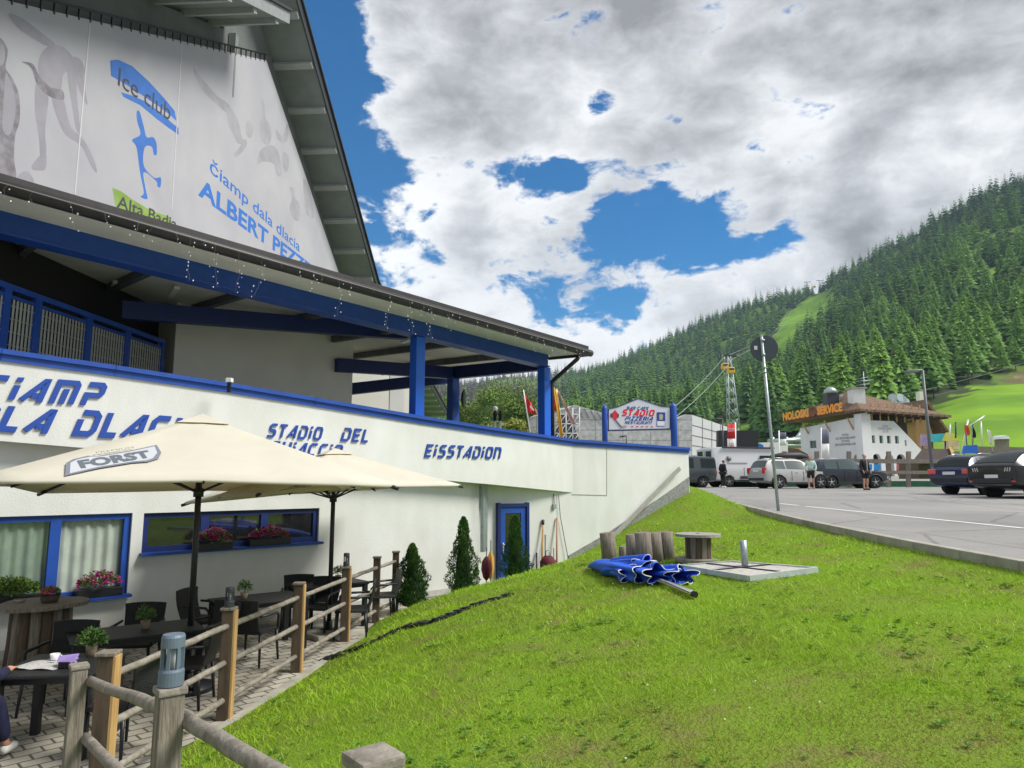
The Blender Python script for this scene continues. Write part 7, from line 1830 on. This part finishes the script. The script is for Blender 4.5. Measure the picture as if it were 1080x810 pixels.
# walls as one closed block; right face with sloping end
CW = mat('chalet_white', (.66, .67, .68), .9, var=.05, scale=.6)
LWp = [cl(0, zb0), cl(LL, zb0), cl(LL, ZE-1.2), cl(0, ZE-1.0)]
ar = MB()
def wall_holes(fn, L_, top, holes):
    """front wall built as strips around rectangular/arched openings, returns nothing"""
    xs = sorted(set([0, L_]+[h[0] for h in holes]+[h[1] for h in holes]))
    for a, b in zip(xs[:-1], xs[1:]):
        hs = sorted([h for h in holes if h[0] <= a+1e-6 and h[1] >= b-1e-6], key=lambda h: h[2]); z = zb0
        for h in hs:
            if h[2] > z: yield a, b, z, z, h[2], h[2]
            z = h[3]
        yield a, b, z, z, top(a), top(b)
topR = lambda s: ZE-1.3 if s < 5.2 else lerp(ZE-1.3, zb0+1.6, min(1, (s-5.2)/(LR+1.4-5.2)))
def face_px(px, fn, axis): pass
def s_right(px): # s along right face for pixel column
    d = ray(px, 470); k = d.x/d.y; return (k*90-45)/(.954-.3*k)
def s_left(px):
    d = ray(px, 470); k = d.x/d.y; return (45-k*90)/(.3+.954*k)
wr_ = [(s_right(a), s_right(b)) for a, b in ((919.5, 923.5), (928, 932), (936, 940), (944.5, 948.5))]
zwin = (at(930, 467.5, 91).z, at(930, 459.5, 91).z); arch = [(s_right(a), s_right(b)) for a, b in ((919.5, 928), (932.5, 941.5), (944.5, 954))]
za = (zb0, at(930, 481.5, 91).z+.35)
holesR = [(a, b, zwin[0], zwin[1]) for a, b in wr_]+[(a, b, za[0], za[1]) for a, b in arch]+[(s_right(954.5), s_right(956.5), zwin[0]-.3, zwin[1]-.5)]
w_b = MB()
for a, b, z0a, z0b, z1a, z1b in wall_holes(crr, LR, topR, holesR): w_b.prism([crr(a, z0a), crr(b, z0b), crr(b, z1b), crr(a, z1a)], -nr*.5)
w_b.prism([crr(LR, zb0), crr(LR+1.4, zb0), crr(LR+1.4, topR(LR+1.4)), crr(LR, topR(LR))], -nr*.5)
w_b.build('front_wall', CW, ch_)
aL = (s_left(910.5), s_left(899)); wL = (s_left(861), s_left(854)); wL2 = (s_left(896), s_left(888))
holesL = [(max(.3, aL[0]), aL[1], zb0, za[1]), (wL[0], wL[1], at(857, 472, 97).z, at(857, 464, 97).z), (wL2[0], wL2[1], at(890, 495, 93).z, at(890, 484, 93).z)]
w_b = MB()
for a, b, z0a, z0b, z1a, z1b in wall_holes(cl, LL, lambda s: ZE-.75-.07*s, holesL): w_b.prism([cl(a, z0a), cl(b, z0b), cl(b, z1b), cl(a, z1a)], -nl*.5)
w_b.build('side_wall', CW, ch_)
# arched tops: spandrels filling the rectangular openings' corners
def spandrel(fn, a, b, z1, nrm_v):
    m = MB(); n = 12; r_ = (b-a)/2
    for sgn_, x0 in ((-1, a), (1, b)):
        for k in range(n//2):
            t0, t1 = PI/2*k/(n//2), PI/2*(k+1)/(n//2)
            xa, xb = ((a+b)/2+sgn_*r_*math.cos(t0), (a+b)/2+sgn_*r_*math.cos(t1)); za_, zb_ = z1-r_+r_*math.sin(t0), z1-r_+r_*math.sin(t1)
            m.prism([fn(xa, za_), fn(xb, zb_), fn(xb, z1), fn(xa, z1)], -nrm_v*.48)
    m.build('arch', CW, ch_)
for a, b in arch: spandrel(crr, a+.002, b-.002, za[1], nr)
spandrel(cl, holesL[0][0]+.002, holesL[0][1]-.002, za[1], nl)
GW = mat('green_glass', (.02, .07, .065), .1, coat=1)
for a, b in wr_: MB().prism([crr(a, zwin[0], -.25), crr(b, zwin[0], -.25), crr(b, zwin[1], -.25), crr(a, zwin[1], -.25)], -nr*.05).build('window', GW, ch_)
for h in holesL[1:]: MB().prism([cl(h[0], h[2], -.2), cl(h[1], h[2], -.2), cl(h[1], h[3], -.2), cl(h[0], h[3], -.2)], -nl*.05).build('window', GW, ch_)
MB().prism([crr(.6, zb0, -2.2), crr(LR, zb0, -2.2), crr(LR, za[1]+.3, -2.2), crr(.6, za[1]+.3, -2.2)], -nr*.1).build('inner_wall', INTER, ch_)
MB().prism([cl(.6, zb0, -2.2), cl(LL, zb0, -2.2), cl(LL, ZE-2, -2.2), cl(.6, ZE-2, -2.2)], -nl*.1).build('inner_wall', INTER, ch_)
MB().prism([crr(a_, zz, o_) for a_, zz, o_ in ((.3, 4.6, -.5), (LR-3, 4.6, -.5), (LR-3, 4.6, -6), (.3, 4.6, -6))], (0, 0, .15)).build('floor', WOODB, ch_)
# corner pier / balcony loggia with posts
MB().box(crr(.35, (ZE+zb0)/2, -.3), (1.5, 1.2, ZE-zb0), rz=math.atan2(dr.y, dr.x)).build('corner_pier', CW, ch_)
MB().prism([crr(1.2, 5.0, -1.6), crr(9, 5.0, -1.6), crr(9, ZE+.6, -1.6), crr(1.2, ZE+.6, -1.6)], -nr*.1).build('loggia_wall', mat('dark_timber', (.05, .035, .025), .8), ch_)
for k in range(7): MB().box(crr(1.8+k*1.35, ZE-.2, -.2), (.16, .16, 2.4)).build('loggia_post', WOODY, ch_)
for k in range(3): MB().beam(cl(1.5+k*4.2, ZE-2.4, .05), cl(1.5+k*4.2, ZE-.9, .9), .16, .16).build('bracket', WOODY, ch_)
# roof
OVH = 1.1
e0 = K+nl*OVH+nr*OVH; e1 = K+dl*(LL+1.6)+nl*OVH; e2_ = K+dr*(LR+1.2)+nr*OVH; e3 = K+dl*(LL+1)+dr*(LR+1.2)
for e in (e0, e1, e2_, e3): e.z = ZE-.1
e0.z = at(905, 431, e0.y).z; e1.z = at(831, 444, e1.y).z; e2_.z = at(975, 438, e2_.y).z; e3.z = ZE
PKa = at(893, 412.5, 98); PKb = at(908, 417, 101)
TILEB = brick_mat('roof_tiles', (.17, .10, .06), (.24, .145, .09), (.10, .06, .04), 1, bw=.5, bh=.35, mortar=.04, bump=.6)
rf = MB(); vs = [e0, e1, e3, e2_, PKa, PKb]; rf.add(vs+[v-Vector((0, 0, .28)) for v in vs[:4]], [(0, 4, 1), (1, 4, 5, 2), (2, 5, 3), (3, 5, 4, 0), (0, 1, 7, 6), (1, 2, 8, 7), (2, 3, 9, 8), (3, 0, 6, 9)]); roof = rf.build('roof', TILEB, ch_)
MB().add([v-Vector((0, 0, .285)) for v in vs[:4]], [(0, 1, 2, 3)]).build('eaves', mat('eaves_timber', (.17, .10, .05), .8, var=.2, scale=2), ch_)
for k in range(12):
    p = e0.lerp(e2_, (k+.5)/12)-Vector((0, 0, .4)); MB().beam(p, p-nr*3, .14, .2).build('eaves_rafter', WOODB, ch_)
p = at(903.5, 421, 92.5); c_h = MB(); c_h.box(p, (1.6, 1.6, 2.6)); chm = c_h.build('chimney', CW, roof); MB().box(p+Vector((0, 0, 1.4)), (2.0, 2.0, .2)).build('chimney_cap', CONC, roof)
p = at(876.5, 425, 96); MB().box(p, (1.6, 1.4, 2.6)).build('dormer_box', STEEL, roof); MB().lathe([(.9, 0), (.8, .5), (.4, .85), (.001, .95)], p+Vector((0, 0, 1.3)), 14).build('vent_dome', GALV, roof)
MB().prism([at(886, 419, 95), at(890, 418.6, 95), at(889.5, 416.5, 96), at(886.5, 417, 96)], (0, .1, .1)).build('skylight', GLASSD, roof)
an = MB(); b = at(912, 418, 99); tp2 = at(910.5, 392, 99); an.tube([b, tp2], .07, 5)
for y, w in ((401, 3.2), (405, 2.2), (398, 1.6), (409, 1.4)): q = at(911, y, 99); an.tube([q-Vector((w/2, 0, .2)), q+Vector((w/2, .4, .1))], .05, 4)
an.build('antenna', GALV, roof)
# orange letters standing on the eave
la, lb_ = at(826.5, 440.8, 100.2), at(885, 432.6, 91.3); la = e1.lerp(e0, -.02)+nl*.15; lb_ = e1.lerp(e0, .80)+nl*.15
ld = (lb_-la); Ll = ld.length; ldn = ld.normalized(); upz = Vector((0, 0, 1))
lt_ = MB(); h = 1.05
flat_text(lt_, 'NOLOSKI', la+upz*.1, ldn, upz, nl, h, fit=Ll*.46, off=.1, bold=.05); lt_.build('rental_letters', ORANGE, ch_)
lt_ = MB(); flat_text(lt_, 'SERVICE', la+ldn*Ll*.60+upz*.1, ldn, upz, nl, h, fit=Ll*.40, off=.1, bold=.05); lt_.build('rental_letters', ORANGE, ch_)
MB().lathe([(.78, 0), (.78, .12), (.5, .13), (.48, .05), (.001, .05)], la+ldn*Ll*.53+upz*.65+nl*.05, 20, axis=nl).build('round_emblem', mat('emblem_brown', (.16, .06, .03), .6), ch_)
MB().beam(la-nl*.1, lb_-nl*.1, .1, .3).build('letter_rail', WOODB, ch_)
for (txt, y, w0, w1) in (('SCUOLA', 460, 889, 896), ('SCI SNOWBOARD', 463.4, 882, 903), ('SCHOOL', 466.5, 888, 897), ('SKI SNOWBOARD', 470, 881, 905)):
    s1, s0_ = s_left(w0), s_left(w1); m = MB(); zb_ = at(892, y, 93.5).z; flat_text(m, txt, cl(s1, zb_, .02), -dl, upz, nl, .30, fit=s1-s0_, off=.02); m.build('wall_lettering', DKTXT, ch_)
for (txt, y, w0, w1) in (('CASA', 451, 932, 938), ('DI DIVERTIMENTO', 453.8, 927, 942), ('CLUB', 456.5, 932, 938)):
    s0_, s1 = s_right(w0), s_right(w1); m = MB(); flat_text(m, txt, crr(s0_, at(935, y, 92).z, .02), dr, upz, nr, .28, fit=s1-s0_, off=.02); m.build('wall_lettering', mat('grey_letters', (.25, .25, .27), .7), ch_)
# second gabled chalet roof behind right
t = thing('chalet', 'brown gabled chalet roof rising behind the right end of the white chalet', 'building', tuple(at(985, 470, 104)))
g0, g1, g2 = at(962, 440, 104), at(978, 421, 104), at(1002, 456, 104)
MB().prism([g0, g1, g2, g2-Vector((0, 0, .5)), g1-Vector((0, 0, .7)), g0-Vector((0, 0, .5))], (-2, 14, 0)).build('roof', TILEB, t); MB().prism([g0+Vector((1, 1, -.6)), g1+Vector((0, 1, -1)), g2+Vector((-2, 1, -.2)), g2+Vector((-2, 1, -6)), g0+Vector((1, 1, -8))], (-2, 12, 0)).build('wall', WOODY, t)
MB().box(at(972, 425, 106), (1, 1, 3.4)).build('chimney', WHITE2, t)
# kiosk hut in front right
t = thing('kiosk_hut', 'low dark brown kiosk roof between the chalet and the blue estate car', 'kiosk', tuple(at(990, 505, 58)))
ka, kb, kc, kd = at(963, 485.5, 57), at(1006, 487, 57), at(1001, 473.5, 59.5), at(973, 473, 59.5)
MB().add([ka, kb, kc, kd, ka+Vector((3.4, 5, 0)), kb+Vector((3.4, 5, 0))], [(0, 1, 2, 3), (3, 2, 5, 4), (0, 3, 4), (1, 5, 2), (0, 4, 5, 1)]).build('roof', mat('dark_shingle', (.045, .03, .025), .9, var=.3, scale=2), t)
MB().beam(kb+Vector((.05, -.05, .05)), kc+Vector((.05, -.05, .05)), .15, .3).beam(kc, at(1012, 485, 58.5), .15, .3).build('bargeboard', WOODY, t)
MB().prism([at(969, 505, 58.5), at(1003, 505, 58.5), at(1003, 486.5, 58.5), at(969, 486, 58.5)], (0, 3, 0)).build('wall', WOODB, t)
# playground pieces
def canopy(lab, pts, Y, m, d=3): t = thing('fun_park_panel', lab, 'playground panel', tuple(at(*pts[0], Y))); MB().prism([at(x, y, Y) for x, y in pts], (0, d, 0)).build('panel', m, t); MB().tube([at(pts[0][0]+1, pts[0][1], Y+.5), at(pts[0][0]+1, 500, Y+.5)], .08, 6).build('post', STEEL, t)
canopy('turquoise panel of the fun park behind the street lamp', [(982, 466), (996, 466), (996, 457), (983, 458)], 80, mat('turquoise', (.05, .45, .55), .5), .5)
canopy('yellow and white roof panel of the fun park', [(996, 465), (1010, 464), (1009, 458), (1000, 456)], 79, mat('play_yellow', (.65, .6, .08), .5), .5)
canopy('blue and red picture panel of the fun park left of the street lamp', [(972, 470), (981, 470), (981, 459), (972, 458)], 81, mat('play_blue', (.12, .25, .55), .5, c2=(.6, .3, .35), scale=1.5), .3)
canopy('bright blue panel among the flags', [(1016, 478), (1031, 478), (1031, 469), (1018, 470)], 70, BRIGHTBLUE, .3)
canopy('small white and yellow booth under the yellow panel', [(1000, 474), (1012, 474), (1012, 465), (1000, 465)], 82, mat('booth', (.7, .65, .5), .6, c2=(.5, .3, .05), scale=1.2), 1)
for i, (xb, yb, xt, yt, m, lab) in enumerate([(1014, 478, 1021, 443, WHITEP, 'leaning white flagpole of the flag group'), (1021, 478, 1018, 449, STEEL, 'dark flagpole behind the red flag'), (1026, 478, 1026, 448, STEEL, 'dark flagpole right of the red flag'), (1023, 449, 1038, 439, WHITEP, 'slanted white boom above the flag group'), (1036, 470, 1034.5, 445, WHITEP, 'thin white flagpole right of the flag group'), (1008, 462, 1008, 446, STEEL, 'thin dark flagpole left of the flag group'), (1002, 462, 1002, 448, WHITEP, 'thin white flagpole farthest left of the flag group')]):
    t = thing('flagpole', lab, 'flagpole', tuple(at(xb, yb, 76)), 0, 'flagpoles by the meadow'); MB().tube([at(xb, yb, 76), at(xt, yt, 76)], .08, 6).build('pole', m, t); MB().lathe([(.001, -.12), (.12, 0), (.001, .12)], at(xt, yt, 76), 8).build('finial', m, t)
flag('flag', 'small orange red flag among the poles by the meadow', (1021, 476), (1019, 448), [(1017, 449), (1021, 448), (1022, 459), (1018, 460)], mat('orange_red_cloth', (.65, .08, .03), .8), 75, .2)
flag('flag', 'dark green and white flag right of the orange red flag', (1027, 476), (1025, 450), [(1024.5, 450), (1027.5, 451), (1028.5, 462), (1025.5, 461)], BLKC, 75.5, .2)
flag('flag', 'pale feather flag in front of the bright meadow', (1047.5, 476), (1041, 453), [(1041.5, 453), (1045, 455), (1047, 470), (1043, 468)], mat('pale_cloth', (.7, .7, .6), .8), 72, .1)
t = thing('timber_tower', 'small timber tower with rounded white roof in the meadow', 'tower', tuple(at(1060, 478, 85))); 
MB().prism([at(1056, 478, 85), at(1064.5, 478, 85), at(1064.5, 463, 85), at(1056, 463, 85)], (0, 1.2, 0)).build('wall', WOODG, t); MB().prism([at(1055, 463, 84.8), at(1065.5, 463, 84.8), at(1064, 460, 84.8), at(1060, 458.8, 84.8), at(1056.5, 459.8, 84.8)], (0, 1.6, 0)).build('roof', WHITEP, t)
t = thing('timber_deck', 'long low grey timber structure behind the black car', 'deck', tuple(at(1060, 480, 80)))
for i in range(5): MB().beam(at(1030, 472+i*2.2, 80-i), at(1082, 473+i*2.2, 80-i), .3, .25).build('plank', WOODG, t)
# ------------------------------------------------------------------ wooden fence and green netting beyond the car park
t = thing('wooden_fence', 'grey wooden rail fence along the far side of the car park', 'fence', (24, 46, -.5)); fyY = 46.0
for px in (828, 862, 896, 938, 959, 1010, 1050, 1090, 1140):
    MB().prism([at(px-1.9, 519, fyY), at(px+1.9, 519, fyY), at(px+1.9, 476, fyY), at(px-1.9, 476, fyY)], (0, .2, 0)).build('post', WOODG, t)
for y0, y1 in ((484.2, 488.8), (496.5, 500.0)): MB().prism([at(820, y1, fyY-.1), at(1150, y1, fyY-.1), at(1150, y0, fyY-.1), at(820, y0, fyY-.1)], (0, -.08, 0)).build('rail', WOODG, t)
t = thing('green_netting', 'dark green netting strip along the foot of the far fence', 'netting', (24, 47, -.6)); MB().prism([at(760, 517, 48), at(1160, 520, 48), at(1160, 506.5, 48), at(760, 508, 48)], (0, .03, 0)).build('net', mat('green_net', (.01, .10, .05), .8, var=.4, scale=6), t)
for px in range(780, 1150, 60): MB().tube([at(px, 518, 48.1), at(px, 506, 48.1)], .03, 6).build('stake', STEEL, t)
# far banners/fences blue and white at the arches
for i, (x0, x1, m, lab) in enumerate([(914, 920, mat('sign_cyan', (.02, .25, .6), .5), 'small blue banner before the first arch'), (922, 929, mat('sign_cyan', 0), 'blue banner seen between the fence rails under the arches'), (946, 952, mat('print_red', 0), 'red patterned banner right of the middle fence post')]):
    t = thing('advert_banner', lab, 'banner', tuple(at(x0, 497, 70))); MB().prism([at(x0, 496, 70), at(x1, 496, 70), at(x1, 489.5, 70), at(x0, 489.5, 70)], (0, .08, 0)).build('cloth', m, t); MB().tube([at(x0, 500, 70.1), at(x0, 488.5, 70.1)], .05, 6).build('post', STEEL, t)

# ------------------------------------------------------------------ ski lift
def pylon(lab, px, pyb, pyt, Y, w, px2=None, leg=.28, cross=2.6):
    b = at(px2 or px, pyb, Y); tp_ = at(px, pyt, Y); t = thing('lift_pylon', lab, 'lift pylon', tuple(b), 0, 'cable car pylons'); m = MB(); H = tp_.z-b.z
    n = 9
    def cnr(k, f): a = PI/4+PI/2*k; r_ = lerp(w, w*.22, f); c = b.lerp(tp_, f); return c+Vector((r_*math.cos(a), r_*math.sin(a), 0))
    for k in range(4): m.tube([cnr(k, 0), cnr(k, 1)], leg*.5, 5)
    for i in range(n):
        for k in range(4):
            f0, f1 = i/n, (i+1)/n; m.tube([cnr(k, f0), cnr((k+1) % 4, f1)], leg*.28, 4); m.tube([cnr((k+1) % 4, f0), cnr(k, f1)], leg*.28, 4)
    m.build('lattice', GALV, t); m = MB(); m.beam(tp_+Vector((-cross, 0, .2)), tp_+Vector((cross, 0, .2)), .8, .6); m.build('crossarm', STEEL, t)
    for s in (-1, 1): MB().beam(tp_+Vector((s*cross*.85, -1.6, .0)), tp_+Vector((s*cross*.85, 1.6, .3)), .3, .5).build('sheaves', GALV, t)
    return t
pylon('tallest lattice cable car pylon rising behind the red and white banner', 768.5, 474, 376, 205, 2.6, px2=775)
pylon('small distant pylon halfway up the grassy piste', 834.5, 345, 322.5, 900, 3.4, leg=1.0, cross=5)
pylon('tiny pylon on the skyline at the top of the piste, left of the other', 851.5, 311, 297.5, 1040, 2.0, leg=1.2, cross=5)
pylon('tiny pylon on the skyline at the top of the piste, right of the other', 864.5, 309, 296, 1040, 2.0, leg=1.2, cross=5)
def gondola(lab, px, py, Y, s=1.0):
    c = at(px, py, Y); t = thing('gondola', lab, 'gondola', tuple(c), 0, 'yellow cable car gondolas'); MB().box(c, (2.0*s, 1.8*s, 1.9*s), bev=.45*s).build('cabin', YEL, t); MB().box(c+Vector((0, -.02, .3*s)), (1.5*s, 1.84*s, .7*s), bev=.1*s).build('window', GLASSD, t); MB().tube([c+Vector((0, 0, .9*s)), c+Vector((0, 0, 2.9*s))], .10*s, 6).build('hanger', GALV, t)
gondola('left yellow gondola at the tall pylon', 764.5, 386.5, 200); gondola('right, slightly lower yellow gondola at the tall pylon', 770.8, 390.8, 198)
gondola('tiny gondola near the skyline left pylon', 846.5, 305, 1000, 1.6); gondola('tiny gondola between the two skyline pylons', 859, 302.5, 1000, 1.6)
def cable(lab, pts, r_, name='cable'):
    t = thing(name, lab, 'cable', tuple(at(*pts[0]))); P = [at(*p) for p in pts]; Q = []
    for a, b in zip(P[:-1], P[1:]):
        for k in range(10):
            f = k/10; q = a.lerp(b, f); q.z -= (b-a).length*.012*math.sin(PI*f); Q.append(q)
    Q.append(P[-1]); MB().tube(Q, r_, 4, caps=False).build('wire', mat('wire_pale', (.30, .33, .34), .6), t)
cable('left haul cable running up to the piste pylons', [(668, 462, 112), (763.5, 377, 204.5), (833.5, 323, 900), (851, 298, 1040)], .07); cable('right haul cable running up to the piste pylons', [(680, 466, 112), (773.5, 378, 204.5), (836, 323, 900), (864, 297, 1040)], .07)
cable('upper pale power line crossing in front of the right hand forest', [(948, 417, 120), (1010, 402.5, 115), (1085, 381, 110), (1300, 320, 100)], .05, 'power_line'); cable('lower pale power line crossing the right hand forest', [(985, 417, 120), (1085, 392, 112), (1300, 345, 100)], .04, 'power_line')
t = thing('dish_cluster', 'grey antenna cluster behind the chalet roof', 'antenna', tuple(at(948, 422, 112))); m = MB()
for k in range(6): q = at(941+k*2.6, 420+(k % 3)*2, 112); m.lathe([(.001, 0), (.6, .12), (.7, .3)], q, 10, axis=(.3*(k % 2)-.2, -1, .2)); m.tube([q, at(948, 432, 112)], .08, 4)
m.build('dishes', GALV, t)

# ------------------------------------------------------------------ mountain haze
hz = bpy.data.materials.new('haze'); hz.use_nodes = True; N = hz.node_tree.nodes; N.remove(N['Principled BSDF'])
pv = N.new('ShaderNodeVolumePrincipled'); pv.inputs['Color'].default_value = (.60, .80, 1.0, 1); pv.inputs['Density'].default_value = .00014; pv.inputs['Anisotropy'].default_value = 0
hz.node_tree.links.new(pv.outputs[0], N['Material Output'].inputs['Volume'])
hb = MB().box((500, 750, 231), (7400, 2960, 478)).build('haze', hz); tag(hb, 'thin blue air haze before the mountains', 'haze', kind='stuff')
